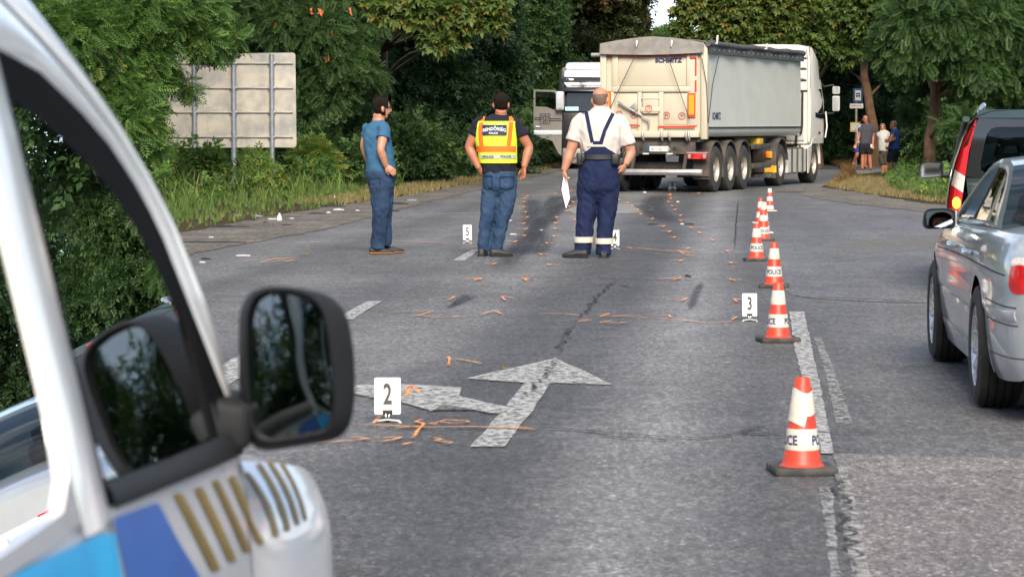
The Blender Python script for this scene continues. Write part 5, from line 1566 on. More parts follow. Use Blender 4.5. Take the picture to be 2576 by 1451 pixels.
for s in (-1, 1):
    mb = MB(); mb.loft([[(s * CW, CBK - .06, 1.1), (s * (CW - .01), CBK - .06, 3.3), (s * (CW - .06), CBK - .03, 3.62), (s * (CW - .04), CBK + .1, 3.62), (s * (CW + .012), CBK + .1, 1.05)], [(s * (CW - .05), CBK - .06, 1.1), (s * (CW - .06), CBK - .06, 3.3), (s * (CW - .11), CBK - .03, 3.58), (s * (CW - .09), CBK + .1, 3.58), (s * (CW - .04), CBK + .1, 1.05)]], True, True)
    mb.build('side_fairing', M_CABW, tk, 40, fix=True)
    # door glass on the cab side
    mb = MB(); mb.prism([(s * (CW + .012), CFR - 1.35, 1.75), (s * (CW + .012), CFR - .3, 1.70), (s * (CW - .045), CFR - .42, 2.5), (s * (CW - .045), CFR - 1.3, 2.5)], (s * .012, 0, 0)); mb.build('side_window', M_DGLASS, tk, fix=True)
    mb = MB(); mb.box((s * (CW + .016), CFR - .85, 1.33), (.02, .22, .05)); mb.build('door_handle', M_BLACK, tk, bevel=.01)
    mb = MB(); mb.tube([(s * (CW + .02), CFR - .15, 1.2), (s * (CW + .06), CFR - .12, 1.5), (s * (CW + .02), CFR - .1, 1.9)], .02, 8); mb.build('grab_handle', M_CABW, tk, 50)
    mr = bpy.data.objects.new('mirror', None); COL.objects.link(mr); mr.parent = tk; mr.location = (s * (CW + .30), CFR - .1, 1.98); mr.scale = (.8, .8, .85)
    for z, h in ((.16, .48), (.58, .24)):
        lo = roundpoly([(-.12, -h / 2), (.12, -h / 2), (.12, h / 2), (-.12, h / 2)], .05, 4)
        mb = MB(); mb.loft([[(p.x * .9, -.05, z + p.y * .95) for p in lo], [(p.x, -.03, z + p.y) for p in lo], [(p.x, .06, z + p.y) for p in lo], [(p.x * .6, .13, z + p.y * .8) for p in lo]]); mb.build('mirror_housing', M_CABW, mr, 40)
        mb = MB(); mb.prism([(p.x * .84, -.052, z + p.y * .9) for p in lo], (0, -.004, 0)); mb.build('mirror_glass', M_MIRROR, mr, fix=True)
    mb = MB(); mb.tube([(-s * .42, 0, .7), (-s * .1, .0, .75), (0, .03, .6)], .025, 8); mb.tube([(-s * .42, 0, -.15), (-s * .1, .0, -.15), (0, .03, .0)], .025, 8); mb.build('mirror_arm', M_BLACK, mr, 50)
mb = MB(); mb.prism([(-1.1, CFR - .45, 2.72), (1.1, CFR - .45, 2.72), (1.16, CFR - .1, 2.62), (1.16, CFR + .15, 2.55), (-1.16, CFR + .15, 2.55), (-1.16, CFR - .1, 2.62)], (0, 0, .05)); mb.build('sun_visor', M_CHAS, tk, bevel=.01, fix=True)
mb = MB(); mb.prism([(-1.1, CFR + .005, 1.5), (1.1, CFR + .005, 1.5), (1.0, CFR + .005, 2.5), (-1.0, CFR + .005, 2.5)], (0, .015, 0)); mb.build('windscreen', M_DGLASS, tk, fix=True)
for s in (-1, 1):
    mb = MB(); mb.box((s * .42, 9.0, .85), (.1, 5.6, .28)); mb.build('chassis_rail', M_CHAS, tk)
for s in (-1, 1):
    truck_wheel(tk, s * (CW - .19), 7.39, .535, side=s); truck_wheel(tk, s * (CW - .19), 11.15, .535, side=s)
    arc_guard(tk, s * (CW - .62), s * (CW + .02), 7.39, .535, .69, R(10), R(190), M_CHAS)
    arc_guard(tk, s * (CW - .35), s * (CW + .02), 11.15, .56, .66, R(-5), R(185), M_CABW, th=.05)
    mb = MB(); mb.box((s * (CW - .3), 6.68, .60), (.55, .03, .62)); fl = mb.build('mud_flap', M_CHAS, tk, bevel=.005)
    # lamps and warning board on the rear of the tractor mudguard
    for k, cc_ in enumerate(((.42, .02, .015), (.42, .02, .015), (.5, .12, .02))):
        mb = MB(); mb.box((s * (CW - .3) + (k - 1) * .16, 6.64, .80), (.155, .06, .17)); mb.build('tractor_tail_light', M_LAMP if k < 2 else M_ORANGE, tk, bevel=.01)
    mb = MB(); mb.box((s * (CW - .32), 6.645, .44), (.74, .02, .17)); wb_ = mb.build('warning_board', M_YEL, tk)
    for k in range(3):
        x0 = s * (CW - .32) - .34 + k * .25
        mb = MB(); mb.prism([(x0, 6.634, .36), (x0 + .11, 6.634, .36), (x0 + .19, 6.634, .52), (x0 + .08, 6.634, .52)], (0, -.004, 0)); mb.build('warning_stripe', M_ORANGE, wb_, fix=True)
    mb = MB(); mb.box((s * (CW - .32), 6.65, .28), (.7, .02, .13)); dirtflap = mb.build('flap_foot', M_CHAS, tk)
    v, f = text_mesh('IVECO', .11, 1.3, bold=.003)
    MB().add(place(v, (s * (CW - .3), 6.636, .28), (1, 0, 0), (0, 0, 1), (0, -1, 0)), f).build('flap_lettering', M_STEEL, dirtflap)
mb = MB(); mb.loft([[(CW - .03 - .55 * (1 - math.cos(a)) * .5 - (0 if abs(a) < 9 else 0), y, .62 + .32 * math.sin(b)) for a, b in ((0, -1.2), (0, -.8), (0, .8), (0, 1.2))] + [(CW - .65, y, .95), (CW - .65, y, .3)] for y in (8.25, 8.3, 10.2, 10.25)], True, True)
tkn = mb.build('fuel_tank', M_GREYP, tk, 40, fix=True)
for y in (8.6, 9.2, 9.8):
    mb = MB(); mb.box((CW - .32, y, .63), (.66, .06, .68)); mb.build('tank_strap', M_CHAS, tkn)
mb = MB(); mb.box((CW - .2, 10.45, .62), (.4, .3, .6)); mb.build('step_box', M_CHAS, tk, bevel=.03)
mb = MB(); mb.prism([(CW + .005, 10.3, .95), (CW + .005, 10.75, 1.02), (CW + .005, 10.62, .55), (CW + .005, 10.4, .28), (CW + .005, 10.3, .28)], (.015, 0, 0)); mb.build('cab_skirt', M_CABW, tk, fix=True)
mb = MB(); mb.cyl((0, 7.39, 1.0), (0, 7.39, 1.12), .5, n=20); mb.build('fifth_wheel', M_CHAS, tk, 40)
for y in (7.39, 11.15):
    mb = MB(); mb.cyl((-1, y, .535), (1, y, .535), .1, n=12); mb.build('axle', M_CHAS, tk, 40)

# ---- dark lorry facing us with its door open
YL = 89.5
lc = A(1415, 425, YL).x + 1.25
lt = thing('dark_lorry', 'dark grey and white lorry facing the camera with its cab door open', 'lorry', (lc, YL, 0), 0)
M_LBLK = mat('lorry_black', (0.02, 0.021, 0.022), 0.3, var=0.2, coat=0.3)
M_LSIL = mat('lorry_silver', (0.72, 0.74, 0.78), 0.28, 0.2, var=0.06, coat=0.4)
M_LGRY = mat('lorry_door_taupe', (0.24, 0.22, 0.19), 0.35, 0.2, var=0.08, coat=0.3)
def lz(py): return 1.5 + (308 - py) * YL / F
def lx(px): return (px - 1288) * YL / F - lc
HW = 1.25
def band(name, y0, y1, m, yf0, yf1, w0=HW, w1=HW, bev=.03, parent=lt):
    z0, z1 = lz(y1), lz(y0)
    mb = MB(); mb.loft([[(-w0, yf0, z0), (w0, yf0, z0), (w0, 1.9, z0), (-w0, 1.9, z0)], [(-w1, yf1, z1), (w1, yf1, z1), (w1, 1.9, z1), (-w1, 1.9, z1)]]); return mb.build(name, m, parent, bevel=bev, fix=True)
band('roof_cap', 157, 176, M_LSIL, .45, .62, 1.18, 1.1, .08)
band('roof_front', 176, 196, M_LSIL, .18, .42, 1.22, 1.18, .06)
band('roof_light_bar', 197, 208, M_LBLK, .06, .16, 1.24, 1.23, .02)
nbd = band('name_band', 208, 221, M_LSIL, .02, .06, 1.1, 1.22, .02)
band('sun_visor', 221, 231, M_LBLK, -.1, -.02, 1.26, 1.26, .02)
band('a_pillar_frame', 231, 282, M_LBLK, .12, .2, 1.25, 1.22, .02)
band('front_panel', 282, 372, M_LBLK, .0, .06, 1.25, 1.25, .05)
band('bumper', 372, 412, M_LGRY, -.04, 0, 1.26, 1.25, .05)
mb = MB(); mb.prism([(-1.12, .10, lz(281)), (1.12, .10, lz(281)), (1.1, .17, lz(233)), (-1.1, .17, lz(233))], (0, -.012, 0)); mb.build('windscreen', M_DGLASS, lt, fix=True)
mb = MB(); mb.box((-.95, .05, lz(274)), (.42, .02, .12)); npb = mb.build('dash_name_plate', mat('plate_cyan', (.45, .7, .72), .4, emit=(.3, .6, .62), estr=.25), lt)
v, f = text_mesh('BRUSZEZI', .075, 1.0); MB().add(place(v, (-.95, .037, lz(274)), (1, 0, 0), (0, 0, 1), (0, -1, 0)), f).build('plate_text', M_BLACK, npb)
for x in (-1.0, 1.0):
    mb = MB(); mb.box((x, .06, lz(202)), (.26, .06, .1)); mb.build('roof_lamp', M_CHROME, lt, bevel=.03)
    mb = MB(); mb.box((x, -.05, lz(392)), (.4, .06, .16)); mb.build('headlamp', M_CHROME, lt, bevel=.03)
def vhbadge(o, ux, uz, nrm, s, parent):
    o, ux, uz, nrm = Vector(o), Vector(ux), Vector(uz), Vector(nrm)
    mb = MB()
    for k in range(4):
        a = [(-1, -1), (1, -1), (1, 1), (-1, 1)][k]; b = [(-1, -1), (1, -1), (1, 1), (-1, 1)][(k + 1) % 4]
        mb.bar(o + ux * (a[0] * s * .5) + uz * (a[1] * s * .5), o + ux * (b[0] * s * .5) + uz * (b[1] * s * .5), s * .07, .006, nrm)
    bd_ = mb.build('badge_frame', M_LBLK, parent)
    for t_, dz in (('VH', .2), ('20', -.2)):
        v, f = text_mesh(t_, s * .52, 1.15, bold=s * .012); MB().add(place(v, o + uz * (dz * s) + nrm * .004, ux, uz, nrm), f).build('badge_lettering', M_LBLK, bd_)
vhbadge((-.62, .0, lz(214)), (1, 0, 0), (0, 0, 1), (0, -1, 0), .2, nbd)
mb = MB(); mb.box((-.2, .03, lz(216.5)), (1.6, .012, .016)); mb.build('name_band_stripe', M_LBLK, nbd)
mb = MB(); mb.lathe([(.16, 0), (.16, .01), (.12, .01), (.12, 0)], 20, Matrix.Translation((-.75, -.005, lz(301))) @ Matrix.Rotation(PI / 2, 4, 'X')); mb.build('round_emblem', mat('emblem_green', (.05, .3, .1), .4), lt)
# open door, outer face toward us
dr = bpy.data.objects.new('cab_door', None); COL.objects.link(dr); dr.parent = lt; dr['label'] = 'taupe cab door swung wide open with a square badge'
dr.location = (-HW - .01, .15, 0); dr.rotation_euler = (0, 0, R(8))
dw = .93
zt_, zm_, zb_ = lz(226), lz(276), lz(328)
mb = MB()
out = [(-dw, zt_), (-.2, zt_ - .02), (-.04, zt_ - .3), (0, zm_ - .1), (-.02, lz(392)), (-.12, lz(386)), (-.32, lz(355)), (-dw, lz(340))]
inn = [(-dw + .06, zt_ - .06), (-.26, zt_ - .08), (-.12, zt_ - .34), (-.1, zm_ + .02), (-.11, zm_ - .02), (-.3, zm_ - .0), (-.5, zm_ + .08), (-dw + .06, zm_ + .1)]
mb.ring([(a, 0, b) for a, b in out], [(a, 0, b) for a, b in inn]); mb.ring([(a, .05, b) for a, b in inn], [(a, .05, b) for a, b in out]); mb.ring([(a, .05, b) for a, b in out], [(a, 0, b) for a, b in out]); mb.ring([(a, 0, b) for a, b in inn], [(a, .05, b) for a, b in inn])
ds = mb.build('door_skin', M_LGRY, dr, fix=True)
mb = MB(); mb.prism([(a, .02, b) for a, b in inn], (0, .008, 0)); mb.build('door_window', glass('lorry_glass', (.55, .62, .6)), dr, fix=True)
mb = MB(); mb.box((-dw / 2, -.012, lz(334)), (dw * .98, .03, .15)); mb.build('door_sill_band', M_LSIL, dr, bevel=.02)
for z in (lz(297), lz(302)):
    mb = MB(); mb.box((-dw * .85, -.004, z), (.24, .006, .03)); mb.box((-dw * .25, -.004, z - .03), (.42, .006, .03)); mb.build('door_stripe', M_LBLK, ds)
vhbadge((-dw * .6, -.004, lz(300)), (1, 0, 0), (0, 0, 1), (0, -1, 0), .32, ds)
mb = MB(); mb.box((-dw * .82, -.02, lz(320)), (.2, .03, .05)); mb.build('door_handle', M_CHROME, dr, bevel=.01)
lo = roundpoly([(-.13, -.3), (.13, -.3), (.13, .3), (-.13, .3)], .06, 4)
mb = MB(); mb.loft([[(-.1 + p.x, -.12, zm_ + .28 + p.y) for p in lo], [(-.1 + p.x, -.22, zm_ + .28 + p.y) for p in lo], [(-.1 + p.x * .6, -.28, zm_ + .28 + p.y * .8) for p in lo]]); mb.build('mirror_housing', M_LSIL, dr, 40)
mb = MB(); mb.prism([(-.1 + p.x * .85, -.118, zm_ + .28 + p.y * .88) for p in lo], (0, .004, 0)); mb.build('mirror_glass', M_MIRROR, dr, fix=True)
for x in (-1.05, 1.05):
    truck_wheel(lt, x, 1.3, .5, side=1 if x > 0 else -1)
mb = MB(); mb.box((0, 5.5, 2.2), (2.45, 6.8, 2.2)); mb.build('load_body', M_LGRY, lt, bevel=.05)
mb = MB(); mb.box((0, 4, .8), (1.0, 7.5, .35)); mb.build('chassis_frame', M_CHAS, lt)
# ================================================================== CARS
def carpaint(name, col, metal=0.6, rough=0.3, flake=0.05, coat=1.0, dirt_or_refl=0.1):
    m = mat(name, col, rough, metal, var=flake, scale=3, coat=coat, dirt_or_refl=dirt_or_refl, dirt_or_refl_col=tuple(c * .6 for c in col), dscale=2)
    return m
M_SILV = carpaint('silver_paint', (0.45, 0.485, 0.515), 0.45, 0.33)
M_GREEN = carpaint('dark_green_paint', (0.018, 0.035, 0.03), 0.3, 0.25)
M_CTYRE = mat('car_tyre', (0.028, 0.026, 0.024), 0.85, var=0.25, bump=0.2, bscale=60, dirt_or_refl=0.5, dirt_or_refl_col=(0.07, 0.06, 0.05), dscale=6)
M_ALLOY = mat('alloy', (0.62, 0.63, 0.65), 0.25, 0.9, var=0.08)
M_SEAM = mat('panel_gap', (0.03, 0.03, 0.032), 0.7)
M_INT = mat('interior_dark', (0.035, 0.036, 0.038), 0.85, var=0.2)
M_SEAT = mat('seat_fabric', (0.05, 0.055, 0.06), 0.9, var=0.2)
M_TAILRED = mat('tail_red', (0.5, 0.012, 0.015), 0.15, var=0.15, scale=30, coat=0.6)
M_TAILCLR = mat('tail_clear', (0.62, 0.55, 0.5), 0.2, var=0.2, scale=40, coat=0.6)
G_CAR = glass('car_glass', (0.42, 0.50, 0.47))
G_DARKCAR = glass('tinted_car_glass', (0.30, 0.38, 0.36))
def car_wheel(parent, x, y, r=.325, w=.235, side=-1, spokes=14):
    wh = bpy.data.objects.new('wheel', None); COL.objects.link(wh); wh.parent = parent
    wh.location = (x, y, r); wh.rotation_euler = (0, PI / 2 * side, 0)
    h = w / 2
    mb = MB()
    prof = [(r - .115, h - .02), (r - .10, h), (r - .05, h + .004), (r - .015, h - .012), (r - .002, h - .04)]
    gz = []
    for k in range(4):
        z = h - .055 - k * (w - .11) / 3.0
        gz += [(r, z + .006), (r - .009, z + .003), (r - .009, z - .003), (r, z - .006)]
    prof += gz + [(r - .002, -h + .04), (r - .015, -h + .012), (r - .05, -h - .004), (r - .10, -h)]
    mb.lathe(prof, 48); mb.build('tyre', M_CTYRE, wh, 40)
    mb = MB()
    R1 = r - .105
    mb.lathe([(R1 + .004, h - .012), (R1 - .006, h - .006), (R1 - .014, h - .02), (R1 - .02, h - .06), (R1 - .03, -h + .03), (R1, -h + .02)], 40)
    mb.lathe([(.055, h - .05), (.05, h - .03), (.001, h - .025)], 20)
    for k in range(spokes):
        a = 2 * PI * k / spokes
        c, s = math.cos(a), math.sin(a)
        mb.bar((.04 * c, .04 * s, h - .042), ((R1 - .008) * c, (R1 - .008) * s, h - .022), .022, .022)
    mb.build('rim', M_ALLOY, wh, 40)
    mb = MB(); mb.lathe([(R1 - .03, h - .10), (.001, h - .10)], 24); mb.build('brake_disc', M_CHAS, wh)
    return wh
def shell(ys, W, ZB, ZS, ZC, prof, arches, ns=18, nd=6, dcrown=2.2):
    """lower car body: side walls with wheel arches cut out, deck closing over the top"""
    mb = MB()
    cols = []
    for y in ys:
        w, zb, zs, zc = W(y), ZB(y), ZS(y), ZC(y)
        col = []
        for i in range(ns + 1):
            t = i / ns
            col.append([-(w - prof(t)), y, zb + (zs - zb) * t])
        xb = col[-1][0]
        for j in range(1, nd + 1):
            u = j / nd
            col.append([xb * (1 - u), y, zs + (zc - zs) * (1 - (1 - u) ** dcrown)])
        cols.append(col)
    ncol = ns + nd + 1
    inside = {}
    for a, col in enumerate(cols):
        for b in range(ns + 1):
            p = col[b]
            for (yc, zc, r) in arches:
                d = math.hypot(p[1] - yc, p[2] - zc)
                if d < r: inside[(a, b)] = (yc, zc, r, d)
    for sgn in (1, -1):
        o = len(mb.v)
        keepfaces = []
        used_in = set()
        for a in range(len(cols) - 1):
            for b in range(ncol - 1):
                q = [(a, b), (a + 1, b), (a + 1, b + 1), (a, b + 1)]
                nin = sum(1 for k in q if k in inside)
                if nin == 4: continue
                for k in q:
                    if k in inside: used_in.add(k)
                keepfaces.append(q)
        for a, col in enumerate(cols):
            for b, p in enumerate(col):
                x, y, z = p
                if (a, b) in used_in:
                    yc, zc, r, d = inside[(a, b)]
                    dy, dz = y - yc, z - zc
                    if d < 1e-5: dy, dz, d = 0, 1, 1
                    y, z = yc + dy / d * r, zc + dz / d * r
                mb.v.append((x * sgn, y, z))
        for q in keepfaces:
            f = tuple(o + a * ncol + b for a, b in q)
            mb.f.append(f if sgn > 0 else tuple(reversed(f)))
    for e, rev in ((0, False), (len(cols) - 1, True)):
        lo = [tuple(p) for p in cols[e]] + [(-p[0], p[1], p[2]) for p in reversed(cols[e][:-1])]
        mb.poly(lo if rev else list(reversed(lo)))
    return mb

# ---- silver saloon at the right edge
CHD = R(4.0)
cr_root = Vector((3.345, 14.62, 0))
car = thing('silver_saloon', 'silver saloon car with its driver window open at the right edge', 'car', cr_root, -CHD)
Wt = [(-1.13, .70), (-1.08, .78), (-.95, .845), (-.6, .88), (0, .898), (1.4, .90), (2.7, .89), (3.2, .85), (3.5, .76), (3.66, .62)]
ZBt = [(-1.13, .30), (-1.0, .225), (-.5, .20), (-.38, .22), (.4, .23), (2.4, .23), (3.2, .20), (3.66, .25)]
ZSt = [(-1.13, .90), (-.9, .935), (-.3, .945), (.6, .93), (1.6, .905), (2.3, .885), (3.0, .82), (3.5, .70), (3.66, .60)]
ZCt = [(-1.13, .93), (-1.0, .985), (-.4, 1.02), (.2, 1.0), (1.5, .96), (2.2, .99), (3.0, .90), (3.5, .76), (3.66, .64)]
pf = lambda t: lerps([(0, .06), (.10, .035), (.28, .018), (.42, .012), (.45, .004), (.52, .004), (.55, .006), (.70, 0), (.80, .004), (.845, .008), (.86, .014), (.93, .03), (1, .075)], t)
ys = sorted(set([-1.13, -1.11, -1.08, -1.03, 3.55, 3.62, 3.66] + [round(-1.0 + .045 * k, 3) for k in range(101)]))
mb = shell(ys, lambda y: lerps(Wt, y), lambda y: lerps(ZBt, y), lambda y: lerps(ZSt, y), lambda y: lerps(ZCt, y), pf, [(0, .325, .37), (2.83, .325, .37)], 26, 6)
body = mb.build('body', M_SILV, car, 45)
def sx_(y, z, off=0.0):
    """left flank surface of the saloon"""
    w, zb, zs = lerps(Wt, y), lerps(ZBt, y), lerps(ZSt, y)
    t = (z - zb) / (zs - zb)
    return -(w - pf(max(0, min(1, t)))) - off
def seam(pts, w=.006, off=.0015, m=M_SEAM, name='panel_gap', parent=body, mirror=True):
    for s in ((1, -1) if mirror else (1,)):
        P = resample([Vector((a, b, 0)) for a, b in pts], 24, False)
        la, lb = [], []
        for i, p in enumerate(P):
            t = (P[min(i + 1, 23)] - P[max(i - 1, 0)]).normalized(); n = Vector((-t.y, t.x, 0))
            for L, sg in ((la, 1), (lb, -1)):
                q = p + n * (w / 2 * sg); L.append((s * sx_(q.x, q.y, off), q.x, q.y))
        mb = MB(); mb.strip(la, lb); mb.build(name, m, parent)
seam([(1.06, .26), (1.02, .5), (1.04, .93)]); seam([(.05, .78), (.1, .70), (.36, .30)] if False else [(.42, .30), (.40, .50), (.24, .70), (.16, .80), (.10, .945)]); seam([(2.12, .28), (2.14, .88)])
seam([(-.95, .745), (-.3, .762), (.6, .765), (1.6, .755), (2.5, .735)], .008, .002)
# rub strip, sill, bumper strip, handles, lamps
def sidebar(y0, y1, z0, z1, off, name, m, parent=car, n=14, zf=None):
    for s in (1, -1):
        rings = []
        for k in range(n + 1):
            y = y0 + (y1 - y0) * k / n
            a, b = z0, z1
            if zf: a, b = z0 + zf(y), z1 + zf(y)
            tk_ = off * min(1, 6 * min(k, n - k) / n + .25)
            rings.append([(s * sx_(y, a, -.01), y, a), (s * sx_(y, a, tk_ * .8), y, a + .004), (s * sx_(y, (a + b) / 2, tk_), y, (a + b) / 2), (s * sx_(y, b, tk_ * .8), y, b - .004), (s * sx_(y, b, -.01), y, b)])
        mb = MB(); mb.loft(rings); mb.build(name, m, parent, 40, fix=True)
sidebar(.46, 1.05, .455, .505, .014, 'rub_strip', M_SILV); sidebar(1.07, 2.30, .455, .505, .014, 'rub_strip', M_SILV)
sidebar(-1.04, -.42, .52, .575, .016, 'bumper_strip', M_SILV); sidebar(.40, 2.40, .19, .31, .022, 'sill_skirt', M_SILV)
seam([(-1.05, .59), (-.40, .60)], .007); seam([(-1.05, .50), (-.40, .505)], .006); seam([(-1.08, .34), (-.42, .33)], .005)
for y in (.33, 1.24):
    for s in (1, -1):
        mb = MB(); mb.tube([(s * sx_(y - .09, .80, .0), y - .09, .80), (s * sx_(y - .07, .80, .03), y - .07, .802), (s * sx_(y, .80, .038), y, .803), (s * sx_(y + .07, .8, .03), y + .07, .802), (s * sx_(y + .09, .8, 0), y + .09, .80)], [.013, .017, .019, .017, .013], 10)
        mb.build('door_handle', M_CHROME if s > 0 else M_SILV, car, 50)
def lamp_patch(pts, off, name, m, parent, s=1):
    mb = MB(); patch(mb, roundpoly(pts, .04, 4), 4, lambda y, z: Vector((s * sx_(y, z, off), y, z))); return mb.build(name, m, parent, 50)
for s in (1, -1):
    tl = lamp_patch([(-1.118, .66), (-1.03, .66), (-1.0, .69), (-1.01, .81), (-1.115, .81)], .004, 'tail_light', M_TAILRED, car, s)
    lamp_patch([(-1.115, .80), (-1.01, .795), (-1.005, .835), (-1.11, .845)], .005, 'tail_light_top', M_TAILCLR, tl, s)
    car_wheel(car, s * -.785, 0, side=-s); car_wheel(car, s * -.785, 2.83, side=-s)
    for yc in (0, 2.83):
        mb = MB(); rr = []
        for k in range(13):
            a = R(-15) + R(210) * k / 12
            rr.append([(-s * .80, yc + .37 * math.cos(a), .325 + .37 * math.sin(a)), (-s * .45, yc + .37 * math.cos(a), .325 + .37 * math.sin(a))])
        mb.loft(rr, False, False); mb.build('wheel_well', M_BLACK, car)
# rear face: lamps, boot handle, plate
mb = MB(); mb.box((0, -1.137, .70), (1.0, .012, .16)); mb.build('plate_recess', M_SILV, car, bevel=.01)
mb = MB(); mb.box((0, -1.146, .70), (.52, .012, .11)); cpl = mb.build('number_plate', M_SIGNW, car, bevel=.004)
v, f = text_mesh('555', .085, .9, bold=.003); MB().add(place(v, (.12, -1.153, .70), (1, 0, 0), (0, 0, 1), (0, -1, 0)), f).build('plate_characters', M_BLACK, cpl)
for s in (-1, 1):
    mb = MB(); mb.box((s * .58, -1.132, .71), (.28, .02, .16)); mb.build('rear_lamp', M_TAILRED, car, bevel=.02)
mb = MB(); mb.box((0, -1.15, .82), (.26, .02, .03)); mb.build('boot_handle', M_CHROME, car, bevel=.008)
mb = MB(); mb.box((0, -1.15, .48), (1.45, .06, .2)); mb.build('rear_bumper', M_SILV, car, bevel=.03)
for x, z in ((-.45, .2), (.1, .2)):
    mb = MB(); mb.cyl((x, -1.08, z), (x, -.5, z), .035, n=12); mb.build('exhaust_pipe', M_STEEL, car, 40)
mb = MB(); mb.box((-.25, -.75, .22), (.5, .45, .08)); mb.build('silencer', mat('rusty_steel', (.16, .09, .05), .8), car, bevel=.03)
mb = MB(); mb.box((0, 1.3, .26), (1.5, 4.2, .08)); mb.build('floor_pan', M_BLACK, car)
# greenhouse
def gx(y, z, off=0.0):
    zb_ = lerps(ZSt, y)
    w = lerps(Wt, y) - .075
    h = max(0, z - zb_)
    return -(w - .36 * h - .25 * h * h) - off
OUT = [(-.42, .955), (.2, .955), (.8, .94), (1.5, .92), (2.32, .90), (2.30, .92), (1.95, 1.10), (1.62, 1.26), (1.40, 1.345), (1.0, 1.385), (.6, 1.385), (.25, 1.35), (-.05, 1.25), (-.28, 1.10)]
DLO = [(-.02, .985), (.3, .975), (.8, .962), (1.5, .945), (2.05, .93), (2.02, .95), (1.80, 1.09), (1.54, 1.225), (1.34, 1.295), (1.0, 1.33), (.6, 1.325), (.35, 1.29), (.12, 1.19), (.0, 1.05)]
zq = lambda z: z if z < .94 else .94 + (z - .94) * .80
OUT = [(a, zq(b)) for a, b in OUT]; DLO = [(a, zq(b)) for a, b in DLO]
for s in (1, -1):
    n = 70
    oL, iL = resample([Vector((a, b, 0)) for a, b in OUT], n), resample([Vector((a, b, 0)) for a, b in DLO], n)
    mb = MB(); mids = [a.lerp(b, .5) for a, b in zip(oL, iL)]
    mp = lambda p, o=0: (s * gx(p.x, p.y, o), p.x, p.y)
    mb.ring([mp(p) for p in oL], [mp(p, .004) for p in mids]); mb.ring([mp(p, .004) for p in mids], [mp(p, 0) for p in iL]); mb.ring([mp(p) for p in iL], [mp(p, -.03) for p in iL])
    fr = mb.build('window_frame', M_SILV, car, 50, fix=True)
    # black seals and pillars
    sl = MB(); i2 = [p.lerp(Vector((.9, 1.08, 0)), .035) for p in iL]
    sl.ring([mp(p, .003) for p in iL], [mp(p, .001) for p in i2]); sl.build('window_seal', M_BLACK, fr, 50)
    for pts in ([(1.06, .95), (1.10, .95), (.98, 1.33), (.93, 1.33)], [(.30, .97), (.325, .97), (.46, 1.30), (.43, 1.30)]):
        mb = MB(); mb.prism([mp(Vector((a, zq(b), 0)), .002) for a, b in pts], (-s * -.02, 0, 0)); mb.build('pillar', M_BLACK, fr, fix=True)
    def pane(pts, nm, g=G_CAR):
        mb = MB(); patch(mb, roundpoly([(a, zq(b)) for a, b in pts], .02, 2), 2, lambda y, z: Vector((s * gx(y, z, -.008), y, z))); mb.build(nm, g, car, 60)
    pane([(-.01, .985), (.31, .975), (.44, 1.305), (.34, 1.285), (.12, 1.19), (.0, 1.05)], 'quarter_window')
    pane([(.33, .974), (1.06, .955), (.93, 1.335), (.6, 1.33), (.46, 1.31)], 'rear_door_window')
    if s < 0: pane([(1.1, .95), (2.04, .93), (1.80, 1.09), (1.54, 1.225), (1.34, 1.30), (.98, 1.335)], 'front_door_window')
    else:
        mb = MB(); patch(mb, [(1.1, .95), (2.04, .93), (1.99, .95), (1.5, .962), (1.095, .972)], 2, lambda y, z: Vector((s * gx(y, z, -.008), y, z))); mb.build('lowered_front_window', G_CAR, car, 60)
# roof and screens
def across(y, z, k=9, drop=.05):
    z = zq(z); x = gx(y, z)
    return [(x * (1 - 2 * j / (k - 1)), y, z + drop * (1 - (1 - 2 * j / (k - 1)) ** 2)) for j in range(k)]
mb = MB(); mb.loft([across(.25, 1.35), across(.6, 1.385), across(1.0, 1.385), across(1.40, 1.345)], False, False); mb.build('roof', M_SILV, car, 60)
mb = MB(); mb.loft([across(-.38, .98, 9, .04), across(-.25, 1.11), across(-.02, 1.26), across(.25, 1.35)], False, False); mb.build('rear_window', G_DARKCAR, car, 60)
mb = MB(); mb.loft([across(1.40, 1.345), across(1.62, 1.26), across(1.95, 1.10), across(2.30, .92, 9, .06)], False, False); mb.build('windscreen', G_CAR, car, 60)
# interior
for x in (-.37, .37):
    mb = MB(); mb.box((x, .95, .50), (.48, .5, .18)); st = mb.build('seat_cushion', M_SEAT, car, bevel=.05)
    mb = MB(); mb.box((x, .68, .80), (.46, .14, .62), Matrix.Rotation(R(-14), 3, 'X')); mb.build('seat_back', M_SEAT, car, bevel=.05)
    mb = MB(); mb.box((x, .55, 1.10), (.26, .1, .16)); mb.build('headrest', M_SEAT, car, bevel=.04)
mb = MB(); mb.box((0, -.05, .66), (1.3, .16, .62), Matrix.Rotation(R(-20), 3, 'X')); mb.build('rear_bench', M_SEAT, car, bevel=.05)
mb = MB(); mb.box((0, 1.95, .80), (1.4, .45, .22)); mb.build('dashboard', M_INT, car, bevel=.05)
mb = MB()
for k in range(24):
    pass
mb.tube([Vector((-.37 + .19 * math.cos(a), 1.52 - .07 * math.sin(a), .86 + .18 * math.sin(a))) for a in [2 * PI * k / 24 for k in range(25)]], .014, 8); mb.build('steering_wheel', M_INT, car, 60)
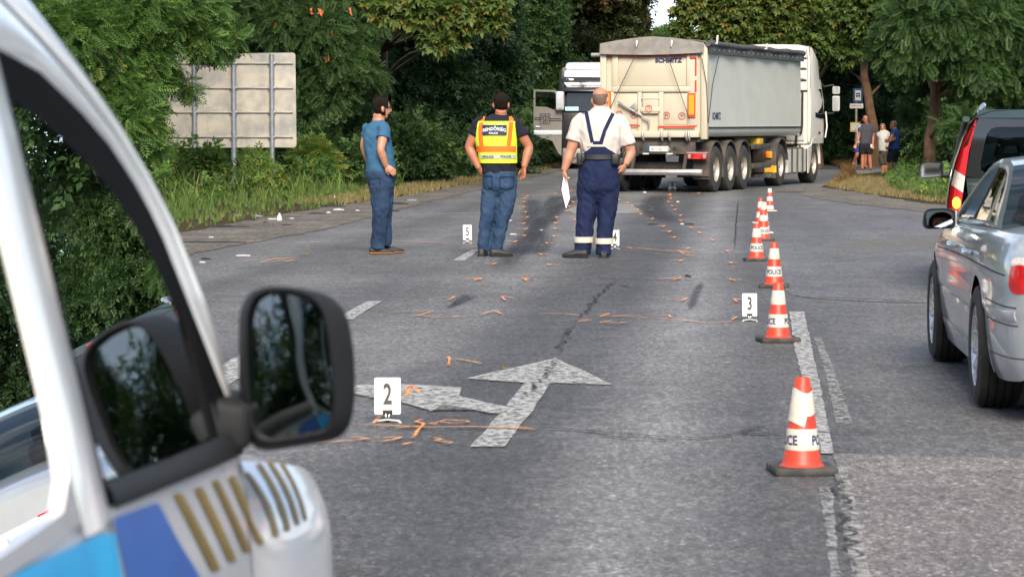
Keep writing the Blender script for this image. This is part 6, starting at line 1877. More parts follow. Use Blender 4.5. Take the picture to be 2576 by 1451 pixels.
# door mirror
head_l = Vector((-.40, .98, 1.10))
mir = bpy.data.objects.new('door_mirror', None); COL.objects.link(mir); mir.parent = car
M4 = Matrix.Translation(cr_root) @ Matrix.Rotation(-CHD, 4, 'Z')
mc_w = A(2362, 551, 16.62); mc = M4.inverted() @ mc_w
mir.location = mc
camv = (M4.inverted() @ Vector((0, 0, HC)) - mc).normalized(); hv = (head_l + Vector((0, 0, .085)) - mc).normalized()
nv = (camv + hv).normalized()
uxm = Vector((0, 0, 1)).cross(nv).normalized(); uym = nv.cross(uxm)
fw = Vector((0, 1, 0))
lo = roundpoly([(-.10, -.062), (.09, -.055), (.098, .05), (.05, .064), (-.085, .062)], [.05, .03, .03, .03, .045], 5)
mb = MB()
ux0 = Vector((1, 0, 0)); uz0 = Vector((0, 0, 1))
rimw = [ux0 * p.x + uz0 * p.y for p in lo]
mb.loft([[q * .88 + fw * -.004 for q in rimw], [q * .97 + fw * -.016 for q in rimw], [q + fw * -.004 for q in rimw], [q * 1.01 + fw * .03 for q in rimw], [q * .9 + fw * .075 for q in rimw], [q * .55 + fw * .105 for q in rimw]])
mb.build('mirror_housing', M_BLACK, mir, 50)
mb = MB(); lo2 = [uxm * (-p.x * .84) + uym * (p.y * .82) for p in lo]
# the pane, turned toward the driver inside its housing
lo2 = [q - nv * 0 + fw * -.019 for q in lo2]
mb.prism(lo2, nv * .003); mb.build('mirror_glass', M_MIRROR, mir, fix=True)
mb = MB(); mb.box((.135, .03, -.045), (.12, .09, .05)); mb.build('mirror_foot', M_BLACK, mir, bevel=.02)
mb = MB(); mb.box((.10, .01, 0), (.012, .06, .1)); mb.build('mirror_cap', M_SILV, mir, bevel=.005)

# ---- dark green people carrier
YM = 24.0
MHD = R(9)
def mx_(px): return (px - CX) * YM / F
def mz_(py): return HC - (py - HZ) * YM / F
mroot = Vector((mx_(2385) + .93, YM, 0))
mpv = thing('green_people_carrier', 'dark green people carrier seen from behind with tall red tail lights', 'car', mroot, -MHD)
KM = lambda cx, cy: (mx_(2295.5 + .2383 * cx) - mroot.x, mz_(251.6 + .2383 * cy))      # crop -> local x, z on the rear face
HWt = [(.3, .90), (.55, .925), (.75, .93), (.95, .91), (1.15, .865), (1.35, .80), (1.48, .745), (1.56, .67), (1.60, .55), (1.62, 0)]
def msec(y, kx=1.0, kz=1.0):
    pts = [(x * kx, z if z < .3 else .3 + (z - .3) * kz) for z, x in HWt]
    L = [(-a, y, b) for a, b in pts]
    Rr = [(a, y, b) for a, b in reversed(pts[:-1])]
    return L + Rr
# bands of the rear: body shell with a big hole where glass sits. Sides, roof and front as lofts
mb = MB(); mb.loft([msec(.04), msec(.10, 1.005), msec(.6, 1.015), msec(1.8, 1.015), msec(2.6, 1.0, .99)], False, False); mb.build('body_side_and_roof', M_GREEN, mpv, 50)
bl_ = [(-.93, .3), (-.95, .7), (-.90, .95), (-.5, 1.02), (0, 1.04), (.5, 1.02), (.90, .95), (.95, .7), (.93, .3)]
mb = MB(); mb.loft([[(a, y, .3 + (b - .3) * k) for a, b in bl_] for y, k in ((2.55, 1.0), (3.3, 1.0), (3.9, .92), (4.25, .72), (4.35, .45))], False, False); mb.build('bonnet', M_GREEN, mpv, 50)
mb = MB(); mb.loft([[(-.72, 2.58, 1.54), (-.4, 2.62, 1.57), (.4, 2.62, 1.57), (.72, 2.58, 1.54)], [(-.86, 3.35, .99), (-.4, 3.5, 1.03), (.4, 3.5, 1.03), (.86, 3.35, .99)]], False, False); mb.build('windscreen', G_CAR, mpv, 60)
for s_ in (-1, 1):
    mb = MB(); mb.tube([(s_ * .76, 2.58, 1.53), (s_ * .82, 2.98, 1.28), (s_ * .89, 3.38, .98)], .035, 8); mb.build('a_pillar', M_GREEN, mpv, 50)
# tailgate: frit-bordered glass above, painted panel below
gl = [KM(682, 195), KM(640, 410), KM(570, 820)]
zt_, zm_ = gl[0][1], gl[2][1]
xl = lambda z: lerp1(sorted([(gl[2][1], gl[2][0]), (gl[1][1], gl[1][0]), (gl[0][1], gl[0][0])]), z)
rear_y = lambda z: .02 + max(0, z - .95) * .05 + (max(0, z - 1.38)) * .05
outl = roundpoly([(xl(zm_), zm_), (-xl(zm_), zm_), (-xl(1.3), 1.3), (-xl(zt_), zt_), (xl(zt_), zt_), (xl(1.3), 1.3)], .01, 2)
c0, c1 = KM(705, 780), KM(800, 285)
inn = roundpoly([(c0[0], c0[1]), (-c0[0], c0[1]), (-c1[0], c1[1]), (c1[0], c1[1])], .09, 6)
n = 60
oL, iL = resample([Vector((a, b, 0)) for a, b in outl], n), resample([Vector((a, b, 0)) for a, b in inn], n)
k0 = min(range(n), key=lambda k: (iL[k] - oL[0]).length); iL = iL[k0:] + iL[:k0]
mb = MB(); mb.ring([(p.x, rear_y(p.y), p.y) for p in oL], [(p.x, rear_y(p.y), p.y) for p in iL]); mb.build('window_frit', mat('frit_black', (.02, .02, .022), .08, var=.1, coat=.8), mpv, 60)
mb = MB(); patch(mb, [(p.x, p.y) for p in iL], 4, lambda x, z: Vector((x, rear_y(z) + .002, z))); mb.build('rear_window', glass('mpv_glass', (.62, .72, .70), ior=1.45), mpv, 60)
def rpanel(z0, z1, name, m, k=8, xf=None, bulge=.02):
    rows = []
    for i in range(k + 1):
        z = z0 + (z1 - z0) * i / k
        x = -(xf(z) if xf else .74)
        rows.append([(x * (1 - 2 * j / 12), rear_y(z) - bulge * (1 - (1 - 2 * j / 12) ** 2) , z) for j in range(13)])
    mb = MB(); mb.loft(rows, False, False); return mb.build(name, m, mpv, 60)
lowx = lambda z: lerp1([(.5, .70), (.75, .735), (zm_, -xl(zm_) - .004)], z)
rpanel(.55, zm_ - .004, 'tailgate_panel', M_GREEN, xf=lambda z: lowx(z))
rpanel(.28, .55, 'rear_bumper', M_GREEN, xf=lambda z: .90, bulge=.08)
rpanel(zt_ + .004, zt_ + .075, 'roof_spoiler', M_GREEN, 4, lambda z: -xl(zt_) + .01 - (z - zt_) * .35, .03)
sp_l = mb
mb = MB(); mb.box((0, rear_y(zt_) - .02, zt_ + .045), (.3, .03, .03)); mb.build('high_brake_light', M_TAILRED, mpv, bevel=.005)
M_WIPER = M_BLACK
# tall tail lights with ribs, clear band and a lit lamp
M_LIT = mat('lit_lamp', (.9, .45, .02), .3, emit=(1.0, .42, .02), estr=2.2)
for s in (1, -1):
    tl = bpy.data.objects.new('tail_light', None); COL.objects.link(tl); tl.parent = mpv
    inner = [(682, 205), (640, 400), (600, 560), (565, 810), (545, 980), (528, 1120), (516, 1255)]
    outer = [(655, 215), (585, 330), (510, 500), (455, 740), (420, 900), (395, 1060), (380, 1180)]
    def seg(i0, i1, name, m, off=.0, sub=6):
        rows = []
        for i in range(i0, i1):
            for q in range(sub + (1 if i == i1 - 1 else 0)):
                t = q / sub
                (ax, az), (bx, bz) = KM(*inner[i]), KM(*inner[i + 1]); (cx_, cz), (dx, dz) = KM(*outer[i]), KM(*outer[i + 1])
                I = (ax + (bx - ax) * t, az + (bz - az) * t); O = (cx_ + (dx - cx_) * t, cz + (dz - cz) * t)
                row = []
                for j in range(6):
                    u = j / 5
                    x, z = I[0] + (O[0] - I[0]) * u, I[1] + (O[1] - I[1]) * u
                    row.append((s * x, rear_y(z) - .018 * math.sin(PI * min(1, u * .8 + .1)) - off + .10 * u ** 3, z))
                rows.append(row)
        mb = MB(); mb.loft(rows, False, False); return mb.build(name, m, tl, 60)
    seg(0, 3, 'upper_lens', M_TAILRED); seg(3, 4, 'clear_lens', M_TAILCLR); seg(4, 6, 'lower_lens', M_TAILRED)
    for k in range(7):
        t = .18 + k * .105
        (ax, az), (cx_, cz) = KM(682 - 95 * t * .95, 215 + 300 * t), KM(655 - 165 * t, 240 + 300 * t)
        mb = MB(); mb.bar((s * (ax - .012), rear_y(az) - .028, az), (s * (cx_ + .02), rear_y(cz) - .02 + .03, cz - .01), .012, .014, (0, 1, 0)); mb.build('lamp_rib', M_BLACK, tl, bevel=.003)
    if s > 0:
        x, z = KM(478, 1090); mb = MB(); mb.ellipsoid((s * x, rear_y(z) - .012, z), (.036, .008, .05), 14, 8); mb.build('lit_indicator', M_LIT, tl, 60)
    # roof rail end
    p0, p1, p2, p3 = KM(690, 140), KM(735, 60), KM(770, 40), KM(775, 95)
    mb = MB(); mb.tube([(s * p0[0], .12, p0[1]), (s * (p1[0]), .16, p1[1] - .005), (s * (p2[0] - .01), .3, p2[1] - .01), (s * (p2[0]), 1.2, p2[1] + .0), (s * p2[0], 2.0, p2[1] - .03), (s * p3[0], 2.15, p3[1] - .06)], [.012, .02, .02, .016, .016, .012], 8); mb.build('roof_rail', M_ALLOY, mpv, 60)
    # door mirrors
    mm_ = bpy.data.objects.new('door_mirror', None); COL.objects.link(mm_); mm_.parent = mpv
    lo = roundpoly([(-.12, -.085), (.11, -.07), (.12, .075), (-.06, .085), (-.12, .05)], .035, 5)
    mm_.location = (-s * 1.085, 2.35, mz_(440))
    mb = MB(); mb.loft([[(p.x * .9, -.004, p.y * .9) for p in lo], [(p.x, -.012, p.y) for p in lo], [(p.x * 1.0, .06, p.y) for p in lo], [(p.x * .6, .12, p.y * .7) for p in lo]]); mb.build('mirror_housing', M_BLACK, mm_, 50)
    mb = MB(); mb.prism([(p.x * .84, -.010, p.y * .84) for p in lo], (0, -.004, -.0)); mb.build('mirror_glass', M_MIRROR, mm_, fix=True)
    mb = MB(); mb.box((s * .12, .04, -.05), (.12, .06, .05)); mb.build('mirror_foot', M_BLACK, mm_, bevel=.015)
    for yc in (.75, 3.5):
        car_wheel(mpv, -s * .80, yc, .32, .21, -s, 8)
# through the cabin: headrests, seats, windscreen
for x in (-.36, .36):
    for y in (.9, 1.9):
        mb = MB()
        hp = roundpoly([(-.15, 0), (.15, 0), (.11, .2), (-.11, .2)], .05, 4); hi = roundpoly([(-.08, .05), (.08, .05), (.06, .13), (-.06, .13)], .02, 4)
        n = 30
        a_, b_ = resample([Vector((p.x, p.y, 0)) for p in hp], n), resample([Vector((p.x, p.y, 0)) for p in hi], n)
        k0 = min(range(n), key=lambda k: (b_[k] - a_[0]).length); b_ = b_[k0:] + b_[:k0]
        zz = 1.16
        for yy, fl in ((y, 0), (y + .07, 1)):
            mb.ring([(x + p.x, yy, zz + p.y) for p in a_], [(x + p.x, yy, zz + p.y) for p in b_])
        mb.ring([(x + p.x, y, zz + p.y) for p in a_], [(x + p.x, y + .07, zz + p.y) for p in a_]); mb.ring([(x + p.x, y, zz + p.y) for p in b_], [(x + p.x, y + .07, zz + p.y) for p in b_])
        mb.build('headrest', M_SEAT, mpv, 40, fix=True)
        mb = MB(); mb.box((x, y + .02, .80), (.46, .14, .62)); mb.build('seat_back', M_SEAT, mpv, bevel=.05)
mb = MB(); mb.box((0, 1.8, .62), (1.7, 3.4, .1)); mb.build('cabin_floor', M_INT, mpv)
mb = MB(); mb.box((0, 3.0, .95), (1.6, .35, .25)); mb.build('dashboard', M_INT, mpv, bevel=.05)
mb = MB(); mb.box((0, .1, .33), (1.7, .3, .12)); mb.build('underbody', M_BLACK, mpv)
# ================================================================== POLICE VAN (left foreground)
VA = R(2.3)
VQ = Vector((-.4205, 2.92, 0))
van = thing('police_van', 'white police van with blue and gold markings filling the left foreground', 'van', VQ, -VA)
VM = Matrix.Translation(VQ) @ Matrix.Rotation(-VA, 4, 'Z'); VMi = VM.inverted()
VW_ = 1.9
def VL(s, z):
    if z > 1.09: n = -.238 * (z - 1.09) - .9 * max(0, z - 1.62) ** 2
    else: n = .03 * (1 - ((max(z, .41) - .75) / .34) ** 2)
    t = min(1, max(0, (s - .85) / .6)); n += .055 * t * t * (3 - 2 * t) * min(1, max(0, (1.2 - z) / .2))
    if s > .9 and z > .85: n -= 3.0 * (min(z, 1.06) - .85) ** 2 * min(1, (s - .9) / .25)
    if s > 1.35: n -= .55 * (s - 1.35) ** 2
    return n
def V3(s, z, off=0.0, sg=1):
    n = VL(s, z) + off
    return Vector((n if sg > 0 else -VW_ - n, s, z))
def vpx(px, py):
    """pixel -> (s, z) on the flank of the van"""
    Rr = ray(px, py)
    t, prev = 1.2, None
    while t < 8:
        p = VMi @ (Vector((0, 0, HC)) + Rr * t)
        c = p.x - VL(p.y, p.z)
        if prev is not None and prev > 0 >= c: return (p.y, p.z)
        prev = c; t += .004
    return (p.y, p.z)
M_VWHT = mat('van_white', (0.86, 0.87, 0.88), 0.25, var=0.03, coat=0.8, dirt_or_refl=0.1, dirt_or_refl_col=(.5, .48, .44), dscale=2)
M_VGRY = mat('van_groove', (0.12, 0.12, 0.125), 0.9, spec=.1)
M_VSEAL = mat('van_seal', (0.010, 0.010, 0.011), 0.9, spec=.06)
M_VPLA = mat('van_plastic', (0.014, 0.015, 0.017), 0.62, spec=.25, var=.15, bump=.15, bscale=300)
M_VBLU = mat('van_blue', (0.01, 0.13, 0.52), 0.35, var=.12, scale=4, spec=.25)
M_VCYA = mat('van_cyan_reflective', (0.0, 0.45, 0.98), 0.35, var=.25, scale=5, spec=.25)
M_VGLD = mat('van_gold', (0.27, 0.17, 0.012), 0.4, 0.0, var=.2, scale=9, spec=.25)
G_VAN = glass('van_glass', (0.12, 0.20, 0.17), ior=1.34)
G_VANR = glass('van_rear_glass', (0.10, 0.12, 0.12), ior=1.6)
Oo = [(-2.6, 1.92), (-1.2, 1.91), (-.6, 1.87), (-.2, 1.79), (.03, 1.71), (.209, 1.637), (.386, 1.574), (.543, 1.509), (.70, 1.427), (.796, 1.358), (.872, 1.274), (.928, 1.185), (.965, 1.123), (1.02, 1.05)]
Ii = [(-2.6, 1.62), (-1.2, 1.615), (-.6, 1.605), (-.2, 1.59), (.0, 1.575), (.165, 1.556), (.343, 1.513), (.481, 1.47), (.599, 1.414), (.676, 1.363), (.733, 1.295), (.80, 1.215), (.86, 1.14), (.93, 1.06)]
Gg = [(s - .035 if s > .1 else s, z - .05) for s, z in Ii]
def vstrip(name, la, lb, m, off0=0.0, off1=0.0, sg=1, n=60, mids=3, parent=van, bow=0.0, flip=False):
    A_ = resample([Vector((a, b, 0)) for a, b in la], n, False); B_ = resample([Vector((a, b, 0)) for a, b in lb], n, False)
    rows = []
    for k in range(mids + 1):
        t = k / mids
        rows.append([V3(p.x + (q.x - p.x) * t, p.y + (q.y - p.y) * t, off0 + (off1 - off0) * t + bow * math.sin(PI * t), sg) for p, q in zip(A_, B_)])
    mb = MB(); mb.loft(rows, False, False); return mb.build(name, m, parent, 60, fix=True)
def vpatch(name, pts, m, off, sg=1, parent=van, rad=.0, rings=6, dens=40):
    pts = roundpoly(pts, rad, 5) if rad else [Vector(p) for p in pts]
    L = resample([Vector((p[0], p[1], 0)) for p in pts], dens)
    mb = MB(); patch(mb, L, rings, lambda s, z: V3(s, z, off, sg)); return mb.build(name, m, parent, 60)
for sg in (1, -1):
    half = len(Oo) // 2
    vstrip('roof_side', Oo, [(a * .5 + c * .5, b * .5 + d * .5) for (a, b), (c, d) in zip(Oo, Ii)], M_VWHT, 0, .004, sg, bow=.008)
    vstrip('gutter_groove', [(a * .5 + c * .5, b * .5 + d * .5) for (a, b), (c, d) in zip(Oo, Ii)], [(a * .44 + c * .56, b * .44 + d * .56) for (a, b), (c, d) in zip(Oo, Ii)], M_VGRY, -.006, -.006, sg, mids=1)
    vstrip('door_frame', [(a * .44 + c * .56, b * .44 + d * .56) for (a, b), (c, d) in zip(Oo, Ii)], Ii, M_VWHT, .004, .0, sg, bow=.006)
    vstrip('window_seal', Ii, Gg, M_VSEAL, .002, -.006, sg, mids=2)
    gl_ = [(.015, 1.52)] + [(s, z) for s, z in Gg if .1 < s < .74] + [(.722, 1.20), (.735, 1.09), (.66, 1.088), (.35, 1.102), (.0, 1.122)]
    vpatch('front_window', gl_, G_VAN, -.006, sg)
    mb = MB(); mb.loft([[V3(.725, z, .0, sg), V3(.765, z, .0, sg), V3(.765, z, -.04, sg), V3(.725, z, -.04, sg)] for z in (1.31, 1.2, 1.04)]); mb.build('window_post', M_VSEAL, van, fix=True)
    vpatch('quarter_light', [(.768, 1.24), (.90, 1.09), (.768, 1.075)], G_VAN, -.006, sg, rings=2, dens=18)
    vstrip('window_sill_seal', [(-.03, 1.125), (.35, 1.104), (.66, 1.09), (.95, 1.075)], [(-.03, 1.096), (.35, 1.074), (.66, 1.056), (.98, 1.04)], M_VPLA, .004, .006, sg, bow=.006)
    # B pillar, rear window and the rest of the flank
    zt = lambda s: 1.60
    vstrip('b_pillar', [(-.03, 1.60), (-.03, 1.09)], [(-.185, 1.605), (-.185, 1.09)], M_VWHT, .002, .006, sg, mids=4, bow=.006)
    vstrip('pillar_seal', [(.016, 1.56), (.012, 1.11)], [(-.03, 1.60), (-.03, 1.085)], M_VSEAL, -.004, .002, sg, mids=2)
    rw = roundpoly([(-.20, 1.575), (-.20, 1.128), (-2.45, 1.128), (-2.45, 1.575)], [.06, .09, .09, .06], 6)
    vpatch('rear_side_window', [(p[0], p[1]) for p in rw], G_VANR, .004, sg, dens=70)
    ol = [Vector((-.185, 1.61, 0)), Vector((-.185, 1.105, 0)), Vector((-2.6, 1.105, 0)), Vector((-2.6, 1.61, 0))]
    oL, iL = resample(ol, 80), resample([Vector((p[0], p[1], 0)) for p in rw], 80)
    k0 = min(range(80), key=lambda k: (iL[k] - oL[0]).length); iL = iL[k0:] + iL[:k0]
    mb = MB(); mb.ring([V3(p.x, p.y, .006, sg) for p in oL], [V3(p.x, p.y, .012, sg) for p in iL]); mb.ring([V3(p.x, p.y, .012, sg) for p in iL], [V3(p.x, p.y, .0, sg) for p in iL]); mb.build('rear_window_frame', M_VWHT, van, 50, fix=True)
    # lower flank with wheel arch
    ztop = lambda s: lerp1([(-2.6, 1.108), (-.19, 1.108), (-.03, 1.098), (.35, 1.076), (.66, 1.058), (1.0, 1.032), (1.12, 1.01), (1.4, .965), (1.75, .88), (1.95, .80)], s)
    ss = [-2.6 + .05 * k for k in range(92)]
    grid = [[(s, .32 + (ztop(s) - .32) * j / 22) for j in range(23)] for s in ss]
    ins = {}
    for i, col in enumerate(grid):
        for j, (s, z) in enumerate(col):
            for yc in (1.12, -1.95):
                d = math.hypot(s - yc, z - .33)
                if d < .39: ins[(i, j)] = (yc, d)
    mb = MB(); used = set(); fs = []
    for i in range(len(ss) - 1):
        for j in range(22):
            q4 = [(i, j), (i + 1, j), (i + 1, j + 1), (i, j + 1)]
            if all(k in ins for k in q4): continue
            used |= {k for k in q4 if k in ins}; fs.append(q4)
    for i, col in enumerate(grid):
        for j, (s, z) in enumerate(col):
            if (i, j) in used:
                yc, d = ins[(i, j)]; s, z = yc + (s - yc) / d * .39, .33 + (z - .33) / d * .39
            mb.v.append(tuple(V3(s, z, 0, sg)))
    mb.f = [tuple(i * 23 + j for i, j in f) for f in fs]
    fl = mb.build('flank', M_VWHT, van, 50, fix=True)
    for yc in (1.12, -1.95):
        car_wheel(van, .0 - .14 if sg > 0 else -VW_ + .14, yc, .33, .215, 1 if sg > 0 else -1, 9)
    vstrip('door_gap', [(-.038, 1.09), (-.03, .5)], [(-.030, 1.09), (-.022, .5)], M_SEAM, .0015, .0015, sg, mids=1, n=12)
    vstrip('wing_gap', [(.90, 1.03), (.86, .7)], [(.906, 1.03), (.866, .7)], M_SEAM, .0015, .0015, sg, mids=1, n=12)
def P6(cx, cy): return vpx(377.3 + .26314 * cx, 1069.1 + .26314 * cy)
for c in [((205, 655), (285, 640), (660, 1375), (580, 1400)), ((410, 605), (480, 580), (815, 1290), (745, 1310)), ((580, 530), (635, 515), (960, 1205), (890, 1220)), ((738, 500), (800, 480), (1085, 1120), (1030, 1145)), ((893, 455), (935, 445), (1220, 1060), (1175, 1075)), ((1000, 370), (1045, 355), (1330, 1000), (1285, 1020)), ((1105, 345), (1145, 335), (1420, 945), (1380, 960)), ((1220, 345), (1250, 340), (1490, 910), (1465, 915))]:
    sz = [P6(*p) for p in c]
    for sg in (1,):
        vpatch('gold_stripe', sz, M_VGLD, .002, sg, fl if sg < 0 else van, rings=3, dens=28)
vpatch('blue_panel', [vpx(*p) for p in ((281, 1302), (393, 1262), (445, 1360), (500, 1450))] + [(.46, .88), (.12, .88), (.02, .95)], M_VBLU, .002)
cy_ = [vpx(2, 1447), vpx(130, 1390), vpx(268, 1324)]
vpatch('cyan_band', [(-2.4, cy_[0][1] + .002)] + cy_ + [(-.045, .92), (-2.4, .92)], M_VCYA, .008, dens=60, rings=8)
# bonnet, windscreen, roof, floor
hx = [Vector((1.0, 1.032, 0)), Vector((1.12, 1.01, 0)), Vector((1.4, .965, 0)), Vector((1.75, .88, 0)), Vector((1.95, .80, 0))]
rows = []
for p in resample(hx, 12, False):
    a, b = V3(p.x, p.y), V3(p.x, p.y, 0, -1)
    rows.append([a.lerp(b, j / 14) + Vector((0, .10 * math.sin(PI * j / 14), .075 * math.sin(PI * j / 14) ** .6)) for j in range(15)])
mb = MB(); mb.loft(rows, False, False)
mb.loft([rows[-1], [p + Vector((0, .06, -.25)) for p in rows[-1]], [p + Vector((0, .04, -.5)) for p in rows[-1]]], False, False); mb.build('bonnet', M_VWHT, van, 50, fix=True)
rows = []
for p in resample([Vector((a, b, 0)) for a, b in Oo[4:]], 16, False):
    a, b = V3(p.x, p.y, -.012), V3(p.x, p.y, -.012, -1)
    rows.append([a.lerp(b, j / 14) + Vector((0, .12 * math.sin(PI * j / 14), .02 * math.sin(PI * j / 14))) for j in range(15)])
mb = MB(); mb.loft(rows, False, False); mb.build('windscreen', G_VAN, van, 60)
rows = []
for p in resample([Vector((a, b, 0)) for a, b in Oo[:5]], 12, False):
    a, b = V3(p.x, p.y), V3(p.x, p.y, 0, -1)
    rows.append([a.lerp(b, j / 14) + Vector((0, 0, .06 * math.sin(PI * j / 14))) for j in range(15)])
mb = MB(); mb.loft(rows, False, False); mb.build('roof', M_VWHT, van, 60)
mb = MB(); mb.box((-.95, -.6, .4), (1.7, 3.9, .1)); mb.build('floor', M_INT, van)
mb = MB(); mb.poly([V3(-2.6, z) for z in (.35, .7, 1.0, 1.3, 1.6, 1.9)] + [V3(-2.6, z, 0, -1) for z in (1.9, 1.6, 1.3, 1.0, .7, .35)]); mb.build('rear_doors', M_VWHT, van)
M_VINT = mat('van_trim_grey', (0.06, 0.07, 0.07), .95, spec=.1, var=.1)
mb = MB(); mb.loft([[(x, y, z) for y, z in ((.55, .75), (.50, .98), (.62, 1.06), (.95, 1.07), (1.0, .75))] for x in (-.10, -.6, -1.3, -1.8)]); mb.build('dashboard', M_VINT, van, 50, fix=True)
for x in (-.5, -1.4):
    mb = MB(); mb.box((x, -.1, .72), (.5, .5, .16)); mb.build('seat_cushion', M_VINT, van, bevel=.05)
    mb = MB(); mb.box((x, -.38, 1.06), (.48, .14, .62), Matrix.Rotation(R(-12), 3, 'X')); mb.build('seat_back', M_VINT, van, bevel=.06)
    mb = MB(); mb.box((x, -.47, 1.46), (.27, .1, .2)); mb.build('headrest', M_VINT, van, bevel=.04)
mb = MB(); mb.tube([Vector((-1.42 + .2 * math.cos(a), .36 - .1 * math.sin(a), 1.05 + .17 * math.sin(a))) for a in [2 * PI * k / 24 for k in range(25)]], .016, 8); mb.build('steering_wheel', M_VSEAL, van, 60)
for sg in (1, -1):
    vstrip('door_trim', [(-.02, 1.10), (.35, 1.08), (.7, 1.06)], [(-.02, .5), (.35, .5), (.7, .5)], M_VINT, -.06, -.08, sg, mids=2, n=16)
    mb = MB(); mb.loft([[V3(s, z, -.02, sg), V3(s, z, -.09, sg), V3(s + .03, z - .07, -.09, sg), V3(s + .03, z - .07, -.02, sg)] for s, z in Oo[4:]]); mb.build('a_pillar_trim', M_VINT, van, 50, fix=True)
# door mirror
def mq(cx, cy, Y): return VMi @ A(566 + .325 * cx, 691.8 + .325 * cy, Y)
HO = [(105, 500), (110, 300), (150, 170), (230, 105), (400, 85), (650, 110), (800, 150), (900, 230), (960, 350), (1000, 600), (1010, 900), (990, 1100), (940, 1220), (850, 1280), (600, 1320), (350, 1360), (230, 1350), (160, 1230), (120, 1000), (105, 800)]
GO = [(172, 520), (178, 320), (225, 190), (320, 138), (500, 138), (660, 180), (750, 280), (790, 450), (820, 700), (840, 900), (830, 1100), (780, 1195), (600, 1232), (330, 1272), (240, 1235), (200, 1100), (180, 900), (172, 700)]
mir = bpy.data.objects.new('door_mirror', None); COL.objects.link(mir); mir.parent = van
n = 64
def loop_at(L, Y, k=1.0, dx=0.0):
    c = sum((Vector((a, b, 0)) for a, b in L), Vector()) / len(L)
    Lr = resample([c + (Vector((a, b, 0)) - c) * k for a, b in L], n)
    sm = [(Lr[i - 1] + Lr[i] * 2 + Lr[(i + 1) % n]) / 4 for i in range(n)]
    st = min(range(n), key=lambda i: math.atan2(sm[i].y - c.y, sm[i].x - c.x) if math.atan2(sm[i].y - c.y, sm[i].x - c.x) > -3.0 else 9)
    sm = sm[st:] + sm[:st]
    return [mq(p.x + dx, p.y, Y) for p in sm]
mb = MB()
mb.loft([loop_at(GO, 3.80, .97), loop_at(GO, 3.772, 1.0), loop_at(GO, 3.766, 1.04), loop_at(GO, 3.772, 1.09), loop_at(HO, 3.80, .985), loop_at(HO, 3.83, 1.0), loop_at(HO, 3.87, .99), loop_at(HO, 3.91, .90), loop_at(HO, 3.935, .72), loop_at(HO, 3.945, .4)], True, True)
mb.build('mirror_housing', M_VPLA, mir, 60, fix=True)
gl_ = loop_at(GO, 3.786, .985)
cgl = sum(gl_, Vector()) / n
def tiltm(p, b):
    return Vector((p.x, p.y + b + (p.z - cgl.z) * .065 + (p.x - cgl.x) * -.06, p.z))
mb = MB()
rr = []
for k in range(6):
    t = k / 6
    rr.append([tiltm(p.lerp(cgl, t), -.0015 * (1 - (1 - t) ** 2)) for p in gl_])
mb.loft(rr, True, False); o_ = len(mb.v) - n; mb.v.append(tuple(tiltm(cgl, -.0015))); mb.f += [(o_ + j, o_ + (j + 1) % n, len(mb.v) - 1) for j in range(n)]
mb.build('mirror_glass', mat('van_mirror_glass', (.15, .17, .17), .02, 1.0, var=.02), mir, 70)
a0, a1 = VMi @ A(520, 1000, 3.80), VMi @ A(640, 1128, 3.80)
mb = MB(); mb.loft([[(x, y, z) for y, z in ((3.74 - 2.92, zz0), (3.90 - 2.92, zz0 + .005), (3.90 - 2.92, zz1), (3.74 - 2.92, zz1))] for x, zz0, zz1 in ((a0.x - .03, a1.z - .012, a0.z + .012), (a0.x + .02, a1.z - .004, a0.z + .004), (a1.x, a1.z + .004, a0.z - .004))]); mb.build('mirror_arm', M_VPLA, mir, bevel=.012, fix=True)
